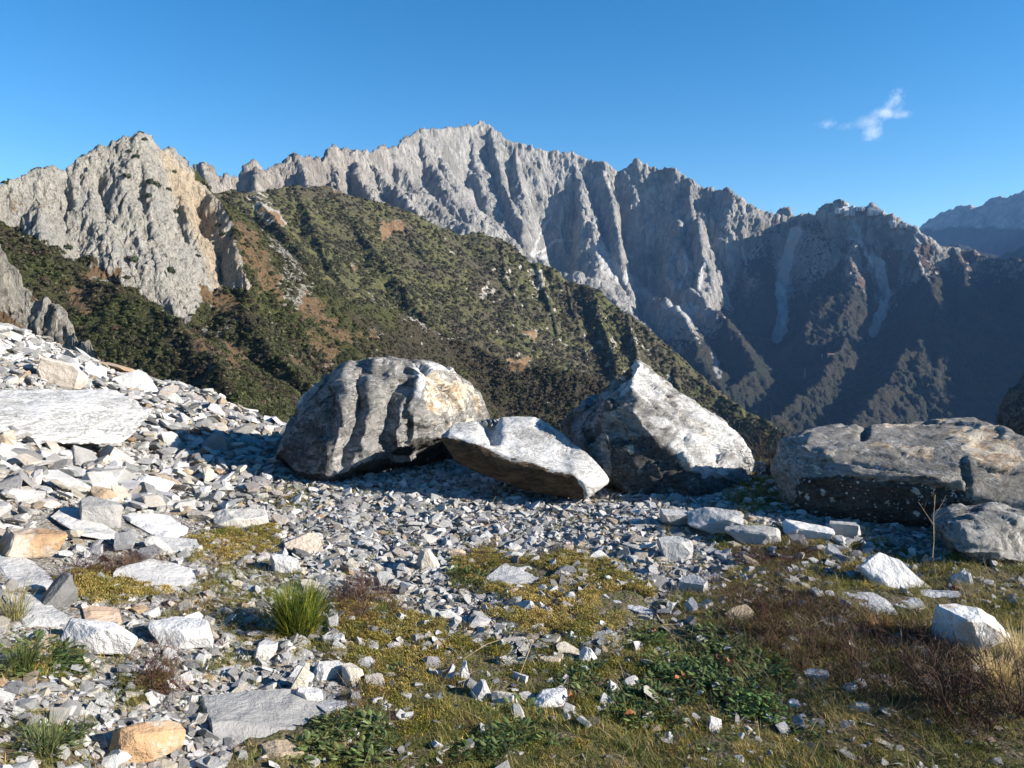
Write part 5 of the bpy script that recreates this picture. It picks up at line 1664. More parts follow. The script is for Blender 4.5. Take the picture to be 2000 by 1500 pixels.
for i, (hx, hy, hw, hh, kd, colr, yaw, lab) in enumerate(HAND):
    p, r = ground_hit(hx, hy)
    dist = math.hypot(r, EYE - p[2])
    sc = dist / FOC
    W_ = hw * sc
    va_ = math.atan2(EYE - p[2], r)
    if kd == 'slab':
        D_ = hh * sc / math.sin(va_) * .95
        T_ = max(.025, min(W_, D_) * .15)
        dims, emb, tilt = (W_, D_, T_), .25, .06
    elif kd == 'slabt':
        D_ = hh * sc * 1.35
        T_ = D_ * .35
        dims, emb, tilt = (W_, D_, T_), .05, .45
    elif kd == 'wedge':
        T_ = hh * sc * .95
        dims, emb, tilt = (W_, W_ * .7, T_ * 1.15), .1, .1
    elif kd == 'round':
        T_ = hh * sc * .9
        dims, emb, tilt = (W_, W_ * .8, T_), .15, .05
    else:
        T_ = hh * sc * .80
        dims, emb, tilt = (W_, max(W_ * .62, T_ * .9), T_), .12, .10
    L_ = max(dims)
    dn = tuple(d / L_ for d in dims)
    bm = rock_bm(500 + i, dn, {'slab': 8, 'slabt': 8, 'wedge': 9, 'round': 22, 'block': 9}[kd], .06, 3 if L_ > .1 else 2, .035 if kd != 'round' else .02, .6)
    if kd == 'wedge':
        for v in bm.verts:
            t = max(0, (v.co.z / dn[2] + .5))
            v.co.x *= 1 - .72 * t
            v.co.y *= 1 - .5 * t
            v.co.x += .12 * t * dn[0] * (1 if i % 2 else -1)
    # fit to the wanted size
    V = np.array([v.co[:] for v in bm.verts])
    ext = V.max(0) - V.min(0)
    for v in bm.verts:
        v.co = Vector([v.co[k] * dims[k] / ext[k] for k in range(3)])
    zmin = min(v.co.z for v in bm.verts)
    for v in bm.verts:
        v.co.z -= zmin
    me = bm_mesh(bm, 'stone', M_STONE)
    o = link(bpy.data.objects.new('stone', me))
    azv = math.atan2(p[0], p[1])
    fwd = np.array([math.sin(azv), math.cos(azv), 0])
    back = {'slab': .5, 'slabt': .4}.get(kd, .35) * dims[1]
    q = p + fwd * back
    # follow the lie of the ground, tipped a little towards the light
    e = .05
    gxn = (ground(q[0] + e, q[1], False) - ground(q[0] - e, q[1], False)) / (2 * e)
    gyn = (ground(q[0], q[1] + e, False) - ground(q[0], q[1] - e, False)) / (2 * e)
    nrm_ = Vector((-gxn, -gyn, 1)).normalized()
    if kd == 'slabt':
        nrm_ = (nrm_ + Vector((.15, -.75, 0))).normalized()
    else:
        rg = np.random.default_rng(900 + i)
        nrm_ = (nrm_ + Vector((rg.uniform(-tilt, tilt), rg.uniform(-tilt, tilt), 0))).normalized()
    qq = Vector((0, 0, 1)).rotation_difference(nrm_)
    o.rotation_mode = 'QUATERNION'
    o.rotation_quaternion = qq @ Euler((0, 0, yaw - azv)).to_quaternion()
    o.location = (q[0], q[1], float(ground(q[0], q[1], False)) - emb * T_)
    o['tint'] = [float(c * 1.0) for c in colr]
    tag(o, lab, 'stone', 'loose marble stones')
    HAND_POS.append((q[0], q[1], max(dims[0], dims[1]) * .5, T_, hx, hy, lab))

# ---- the rest: thousands of chips in four sizes
SCREE = [(-700, 600), (0, 630), (170, 690), (340, 745), (480, 805), (570, 840), (560, 900), (500, 985), (430, 1030), (350, 1080), (240, 1110), (100, 1125), (-100, 1130), (-700, 1150)]
BANK = [(560, 900), (700, 940), (1000, 940), (1200, 960), (1420, 1020), (1440, 1060), (1330, 1110), (1240, 1130), (1100, 1085), (940, 1075), (880, 1110), (820, 1200), (640, 1180), (540, 1130), (540, 1030)]
HOLES = [([(540, 890), (600, 770), (690, 705), (860, 708), (960, 820), (1000, 808), (1090, 830), (1195, 940), (1150, 978), (960, 925), (890, 890), (660, 930), (640, 945)], 7.6),
         ([(1100, 832), (1248, 700), (1400, 815), (1485, 905), (1465, 965), (1400, 985), (1200, 950), (1150, 880)], 7.3), ([(1505, 880), (1550, 845), (1900, 808), (2300, 900), (2300, 1140), (1900, 1115), (1830, 1060), (1570, 1030)], 6.2), ([(-200, 762), (180, 755), (290, 800), (240, 870), (0, 865), (-200, 870)], 7.5)]


def level(n_m2, s0, s1, rmin, rmax, seed, wgt):
    rg = np.random.default_rng(seed)
    a0, a1 = -.98, .90
    area = .5 * (rmax ** 2 - rmin ** 2) * (a1 - a0)
    n = int(area * n_m2)
    az = rg.uniform(a0, a1, n)
    r = np.sqrt(rg.uniform(rmin ** 2, rmax ** 2, n))
    x, y = r * np.sin(az), r * np.cos(az)
    rc = np.interp(az, _caz, _cr)
    cv, px, py = cover(x, y)
    keep = (rg.random(n) < wgt(px, py, cv)) & (r < rc + 2.5)
    x, y, px, py, r = x[keep], y[keep], px[keep], py[keep], r[keep]
    u = rg.random(len(x)) ** 1.8
    s = s0 + (s1 - s0) * u
    return x, y, px, py, r, s, rg


def w1(px, py, cv):
    sc = polymask(px, py, SCREE, 25, 20, 5, 60)
    pile = polymask(px, py, [(-700, 640), (0, 640), (140, 700), (230, 760), (60, 770), (0, 770), (-700, 770)], 14)
    low = polymask(px, py, [(-700, 900), (0, 900), (200, 880), (330, 950), (440, 1010), (420, 1060), (250, 1110), (-700, 1130)], 20)
    return np.clip(sc * (.35 + .5 * pile + .55 * low), 0, 1)


def w2(px, py, cv):
    sc = polymask(px, py, SCREE, 25, 20, 5, 60)
    bk = polymask(px, py, BANK, 25, 20, 6, 60)
    peb = polymask(px, py, [(440, 1260), (600, 1250), (700, 1310), (620, 1400), (380, 1420), (100, 1480), (-50, 1700), (-300, 1300), (0, 1160), (300, 1240)], 20, 20, 7) * .40
    rt = polymask(px, py, [(1440, 1050), (1700, 1060), (1760, 1130), (1500, 1120)], 20, 20, 7) * .9
    tl = polymask(px, py, [(860, 1190), (1140, 1200), (1240, 1230), (1160, 1260), (980, 1290), (880, 1240)], 20, 20, 8) * .8
    return np.clip(np.maximum.reduce([.9 * sc * (1 - .6 * cv), bk * (1 - .5 * cv), peb * (1 - .5 * cv), rt, tl, (.15 + .12 * (1 - cv)) * (1 - .80 * turf_zone(px, py))]), 0, 1)


def turf_zone(px, py):
    return polymask(px, py, [(1250, 1200), (1700, 1200), (2300, 1150), (2300, 1700), (500, 1700), (620, 1440), (900, 1400), (1180, 1400), (1260, 1330)], 30, 30, 33)


def w3(px, py, cv):
    clump = sstep(-.1, .35, fbm2(px / 70, py / 40, 3, 601))
    return np.clip((1 - cv) ** 1.3 * 1.0 + (.13 + .42 * clump * cv) * (1 - .6 * turf_zone(px, py)), 0, 1)


def w4(px, py, cv):
    clump = sstep(0, .35, fbm2(px / 90, py / 50, 3, 605))
    return np.clip((1 - cv) * .9 + .07 + .25 * clump * cv, 0, 1)


lv = [level(26, .15, .36, 2.2, 15, 1, w1), level(120, .065, .16, 2.2, 15, 2, w2), level(420, .03, .075, 2.1, 14.5, 3, w3), level(1500, .013, .032, 2.1, 6.5, 4, w4)]
X_, Y_, PX_, PY_, R_, S_, LV = [], [], [], [], [], [], []
for k, (x, y, px, py, r, s, rg) in enumerate(lv):
    ok = np.ones(len(x), bool)
    for hx, hy, hr, ht, _a, _b, _c in HAND_POS:
        ok &= (x - hx) ** 2 + (y - hy) ** 2 > (hr * (.85 if k > 1 else .95) + s * .25) ** 2
    for poly, rf in HOLES:
        if k < 2:
            ok &= ~((polymask(px, py, poly, 2) > .5) & (r > rf))
    X_.append(x[ok]); Y_.append(y[ok]); PX_.append(px[ok]); PY_.append(py[ok]); R_.append(r[ok]); S_.append(s[ok]); LV.append(np.full(ok.sum(), k))
X_, Y_, PX_, PY_, R_, S_, LV = map(np.concatenate, (X_, Y_, PX_, PY_, R_, S_, LV))
n = len(X_)
rg = np.random.default_rng(77)
sc_m = polymask(PX_, PY_, SCREE, 25, 20, 5, 60)
far_s = .75 + .25 * np.clip(R_ / 9, 0, 1.3)                 # the heap is coarser further up
S_ = np.where((LV == 1) & (sc_m < .3), S_ * .82, S_) * np.where(sc_m > .3, far_s, 1)
Z_ = ground(X_, Y_, False)
e = .06
gxn = (ground(X_ + e, Y_, False) - ground(X_ - e, Y_, False)) / (2 * e)
gyn = (ground(X_, Y_ + e, False) - ground(X_, Y_ - e, False)) / (2 * e)
tl = np.where(LV == 0, .38, np.where(LV == 1, .38, .5))
nx, ny = -gxn + rg.normal(size=n) * tl, -gyn + rg.normal(size=n) * tl - .06
ry = np.arctan2(nx, 1.0)
rx = -np.arctan2(ny, np.sqrt(1 + nx * nx))
yaw = rg.uniform(0, 2 * math.pi, n)
idx = rg.integers(0, len(STONE_PROTO), n)
th = np.array([.34, .25, .5, .42, .28, .55])[idx % 6]
Z_ = Z_ + S_ * th * np.where(LV == 0, .22, .20) + np.where(LV == 1, rg.uniform(0, .5, n) * S_ * (sc_m > .4), 0)
Z_ = Z_ + .022 * cover(X_, Y_)[0] * (LV >= 1)
u = rg.random(n)
pal = np.array([WHITE, PALE, GREY, (.21, .209, .206), CREAM, TAN, ORANGE, DARK])
wt = np.cumsum([.19, .33, .25, .09, .09, .032, .010, .035])
ci = np.searchsorted(wt / wt[-1], u)
# rusty pieces gather in places
rust = fbm2(X_ / 1.3, Y_ / 1.3, 3, 611)
ci = np.where((rust > .22) & (rg.random(n) < .12), 4, ci)
TI = pal[ci] * rg.uniform(.86, 1.10, (n, 1)) * (1 + rg.normal(size=(n, 3)) * .012)
SCL = np.stack([S_, S_ * rg.uniform(.8, 1.15, n), S_ * rg.uniform(.42, 1.0, n)], 1)
# rotation: yaw first, then tilt -> euler of the combined rotation
cz, sz, cy, sy, cx, sx = np.cos(yaw), np.sin(yaw), np.cos(ry), np.sin(ry), np.cos(rx), np.sin(rx)
# R = Rt(ry about Y) * Rt(rx about X) * Rz(yaw)
R00 = cy * cz + sy * sx * sz; R01 = -cy * sz + sy * sx * cz; R02 = sy * cx
R10 = cx * sz; R11 = cx * cz; R12 = -sx
R20 = -sy * cz + cy * sx * sz; R21 = sy * sz + cy * sx * cz; R22 = cy * cx
EUL = np.stack([np.arctan2(R21, R22), -np.arcsin(np.clip(R20, -1, 1)), np.arctan2(R10, R00)], 1)

# the 235 that show largest are things of their own
vis = (PX_ > 8) & (PX_ < 1992) & (PY_ < 1492)
for poly, rf in HOLES:
    vis &= ~((polymask(PX_, PY_, poly, 2) > .5) & (R_ > rf - .4))
shown = np.where(vis, FOC * S_ / np.hypot(R_, EYE), 0)
order = np.argsort(-shown)
NIND = 235
ind = order[:NIND]
rest = np.ones(n, bool)
rest[ind] = False
MARKS = [(755, 830, 'the largest boulder'), (1030, 900, 'the tilted white slab'), (1290, 860, 'the pyramid boulder'), (1740, 930, 'the long dark slab'), (140, 800, 'the great white slab'), (58, 1066, 'the rusty orange block'),
         (186, 1250, 'the large cracked block'), (350, 1245, 'the long flat-topped stone'), (535, 1410, 'the veined slab'), (585, 1190, 'the green tuft'), (1012, 1125, 'the pale slab in golden moss'), (1890, 1230, 'the big white stone in grass'),
         (186, 1000, 'the rounded grey block'), (410, 920, 'the boulder shadow'), (118, 730, 'the cream and orange block'), (450, 1060, 'the golden moss cushion'), (1395, 1020, 'the peaked pale rock'), (556, 1100, 'the square grey stone'),
         (232, 724, 'the orange skyline stone'), (305, 1035, 'the long white plate'), (838, 1100, 'the orange capped stone'), (1108, 1072, 'the small orange stone'), (312, 1140, 'the curved slab'), (580, 1330, 'the upright cream wedge'),
         (1222, 1190, 'the bluish flat stone'), (296, 950, 'the tipped white plate'), (200, 968, 'the rusty brown block'), (500, 830, 'the scree skyline'), (1318, 1075, 'the peaked white stone'), (470, 1015, 'the humped slab')]
CN = ['white', 'pale grey', 'mid grey', 'darker grey', 'cream', 'tan', 'orange', 'dark grey']
SN = ['wedge-sided', 'flat', 'chunky', 'narrow', 'broad flat', 'thick']
rows = []
for j in ind:
    dxm = [(math.hypot(PX_[j] - mx, (PY_[j] - my) * 1.6), k) for k, (mx, my, _t) in enumerate(MARKS)]
    dxm.sort()
    k1, k2 = dxm[0][1], dxm[1][1]

    def rel(k):
        ddx, ddy = PX_[j] - MARKS[k][0], PY_[j] - MARKS[k][1]
        if abs(ddx) > 1.3 * abs(ddy):
            return 'left of' if ddx < 0 else 'right of'
        return 'behind' if ddy < 0 else 'in front of'
    rows.append([int(j), CN[ci[j]], SN[idx[j] % 6], rel(k1), MARKS[k1][2], rel(k2), MARKS[k2][2], dxm[0][0]])
seen = {}
for row in rows:
    j, cn, sn, r1, m1, r2, m2, dd = row
    cand = ['%s %s stone %s %s' % (cn, sn, r1, m1), '%s %s stone %s %s, towards %s' % (cn, sn, r1, m1, m2[4:]), '%s %s stone %s %s and %s %s' % (cn, sn, r1, m1, r2, m2)]
    cand += [('smaller ' + c) for c in cand[:2]] + [('close-lying ' if dd < 60 else 'outlying ') + c for c in cand[:2]] + [('small close-lying ' if dd < 60 else 'small outlying ') + c for c in cand[:1]]
    lab = next((c for c in cand if c not in seen and len(c.split()) <= 16), 'one of several alike %s %s stones %s %s' % (cn, sn, r1, m1))
    seen[lab] = 1
    o = bpy.data.objects.new('stone', STONE_PROTO[idx[j]])
    o.location = (X_[j], Y_[j], Z_[j])
    o.rotation_euler = EUL[j]
    o.scale = SCL[j]
    o['tint'] = [float(c) for c in TI[j]]
    tag(o, lab, 'stone', 'loose marble stones')
    COL.objects.link(o)

c_big = collection_of('chip', STONE_PROTO)
c_fine = collection_of('grit', FINE_PROTO)
b = rest & (LV <= 1)
scatter('scree', c_big, np.stack([X_, Y_, Z_], 1)[b], EUL[b], SCL[b], idx[b], TI[b])
f = rest & (LV >= 2)
scatter('gravel', c_fine, np.stack([X_, Y_, Z_], 1)[f], EUL[f], SCL[f], idx[f] % len(FINE_PROTO), TI[f])
# ------------------------------------------------------------------ plants of the foreground
def leaf_material(name, rough=.6, trans=.38, var=.35):
    m = NT(name)
    tint = m.attr('tint', 'INSTANCER').outputs['Color']
    co = m.coord('Object')
    sh = m.attr('shade')
    n = m.noise(co, 40, 3, .6)
    c = m.mix(1.0, tint, m.mix(m.ramp(n, .3, .7), (1 - var, 1 - var, 1 - var), (1 + var, 1 + var, 1 + var)), 'MULTIPLY')
    c = m.mix(1.0, c, sh.outputs['Color'], 'MULTIPLY')
    m.base(c, None, rough)
    tr = m.n('ShaderNodeBsdfTranslucent', {'Color': c})
    mx = m.n('ShaderNodeMixShader', {0: trans})
    m.t.links.new(m.b.outputs[0], mx.inputs[1])
    m.t.links.new(tr.outputs[0], mx.inputs[2])
    m.t.links.new(mx.outputs[0], m.out.inputs['Surface'])
    return m.m


M_LEAF = leaf_material('plant_leaves')


class Strips:
    """collects blades, leaves and twigs into one mesh with a per-vertex natural colour factor"""
    def __init__(self):
        self.v, self.f, self.c = [], [], []

    def blade(self, base, ang, L, w, lean, curl, n=3, col=(1, 1, 1), tipcol=None, twist=0.0):
        d = np.array([math.cos(ang), math.sin(ang), 0])
        s = np.array([-math.sin(ang + twist), math.cos(ang + twist), 0])
        p = np.array(base, float)
        th = lean
        i0 = len(self.v)
        for k in range(n + 1):
            t = k / n
            ww = w * (1 - t) ** .7 * (1 if k else .8)
            cc = col if tipcol is None else tuple(a + (b - a) * t for a, b in zip(col, tipcol))
            if k < n:
                self.v += [p - s * ww / 2, p + s * ww / 2]
                self.c += [cc, cc]
            else:
                self.v += [p]
                self.c += [cc]
            p = p + (d * math.sin(th) + np.array([0, 0, math.cos(th)])) * L / n
            th += curl / n
        for k in range(n - 1):
            a = i0 + 2 * k
            self.f += [(a, a + 1, a + 3), (a, a + 3, a + 2)]
        a = i0 + 2 * (n - 1)
        self.f += [(a, a + 1, a + 2)]

    def leaf(self, base, ang, pitch, L, w, col=(1, 1, 1), lobes=0, fold=.25):
        d = np.array([math.cos(ang) * math.cos(pitch), math.sin(ang) * math.cos(pitch), math.sin(pitch)])
        s = np.array([-math.sin(ang), math.cos(ang), 0])
        u = np.cross(d, s)
        b = np.array(base, float)
        i0 = len(self.v)
        prof = [(0, .12), (.3, .9), (.6, 1.0), (.85, .55), (1, 0)]
        for t, ww in prof:
            q = b + d * L * t - u * L * .12 * t * t
            self.v += [q - s * w * ww / 2 - u * w * fold * ww * .5, q + u * 0, q + s * w * ww / 2 - u * w * fold * ww * .5]
            self.c += [col, tuple(1.15 * x for x in col), col]
        for k in range(len(prof) - 1):
            a = i0 + 3 * k
            self.f += [(a, a + 1, a + 4), (a, a + 4, a + 3), (a + 1, a + 2, a + 5), (a + 1, a + 5, a + 4)]

    def twig(self, p0, p1, r0, r1, col=(1, 1, 1)):
        p0, p1 = np.array(p0, float), np.array(p1, float)
        d = p1 - p0
        d /= np.linalg.norm(d) + 1e-9
        a = np.cross(d, [0.3, .2, .9])
        a /= np.linalg.norm(a)
        b = np.cross(d, a)
        i0 = len(self.v)
        for p, r in ((p0, r0), (p1, r1)):
            for k in range(3):
                t = 2 * math.pi * k / 3
                self.v.append(p + r * (a * math.cos(t) + b * math.sin(t)))
                self.c.append(col)
        for k in range(3):
            k2 = (k + 1) % 3
            self.f += [(i0 + k, i0 + k2, i0 + 3 + k2), (i0 + k, i0 + 3 + k2, i0 + 3 + k)]

    def branch(self, p, d, L, r, rg, depth=2, col=(1, 1, 1), spread=.5):
        d = np.array(d, float)
        n = 4
        for k in range(n):
            d = d + rg.normal(size=3) * .16
            d /= np.linalg.norm(d)
            q = p + d * L / n
            self.twig(p, q, r * (1 - k / n * .6), r * (1 - (k + 1) / n * .6), col)
            if depth and rg.random() < .85:
                e = d + rg.normal(size=3) * spread
                e /= np.linalg.norm(e)
                self.branch(q, e, L * .5, r * .6, rg, depth - 1, col, spread)
            p = q

    def mesh(self, name, mat=None):
        me = mesh_np(name, np.array(self.v), np.array(self.f), False, mat or M_LEAF)
        c = np.array(self.c)
        set_mask(me, 'shade', np.concatenate([c, np.ones((len(c), 1))], 1))
        return me


def p_turf(seed, n=26, L=(.018, .05), w=.0022, spread=.035, straw=.2):
    rg = np.random.default_rng(seed)
    s = Strips()
    for _ in range(n):
        a = rg.uniform(0, 6.28)
        rr_ = spread * math.sqrt(rg.random())
        col = (1, 1, 1) if rg.random() > straw else (2.6, 1.9, 1.5)
        s.blade((rr_ * math.cos(a), rr_ * math.sin(a), -.004), rg.uniform(0, 6.28), rg.uniform(*L), w * rg.uniform(.7, 1.4), rg.uniform(.1, .9), rg.uniform(.2, 1.3), 3, col, tuple(c * 1.25 for c in col), rg.uniform(-.5, .5))
    return s.mesh('turf')


def p_dry(seed, n=16):
    rg = np.random.default_rng(seed)
    s = Strips()
    for _ in range(n):
        a = rg.uniform(0, 6.28)
        k = rg.uniform(.7, 1.3)
        s.blade((.04 * rg.normal(), .04 * rg.normal(), rg.uniform(-.003, .008)), a, rg.uniform(.05, .14), .0022, rg.uniform(.9, 1.6), rg.uniform(-.2, .5), 3, (k, k, k), None, rg.uniform(-1, 1))
    return s.mesh('dry_grass')


def p_cushion(seed, n=90, R=.035):
    rg = np.random.default_rng(seed)
    s = Strips()
    for _ in range(n):
        a, q = rg.uniform(0, 6.28), math.sqrt(rg.random())
        x, y = R * q * math.cos(a), R * q * math.sin(a)
        z = .016 * (1 - q * q) + rg.uniform(-.003, .004)
        k = rg.uniform(.6, 1.5)
        s.leaf((x, y, z), rg.uniform(0, 6.28), rg.uniform(.2, 1.3), rg.uniform(.006, .011), .004, (k, k * rg.uniform(.9, 1.05), k * .9))
    return s.mesh('cushion')


def p_herb(seed, n=22, R=.05, L=(.018, .036)):
    rg = np.random.default_rng(seed)
    s = Strips()
    for _ in range(n):
        a = rg.uniform(0, 6.28)
        q = R * math.sqrt(rg.random())
        h = rg.uniform(.004, .035) * (1 - .5 * q / R)
        k = rg.uniform(.7, 1.35)
        x, y = q * math.cos(a), q * math.sin(a)
        s.twig((x * .3, y * .3, 0), (x, y, h), .0009, .0006, (.8, .7, .5))
        l = rg.uniform(*L)
        s.leaf((x, y, h), a + rg.normal() * .7, rg.uniform(-.1, .6), l, l * rg.uniform(.4, .65), (k, k, k))
    return s.mesh('herb')


def p_twiggy(seed, n=7, L=.09):
    rg = np.random.default_rng(seed)
    s = Strips()
    for _ in range(n):
        a = rg.uniform(0, 6.28)
        t = rg.uniform(.3, 1.3)
        s.branch(np.array([0, 0, 0.]), (math.cos(a) * math.sin(t), math.sin(a) * math.sin(t), math.cos(t)), L * rg.uniform(.6, 1.2), .0011, rg, 1, (1, 1, 1))
    return s.mesh('twigs')


protos = [p_turf(1), p_turf(2), p_turf(3, 22, (.025, .07), .0025, .04, .3), p_turf(4, 30, (.012, .035), .002, .03, .1),
          p_dry(11), p_dry(12), p_dry(13),
          p_cushion(21), p_cushion(22), p_cushion(23, 110, .045),
          p_herb(31), p_herb(32, 16, .04, (.014, .026)), p_herb(33, 30, .06),
          p_twiggy(41), p_twiggy(42), p_twiggy(43, 10, .06)]
TURF, DRY, CUSH, HERB, TWIG = [0, 1, 2, 3], [4, 5, 6], [7, 8, 9], [10, 11, 12], [13, 14, 15]
c_plants = collection_of('sward', protos)

GOLD = [[(880, 1100), (950, 1075), (1040, 1100), (1110, 1080), (1200, 1110), (1280, 1160), (1260, 1195), (1110, 1200), (1000, 1170), (930, 1150)], [(100, 1130), (200, 1112), (330, 1130), (330, 1165), (220, 1182), (120, 1168)],
        [(365, 1060), (430, 1038), (545, 1033), (540, 1080), (450, 1095), (370, 1090)], [(650, 1190), (740, 1180), (850, 1230), (890, 1290), (830, 1340), (740, 1390), (690, 1330)], [(940, 1200), (1230, 1190), (1240, 1230), (1100, 1260)], [(0, 1480), (60, 1440), (120, 1500)]]
HERBS = [[(1240, 1250), (1420, 1230), (1560, 1330), (1540, 1400), (1400, 1420), (1280, 1340)], [(1080, 1310), (1180, 1310), (1170, 1370), (1090, 1370)], [(880, 1410), (1040, 1390), (1070, 1450), (980, 1500), (880, 1480)], [(0, 1260), (170, 1270), (180, 1320), (0, 1330)],
         [(900, 1110), (980, 1110), (990, 1150), (890, 1150)], [(560, 1420), (760, 1400), (800, 1500), (560, 1520)], [(1180, 1340), (1300, 1360), (1360, 1440), (1200, 1430)], [(60, 1450), (160, 1440), (160, 1500), (60, 1500)]]
HEATH = [[(1400, 1150), (1700, 1190), (1900, 1300), (2000, 1400), (1950, 1480), (1700, 1400), (1560, 1330), (1420, 1240)], [(650, 1150), (760, 1150), (780, 1200), (660, 1220)], [(280, 1320), (360, 1310), (360, 1370), (280, 1380)], [(130, 1110), (330, 1100), (330, 1130), (130, 1140)], [(1440, 1080), (1600, 1070), (1560, 1130), (1440, 1120)]]


def sward(n_m2, rmin, rmax, seed, wfun, ids, size, tints, lift=0.0):
    rg = np.random.default_rng(seed)
    a0, a1 = -.85, .90
    n = int(.5 * (rmax ** 2 - rmin ** 2) * (a1 - a0) * n_m2)
    az = rg.uniform(a0, a1, n)
    r = np.sqrt(rg.uniform(rmin ** 2, rmax ** 2, n))
    x, y = r * np.sin(az), r * np.cos(az)
    cv, px, py = cover(x, y)
    w = wfun(px, py, cv, x, y)
    rc = np.interp(az, _caz, _cr)
    k = (rg.random(n) < w) & (r < rc + 1.5)
    for hx, hy, hr, ht, _a, _b, _c in HAND_POS:
        k &= (x - hx) ** 2 + (y - hy) ** 2 > (hr * .85) ** 2
    x, y, r, w = x[k], y[k], r[k], w[k]
    n = len(x)
    t = np.array(tints)
    nn = fbm2(x / .5, y / .5, 3, seed + 5)
    f = np.clip(.5 + 1.1 * nn + rg.normal(size=n) * .22, 0, 1)[:, None]
    q = f * (len(t) - 1)
    i0 = np.clip(np.floor(q).astype(int)[:, 0], 0, len(t) - 2)
    fr = q - i0[:, None]
    tint = t[i0] * (1 - fr) + t[i0 + 1] * fr
    s = rg.uniform(size[0], size[1], n) * (.75 + .25 * w)
    return (np.stack([x, y, ground(x, y) + .018 * 1 + lift], 1), np.stack([rg.normal(size=n) * .15, rg.normal(size=n) * .15, rg.uniform(0, 6.28, n)], 1),
            np.stack([s, s, s * rg.uniform(.8, 1.2, n)], 1), np.array(ids)[rg.integers(0, len(ids), n)], tint * rg.uniform(.8, 1.2, (n, 1)))


def inpolys(px, py, polys, soft=12, jit=16):
    v = np.zeros(px.shape)
    for p in polys:
        v = np.maximum(v, polymask(px, py, p, soft, jit, 51, 30))
    return v


def w_turf(px, py, cv, x, y):
    g = inpolys(px, py, GOLD)
    return np.clip(cv * (1 - .85 * g) * (.50 + 1.5 * fbm2(x / .35, y / .35, 4, 701)) + .02, 0, 1)


def w_turf2(px, py, cv, x, y):
    z = polymask(px, py, [(620, 1440), (900, 1400), (1150, 1420), (1500, 1440), (1700, 1500), (1700, 1700), (500, 1700)], 30, 20, 8)
    return np.clip(z * (.7 + .8 * fbm2(x / .3, y / .3, 3, 705)), 0, 1)


def w_long(px, py, cv, x, y):
    z = polymask(px, py, [(1450, 1130), (1800, 1100), (2300, 1130), (2300, 1700), (1500, 1600), (1560, 1350), (1400, 1230)], 30, 20, 9)
    return np.clip(z * cv * (.6 + 1.0 * fbm2(x / .25, y / .25, 3, 711)) + .08 * cv, 0, 1)


def w_dry(px, py, cv, x, y):
    z = polymask(px, py, [(1300, 1120), (2300, 1120), (2300, 1500), (1600, 1480), (1350, 1260)], 30, 20, 9)
    return np.clip(cv * (.25 + .75 * z) * (.55 + 1.1 * fbm2(x / .3, y / .3, 3, 715)) + .03, 0, 1)


def w_cush(px, py, cv, x, y):
    return inpolys(px, py, GOLD, 8, 18) * sstep(-.5, .15, fbm2(x / .14, y / .14, 4, 721))


def w_moss(px, py, cv, x, y):
    z = polymask(px, py, [(640, 1190), (900, 1240), (1200, 1250), (1350, 1320), (1280, 1400), (900, 1440), (600, 1460), (640, 1380)], 25, 20, 19)
    return np.clip(np.maximum(z, .35 * cv) * sstep(0, .25, fbm2(x / .22, y / .22, 4, 725)), 0, 1)


def w_herb(px, py, cv, x, y):
    return np.clip(inpolys(px, py, HERBS, 12, 22) * .95 + .10 * cv * sstep(.05, .3, fbm2(x / .3, y / .3, 3, 731)), 0, 1)


def w_heath(px, py, cv, x, y):
    return np.clip(inpolys(px, py, HEATH, 18, 26) * .8 + .05 * cv, 0, 1)


def join(*parts):
    return [np.concatenate([p[k] for p in parts]) for k in range(5)]


GRN = [(0.088, 0.103, 0.025), (0.144, 0.154, 0.039), (0.205, 0.195, 0.056), (0.236, 0.190, 0.071)]
far_ = 9.5
grass = join(sward(1500, 1.9, 5.2, 61, w_turf, TURF, (.7, 1.25), GRN), sward(700, 5.2, far_, 62, w_turf, TURF, (1.0, 1.6), GRN),
             sward(2200, 1.9, 3.4, 63, w_turf2, [0, 3, 3], (.6, 1.0), [(.075, .098, .020), (.125, .145, .032), (.19, .18, .05)]),
             sward(380, 1.9, 8.5, 64, w_long, [2, 2, 1], (.9, 1.5), [(.062, .078, .019), (.11, .12, .033), (.20, .165, .07)]))
scatter('grass', c_plants, *grass)
dry = join(sward(420, 1.9, 8.5, 65, w_dry, DRY, (.7, 1.3), [(.16, .11, .06), (.30, .22, .12), (.50, .40, .24)]))
scatter('dry_grass', c_plants, *dry)
moss = join(sward(1500, 2.6, 6.5, 66, w_cush, CUSH, (.8, 1.2), [(.15, .15, .035), (.28, .225, .065), (.42, .31, .11)]),
            sward(1300, 2.0, 5.0, 67, w_moss, CUSH, (.6, 1.1), [(.085, .095, .014), (.18, .165, .028), (.26, .20, .04)]))
scatter('moss', c_plants, *moss)
herb = join(sward(420, 2.0, 6.0, 68, w_herb, HERB, (.7, 1.2), [(.055, .085, .026), (.090, .130, .040), (.15, .175, .065)]))
scatter('low_herbs', c_plants, *herb)
heath_ = join(sward(420, 2.0, 8.0, 69, w_heath, TWIG, (.7, 1.4), [(.070, .034, .024), (.115, .058, .038), (.16, .10, .065)]))
scatter('heather_twigs', c_plants, *heath_)


# ------------------------------------------------------------------ plants that stand out one by one
def place(o, px, py, dz=.015):
    p, r = ground_hit(px, py)
    o.location = (p[0], p[1], p[2] + dz)
    return o


def plant(name, px, py, s, tint, label, cat, group=None):
    o = bpy.data.objects.new(name, s.mesh(name))
    link(o)
    place(o, px, py)
    o['tint'] = list(tint)
    tag(o, label, cat, group)
    return o


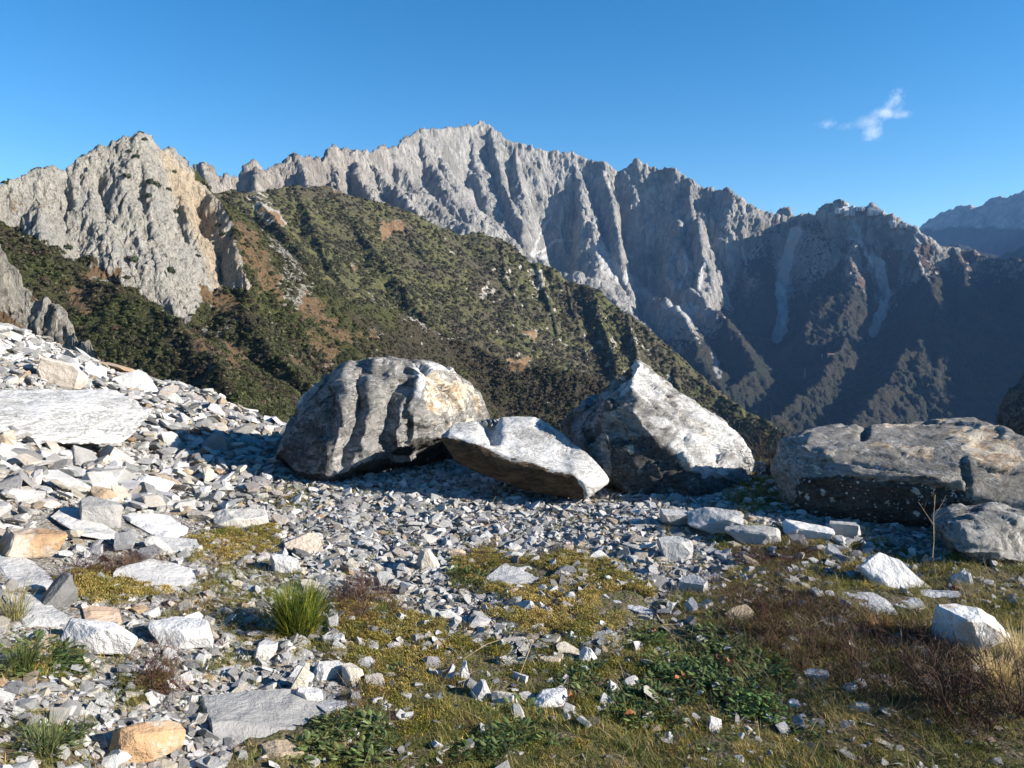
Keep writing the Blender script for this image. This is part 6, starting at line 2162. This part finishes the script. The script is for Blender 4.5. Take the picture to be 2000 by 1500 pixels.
rg = np.random.default_rng(5)
s = Strips()
for _ in range(1100):
    a, q = rg.uniform(0, 6.28), .075 * math.sqrt(rg.random())
    lean = abs(rg.normal()) * .36 + .03
    dead = rg.random() < .18
    col = (.8, .8, .8) if not dead else (2.6, 1.7, 1.3)
    s.blade((q * math.cos(a), q * math.sin(a), -.01), a + rg.normal() * .6, rg.uniform(.16, .30), .0052, lean, rg.uniform(.05, .7), 4, col, tuple(c * 1.7 for c in col), rg.uniform(-.6, .6))
for _ in range(40):
    s.blade((.05 * rg.normal(), .05 * rg.normal(), 0), rg.uniform(2.6, 4.2), rg.uniform(.18, .3), .003, rg.uniform(.9, 1.4), rg.uniform(.1, .5), 4, (3.2, 2.1, 1.5), None)
plant('grass_tuft', 583, 1243, s, (.085, .115, .018), 'bright green spiky grass tuft standing in white gravel', 'grass tuft')


def small_tuft(px, py, n, L, tint, label, seed):
    rg = np.random.default_rng(seed)
    s = Strips()
    for _ in range(n):
        a, q = rg.uniform(0, 6.28), .035 * math.sqrt(rg.random())
        s.blade((q * math.cos(a), q * math.sin(a), -.005), a + rg.normal() * .6, L * rg.uniform(.5, 1), .003, abs(rg.normal()) * .5 + .05, rg.uniform(.1, .9), 3, (1, 1, 1), (1.5, 1.4, 1.3), rg.uniform(-.6, .6))
    plant('grass_tuft', px, py, s, tint, label, 'grass tuft', 'small grass tufts')


small_tuft(745, 1205, 140, .085, (.07, .12, .02), 'small vivid green grass tuft right of the spiky tuft', 71)
small_tuft(90, 1478, 220, .14, (.10, .12, .05), 'greyish grass tuft in gravel near the bottom corner', 72)
small_tuft(45, 1318, 240, .13, (.055, .075, .022), 'dark green grass tuft at the left edge below the slabs', 73)
small_tuft(30, 1215, 160, .22, (.22, .20, .08), 'yellow bent grass tuft at the left edge among pale slabs', 74)
small_tuft(1945, 1345, 420, .20, (.42, .34, .18), 'straw coloured dry grass tuft behind the dry shrub', 75)
small_tuft(1990, 1300, 320, .22, (.46, .38, .22), 'pale straw grass tuft at the frame edge by the big white stone', 76)
small_tuft(1730, 1330, 200, .13, (.065, .10, .025), 'green grass tuft in front of the dry shrub', 77)
small_tuft(1720, 1240, 160, .12, (.28, .17, .07), 'rusty brown grass tuft left of the big white stone', 78)
small_tuft(1240, 1480, 160, .06, (.08, .11, .025), 'short green grass tuft near the bottom edge', 79)


def weed(px, py, n, R, L, H, tint, label, seed):
    rg = np.random.default_rng(seed)
    s = Strips()
    for _ in range(n):
        a = rg.uniform(0, 6.28)
        q = R * math.sqrt(rg.random())
        h = H * rg.uniform(.3, 1) * (1 - .6 * (q / R) ** 2)
        x, y = q * math.cos(a), q * math.sin(a)
        s.twig((x * .4, y * .4, 0), (x, y, h), .0013, .0008, (.8, .8, .5))
        for j in range(rg.integers(2, 5)):
            l = L * rg.uniform(.55, 1.1)
            k = rg.uniform(.7, 1.35)
            s.leaf((x + .006 * rg.normal(), y + .006 * rg.normal(), h * rg.uniform(.75, 1.05)), rg.uniform(0, 6.28), rg.uniform(-.2, .7), l, l * rg.uniform(.4, .6), (k, k, k * .95))
    plant('weed', px, py, s, tint, label, 'weed', 'leafy weeds in the turf')


weed(1478, 1392, 80, .13, .032, .07, (.10, .17, .05), 'brightest leafy green weed, fresh leaves beside dark grass', 81)
weed(1300, 1315, 70, .13, .022, .05, (.060, .10, .034), 'dark green ferny weed in the turf left of the brightest weed', 82)
weed(1118, 1362, 70, .085, .016, .04, (.11, .135, .07), 'grey green cushion weed behind the white wedge block', 83)
weed(965, 1462, 90, .11, .018, .05, (.060, .082, .035), 'dense dark weed cushion near the bottom edge', 84)
weed(1390, 1270, 50, .10, .022, .05, (.060, .10, .034), 'dark leafy weed behind the brightest weed', 85)
weed(935, 1150, 60, .10, .02, .03, (.085, .095, .045), 'dull green weed at the left tip of the golden moss', 86)
weed(110, 1305, 60, .10, .02, .04, (.055, .080, .030), 'dark weed below the large cracked block', 87)
weed(1580, 1440, 30, .09, .02, .04, (.045, .080, .025), 'small weed under the pale stone pair', 88)
weed(650, 1435, 60, .10, .018, .04, (.065, .090, .032), 'green weed growing over the end of the veined slab', 89)
weed(1250, 1400, 50, .10, .02, .04, (.045, .075, .025), 'loose green weed around the orange leaf', 90)


def shrub(px, py, n, L, tint, label, seed, r=.0026, up=.6, name='dry_shrub', cat='shrub', depth=2):
    rg = np.random.default_rng(seed)
    s = Strips()
    for _ in range(n):
        a = rg.uniform(0, 6.28)
        t = rg.uniform(.05, 1.35)
        s.branch(np.array([.05 * rg.normal(), .05 * rg.normal(), 0]), (math.cos(a) * math.sin(t), math.sin(a) * math.sin(t), math.cos(t) + up), L * rg.uniform(.5, 1.1), r, rg, depth, (1, 1, 1), .45)
    return plant(name, px, py, s, tint, label, cat)


shrub(1850, 1395, 34, .27, (.10, .060, .042), 'bare reddish brown dry shrub sprawling over the turf', 91)
shrub(1985, 1400, 22, .27, (.11, .070, .048), 'bare brown dry shrub cut by the frame edge', 92)
shrub(1760, 1330, 16, .17, (.12, .08, .055), 'thin dry shrub left of the sprawling one', 93, .0018)
shrub(1640, 1290, 12, .12, (.13, .085, .055), 'low brown twiggy shrub in the dry grass', 94, .0015)
shrub(700, 1215, 16, .10, (.12, .07, .048), 'low reddish heather shrub beside the vivid tuft', 95, .0013)
shrub(325, 1360, 20, .06, (.15, .055, .045), 'dark red heather shrub among white pebbles', 96, .0014)
shrub(285, 1290, 14, .06, (.15, .075, .055), 'reddish heather shrub right of the large cracked block', 97, .0013)
# young sapling by the grey boulder
rg = np.random.default_rng(9)
s = Strips()
p = np.array([0, 0, 0.])
pts_ = [np.array([0, 0, 0.]), np.array([.005, 0, .16]), np.array([-.005, 0, .32]), np.array([.0, 0, .46])]
for a, b_, r_ in zip(pts_[:-1], pts_[1:], (.004, .0033, .0024)):
    s.twig(a, b_, r_, r_ * .8)
for z0, dx_, dz_ in ((.26, -.12, .16), (.32, .07, .12), (.38, -.04, .12), (.20, .06, .07), (.30, .11, .05)):
    s.twig((0, 0, z0), (dx_, rg.normal() * .03, z0 + dz_), .0018, .0008)
    s.twig((dx_ * .6, 0, z0 + dz_ * .6), (dx_ * .6 + .03, .01, z0 + dz_ * 1.1), .001, .0006)
plant('sapling', 1820, 1108, s, (.30, .24, .17), 'leafless pale sapling in front of the grey blocky boulder', 'sapling')

# scrub growing in the gap between the two boulders
shrub(1500, 935, 26, .42, (.075, .062, .045), 'leafless grey bush in the gap behind the boulders', 98, .004, .9, 'bush', 'bush', 2)
weed(1495, 985, 90, .34, .035, .12, (.10, .13, .035), 'sunlit grassy clump in the gap between pyramid and dark slab', 99)

# dead stalks lying across the turf
for k, (x0, y0, x1, y1) in enumerate([(1010, 1345, 1045, 1255), (905, 1300, 985, 1265), (1390, 1335, 1440, 1420), (1690, 1440, 1790, 1500), (885, 1280, 910, 1300), (1560, 1250, 1620, 1225), (1250, 1250, 1330, 1235)]):
    a_, ra = ground_hit(x0, y0)
    b_, rb = ground_hit(x1, y1)
    s = Strips()
    a3 = np.array([0, 0, .03])
    b3 = b_ - a_ + np.array([0, 0, .045])
    m3 = (a3 + b3) / 2 + np.array([.01, 0, .02])
    s.twig(a3, m3, .0022, .0018)
    s.twig(m3, b3, .0018, .0011)
    o = bpy.data.objects.new('dry_stalk', s.mesh('dry_stalk'))
    o.location = a_
    link(o)
    o['tint'] = [(.34, .27, .16), (.38, .30, .17), (.14, .10, .07), (.14, .10, .07), (.38, .30, .17), (.36, .29, .17), (.32, .25, .15)][k]
    tag(o, ['long straw stalk leaning over the tilted pale stone', 'straw stalk lying over moss left of the tooth stone', 'thin dark twig lying below the brightest weed', 'long dark twig lying near the bottom edge', 'short straw stalk beside the pebble bed',
            'pale stalk lying in dry grass right of the tan leaning stone', 'straw stalk lying behind the dark ferny weed'][k], 'stalk', 'dead stalks and twigs')

# fallen orange leaves
M_DEAD = NT('dead_leaf')
cd = M_DEAD.coord('Object')
M_DEAD = M_DEAD.base(M_DEAD.mix(M_DEAD.noise(cd, 40, 4), (.16, .055, .022), (.36, .14, .055)), M_DEAD.bump(M_DEAD.noise(cd, 60, 3), .5, .004), .7)
for k, (x0, y0, sz, lab) in enumerate([(1230, 1420, .045, 'curled orange leaf beside the small cream stone'), (1405, 1305, .045, 'orange leaf behind the brightest weed'), (1425, 1312, .04, 'orange leaf on dark ground behind the brightest weed, outer one'), (1330, 1338, .035, 'rusty leaf under the dark ferny weed'),
                                         (1245, 1368, .03, 'small rusty leaf left of the orange pair'), (1678, 1362, .035, 'upright orange leaf in dark grass above the pale pair'), (1275, 1250, .03, 'rusty leaf on turf above the ferny weed'), (1870, 1165, .02, 'tiny orange leaf near the frame edge slabs'),
                                         (1115, 1385, .03, 'brown leaf at the end of the white wedge block'), (1320, 1345, .03, 'second rusty leaf by the dark ferny weed')]):
    rg = np.random.default_rng(300 + k)
    bm = bmesh.new()
    rows_ = []
    for i in range(7):
        t = i / 6
        w = sz * .32 * math.sin(math.pi * (t * .92 + .04)) ** .8 * (1 + .25 * (i % 2))
        zc = .006 + .012 * math.sin(t * 3.1) * rg.uniform(.6, 1.3)
        rows_.append([bm.verts.new((sz * (t - .5), -w, zc + .010)), bm.verts.new((sz * (t - .5), 0, zc)), bm.verts.new((sz * (t - .5), w, zc + .012 * rg.uniform(.5, 1.5)))])
    for a_, b_ in zip(rows_[:-1], rows_[1:]):
        bm.faces.new((a_[0], a_[1], b_[1], b_[0]))
        bm.faces.new((a_[1], a_[2], b_[2], b_[1]))
    o = link(bpy.data.objects.new('fallen_leaf', bm_mesh(bm, 'fallen_leaf', M_DEAD, True)))
    place(o, x0, y0, .035)
    o.rotation_euler = (rg.uniform(-.5, .5), rg.uniform(-.4, .4) if k != 5 else 1.2, rg.uniform(0, 6.28))
    tag(o, lab, 'leaf', 'fallen leaves')


# ------------------------------------------------------------------ scrub on the slopes
def bush_mesh(seed, n=70, flat=.75):
    rg = np.random.default_rng(seed)
    v, f, c = [], [], []
    for k in range(n):
        d = rg.normal(size=3)
        d[2] = abs(d[2]) * flat + .05
        d /= np.linalg.norm(d)
        r_ = rg.uniform(.32, .5)
        p = d * r_ * np.array([1, 1, .9])
        a = rg.normal(size=3)
        b_ = np.cross(d, a)
        b_ /= np.linalg.norm(b_)
        a = np.cross(b_, d) + d * rg.uniform(-.6, .6)
        a /= np.linalg.norm(a)
        s_ = rg.uniform(.10, .20)
        i = len(v)
        v += [p - a * s_ - b_ * s_ * .5, p + a * s_, p - a * s_ * .2 + b_ * s_]
        f.append((i, i + 1, i + 2))
        kk = rg.uniform(.6, 1.4)
        c += [(kk, kk, kk)] * 3
    me = mesh_np('bush', np.array(v), np.array(f), False, M_LEAF)
    c = np.array(c)
    set_mask(me, 'shade', np.concatenate([c, np.ones((len(c), 1))], 1))
    return me


bushes = [bush_mesh(400 + k) for k in range(6)]
c_bush = collection_of('brushwood', bushes)


def on_slopes(M, n, seed, wfun, size, tints, name):
    rg = np.random.default_rng(seed)
    V = M['V']
    nr_, nc_ = M['nr'], M['nc']
    P = V.reshape(-1, 3)
    i = rg.integers(0, nr_ - 1, n * 4)
    j = rg.integers(0, nc_ - 1, n * 4)
    px, py = M['px'][i, j], M['py'][i, j]
    ok = (px > -80) & (px < 1700) & (py < 1000) & (rg.random(n * 4) < wfun(M, i, j))
    i, j = i[ok][:n], j[ok][:n]
    u, v = rg.random((len(i), 1)), rg.random((len(i), 1))
    p = V[i, j] * (1 - u) * (1 - v) + V[i + 1, j] * u * (1 - v) + V[i, j + 1] * (1 - u) * v + V[i + 1, j + 1] * u * v
    m = len(p)
    s = size[0] * .7 + (size[1] * 1.5 - size[0] * .7) * rg.random(m) ** 2.2
    p[:, 2] -= s * .12
    dull = M['mask'][i, j, 3]
    t = np.array(tints)
    f = np.clip(dull + rg.normal(size=m) * .25, 0, 1)[:, None]
    tint = (t[0] * (1 - f) + t[1] * f) * rg.uniform(.65, 1.3, (m, 1))
    br = rg.random(m) < .06
    tint[br] = np.array([.085, .06, .04])
    return p, np.stack([rg.normal(size=m) * .2, rg.normal(size=m) * .2, rg.uniform(0, 6.28, m)], 1), np.stack([s, s, s * rg.uniform(.7, 1.1, m)], 1), rg.integers(0, 6, m), tint


def wl(M, i, j):
    c_ = sstep(-.45, .05, fbm2(M['V'][i, j, 0] / 9, M['V'][i, j, 1] / 9, 3, 841))
    return c_ * np.clip(sstep(.35, .8, M['mask'][i, j, 0]) + .10 * (1 - M['cliff'][i, j]) * M['ochre'][i, j] + .08 * M['rough'][i, j], 0, 1)


def wg(M, i, j):
    c_ = sstep(-.4, .1, fbm2(M['V'][i, j, 0] / 18, M['V'][i, j, 1] / 18, 3, 843))
    return c_ * sstep(.35, .8, M['mask'][i, j, 0])


sl = join(on_slopes(LEFT, 42000, 801, wl, (1.0, 2.3), [(.047, .040, .022), (.049, .056, .017)], 'l'), on_slopes(GREEN, 45000, 802, wg, (2.0, 4.5), [(.047, .040, .025), (.052, .053, .021)], 'g'))
scatter('hillside_scrub', c_bush, *sl)

# dark junipers on the pale face, one by one
gx_, gy_ = LEFT['px'], LEFT['py']
Rg = np.hypot(LEFT['V'][..., 0], LEFT['V'][..., 1])
BUSHES = [(265, 303, 13, 'round dark bush high on the pale crag below its top'), (248, 340, 12, 'dark bush on the pale crag, upper left of the cluster'), (292, 351, 14, 'dark bush in the cluster in the middle of the pale crag'), (308, 360, 14, 'largest dark bush of the cluster on the pale crag'),
          (331, 368, 12, 'dark bush at the warm coloured edge of the pale crag'), (289, 381, 12, 'dark bush below the cluster on the pale crag'), (345, 412, 11, 'dark bush on the orange tinted part of the crag'), (259, 502, 18, 'big round dark bush low on the pale crag'),
          (336, 523, 15, 'dark bush low on the crag right of the big round one'), (132, 482, 14, 'dark bush at the left foot of the pale crag'), (433, 457, 12, 'dark bush on the right buttress of the crag'), (424, 434, 10, 'small dark bush high on the right buttress'),
          (284, 269, 9, 'tiny dark bush on the very top of the crag'), (342, 333, 10, 'small dark bush below the second top of the crag'), (250, 293, 8, 'narrow dark bush left of the highest one')]
tops = np.argmax(np.ones(1))
for k, (bx, by, bs, lab) in enumerate(BUSHES):
    d = (gx_ - bx) ** 2 + (gy_ - by) ** 2 + (Rg > 372) * 1e6
    # nearest surface point that is seen there
    cand = np.argsort(d, axis=None)[:12]
    i_, j_ = np.unravel_index(min(cand, key=lambda q: Rg.flat[q]), d.shape)
    p = LEFT['V'][i_, j_]
    o = bpy.data.objects.new('bush', bushes[k % 6])
    link(o)
    sc_ = bs * np.linalg.norm(p) / FOC * 1.15
    o.location = p - np.array([0, 0, .15 * sc_])
    o.scale = (sc_, sc_, sc_ * 1.1)
    o.rotation_euler = (.3, 0, k)
    o['tint'] = [.030, .042, .018]
    tag(o, lab, 'bush', 'junipers on the pale crag')
# ------------------------------------------------------------------ small built things far away
def box_bm(bm, x0, x1, y0, y1, z0, z1):
    r = bmesh.ops.create_cube(bm, size=1.0)
    for v in r['verts']:
        v.co = Vector(((x0 + x1) / 2 + v.co.x * (x1 - x0), (y0 + y1) / 2 + v.co.y * (y1 - y0), (z0 + z1) / 2 + v.co.z * (z1 - z0)))
    return r['verts']


def surf(M, px_, py_):
    """visible point of a massif at a picture point: the nearest in range among those that project there"""
    R = np.hypot(M['V'][..., 0], M['V'][..., 1])
    d = np.hypot(M['px'] - px_, M['py'] - py_)
    c = np.argsort(d, axis=None)[:14]
    q = min(c, key=lambda k: R.flat[k])
    return M['V'].reshape(-1, 3)[q].copy()


def plain(name, col, rough=.9, sc=.3):
    m = NT(name)
    co = m.coord('Object')
    n = m.noise(co, sc, 5, .65)
    return m.base(m.mix(m.ramp(n, .35, .65), tuple(c * .8 for c in col), col), m.bump(n, .5, .4), rough)


M_CUT = plain('cut_marble', (.50, .50, .49), .8, .05)
M_WALL = plain('ochre_wall', (.55, .48, .34))
M_ROOF = plain('roof_tiles', (.22, .13, .09))
M_DARK = plain('opening', (.03, .03, .035))
M_STEEL = plain('pylon_steel', (.30, .30, .31))

# quarry benches cut into the summit of the eastern tower
QU = [(1640, 404, 17, 15, 'upper white cut bench at the western end of the summit quarry'), (1660, 410, 14, 12, 'low white cut bench in the saddle of the summit quarry'), (1681, 408, 15, 10, 'narrow white cut bench in the middle of the summit quarry'),
      (1703, 404, 17, 16, 'tallest white cut wall of the summit quarry'), (1716, 414, 10, 8, 'small stepped white bench east of the tallest quarry wall'), (1746, 430, 10, 17, 'upright white cut face on the isolated summit tooth'), (1760, 436, 10, 9, 'small white bench east of the summit tooth')]
for k, (qx, qy, w, h, lab) in enumerate(QU):
    p = surf(MAIN, qx, qy)
    r_ = np.linalg.norm(p)
    mpp = r_ / FOC
    bm = bmesh.new()
    W_, H_ = w * mpp, h * mpp * .62
    p[2] -= h * mpp * .22
    rg = np.random.default_rng(60 + k)
    n_ = 2 + k % 3
    x = -W_ / 2
    for i in range(n_):
        ww = W_ / n_ * rg.uniform(.8, 1.2)
        hh = H_ * rg.uniform(.4, 1.0)
        dd = rg.uniform(8, 16)
        box_bm(bm, x, x + ww - .4, -dd, 26, -H_ * .8, hh * .55)
        box_bm(bm, x + 1.5, x + ww - 2.5, -dd - 9, -dd + .6, -H_ * .9, hh * .12)
        x += ww
    bmesh.ops.bevel(bm, geom=bm.edges[:], offset=.5, segments=1, affect='EDGES')
    o = link(bpy.data.objects.new('quarry_bench', bm_mesh(bm, 'quarry_bench', M_CUT)))
    o.location = p
    o.rotation_euler = (0, 0, rg.uniform(-.5, .1))
    tag(o, lab, 'quarry bench', 'cut benches of the summit quarry')

# hut on the lower spur
p = surf(MAIN, 1622, 700)
root = link(bpy.data.objects.new('hut', None))
root.location = p
root.rotation_euler = (0, 0, -.35)
tag(root, 'tiny ochre hut with a pitched roof on the sunlit spur above the valley', 'hut')
k_ = np.linalg.norm(p) / FOC
W_, D_, H_ = 11 * k_, 7 * k_, 5 * k_
bm = bmesh.new()
box_bm(bm, -W_ / 2, W_ / 2, -D_ / 2, D_ / 2, -8, H_)
link(bpy.data.objects.new('wall', bm_mesh(bm, 'wall', M_WALL)), root)
bm = bmesh.new()
vs = [bm.verts.new(c) for c in ((-W_ * .56, -D_ * .6, H_ - .2), (W_ * .56, -D_ * .6, H_ - .2), (W_ * .56, D_ * .6, H_ - .2), (-W_ * .56, D_ * .6, H_ - .2), (-W_ * .56, 0, H_ * 1.55), (W_ * .56, 0, H_ * 1.55))]
for f in ((0, 1, 5, 4), (2, 3, 4, 5), (0, 4, 3), (1, 2, 5), (3, 2, 1, 0)):
    bm.faces.new([vs[i] for i in f])
link(bpy.data.objects.new('roof', bm_mesh(bm, 'roof', M_ROOF)), root)
for i, xx in enumerate((-.22, .22)):
    bm = bmesh.new()
    box_bm(bm, W_ * (xx - .07), W_ * (xx + .07), -D_ / 2 - .15, -D_ / 2 + .3, H_ * .35, H_ * .75)
    link(bpy.data.objects.new('window', bm_mesh(bm, 'window', M_DARK)), root)

# lattice masts
for (qx, qy, h, lab) in ((1506, 417, 11, 'thin lattice mast on the skyline saddle west of the quarry'), (1573, 735, 16, 'thin lattice mast on the lower wooded spur'), (1604, 697, 8, 'short mast beside the ochre hut')):
    p = surf(MAIN, qx, qy)
    hh = h * np.linalg.norm(p) / FOC
    s_ = Strips()
    for a, b_ in ((-1, -1), (1, -1), (1, 1), (-1, 1)):
        s_.twig((a * hh * .09, b_ * hh * .09, -4), (a * .4, b_ * .4, hh), .35, .2)
    for t in (.2, .4, .6, .8):
        w_ = hh * .09 * (1 - t) + .4 * t
        for (a, b_), (c_, d_) in (((-1, -1), (1, -1)), ((1, -1), (1, 1)), ((1, 1), (-1, 1)), ((-1, 1), (-1, -1))):
            s_.twig((a * w_, b_ * w_, t * hh), (c_ * w_ * .8, d_ * w_ * .8, (t + .18) * hh), .2, .2)
    s_.twig((-hh * .16, 0, hh * .8), (hh * .16, 0, hh * .8), .3, .3)
    o = link(bpy.data.objects.new('mast', s_.mesh('mast', M_STEEL)))
    o.location = p
    tag(o, lab, 'mast', 'masts on the far mountainside')
# ------------------------------------------------------------------ air between us and the far mountains
def haze_box(x0, x1, y0, y1, z0, z1, dens):
    me = bpy.data.meshes.new('haze')
    bm = bmesh.new()
    bmesh.ops.create_cube(bm, size=1.0)
    for v in bm.verts:
        v.co = Vector(((x0 + x1) / 2 + v.co.x * (x1 - x0), (y0 + y1) / 2 + v.co.y * (y1 - y0), (z0 + z1) / 2 + v.co.z * (z1 - z0)))
    bm.to_mesh(me)
    bm.free()
    mt = bpy.data.materials.new('haze_air')
    mt.use_nodes = True
    t = mt.node_tree
    t.nodes.clear()
    o = t.nodes.new('ShaderNodeOutputMaterial')
    v = t.nodes.new('ShaderNodeVolumePrincipled')
    v.inputs['Color'].default_value = (0.24, 0.50, 1.0, 1)
    v.inputs['Density'].default_value = dens
    v.inputs['Anisotropy'].default_value = 0.0
    t.links.new(v.outputs[0], o.inputs['Volume'])
    me.materials.append(mt)
    o = bpy.data.objects.new('haze', me)
    link(o)
    tag(o, kind='stuff')
    return o


haze_box(-3500, 7500, -1500, 9300, -446, 950, 2.9e-5)


# ------------------------------------------------------------------ one small cloud over the eastern tops
def cloud():
    c = at(1700, 232, 5600)
    m = bpy.data.materials.new('cloud_vapour')
    m.use_nodes = True
    t = m.node_tree
    t.nodes.clear()
    out = t.nodes.new('ShaderNodeOutputMaterial')
    v = t.nodes.new('ShaderNodeVolumePrincipled')
    v.inputs['Color'].default_value = (1, 1, 1, 1)
    v.inputs['Anisotropy'].default_value = .2
    tc = t.nodes.new('ShaderNodeTexCoord')

    def nd(typ, **k):
        n = t.nodes.new(typ)
        for a, b in k.items():
            setattr(n, a, b)
        return n

    def mth(op, a, b=0.0, clamp=False):
        n = nd('ShaderNodeMath', operation=op, use_clamp=clamp)
        for i, q in enumerate((a, b)):
            if isinstance(q, bpy.types.NodeSocket):
                t.links.new(q, n.inputs[i])
            else:
                n.inputs[i].default_value = q
        return n.outputs[0]
    ns = nd('ShaderNodeTexNoise')
    ns.inputs['Scale'].default_value = 1.0 / 60
    ns.inputs['Detail'].default_value = 6
    ns.inputs['Roughness'].default_value = .7
    ns.inputs['Distortion'].default_value = 1.2
    t.links.new(tc.outputs['Object'], ns.inputs['Vector'])
    tot = None
    for (dx, dz, rx, rz, wt) in ((20, -85, 80, 90, .9), (-10, -20, 120, 55, .85), (90, 35, 130, 55, .9), (165, 120, 60, 95, .7), (215, 25, 75, 35, .6), (-130, -45, 110, 32, .5), (-280, -30, 85, 42, .5), (120, 90, 60, 60, .7)):
        mp = nd('ShaderNodeMapping')
        mp.vector_type = 'POINT'
        mp.inputs['Location'].default_value = (-dx / rx, 0, -dz / rz)
        mp.inputs['Scale'].default_value = (1 / rx, 1 / 90, 1 / rz)
        t.links.new(tc.outputs['Object'], mp.inputs['Vector'])
        ln = nd('ShaderNodeVectorMath', operation='LENGTH')
        t.links.new(mp.outputs[0], ln.inputs[0])
        b = mth('MULTIPLY', mth('SUBTRACT', 1.0, ln.outputs['Value'], True), wt)
        tot = b if tot is None else mth('MAXIMUM', tot, b)
    d = mth('SUBTRACT', mth('ADD', tot, mth('MULTIPLY', mth('SUBTRACT', ns.outputs['Fac'], .5), 2.1)), .20)
    d = mth('MULTIPLY', mth('MULTIPLY', mth('MAXIMUM', d, 0.0), mth('GREATER_THAN', tot, .001)), .010)
    t.links.new(d, v.inputs['Density'])
    t.links.new(v.outputs[0], out.inputs['Volume'])
    bm = bmesh.new()
    bmesh.ops.create_icosphere(bm, subdivisions=3, radius=1.0)
    for q in bm.verts:
        q.co = Vector((q.co.x * 460 - 40, q.co.y * 120, q.co.z * 250))
    me = bm_mesh(bm, 'cloud', m)
    o = link(bpy.data.objects.new('cloud', me))
    o.location = c
    m.cycles.volume_step_rate = .35
    tag(o, 'single small wispy white cloud in the blue sky over the eastern peaks', 'cloud')


cloud()
SC.cycles.volume_max_steps = 256
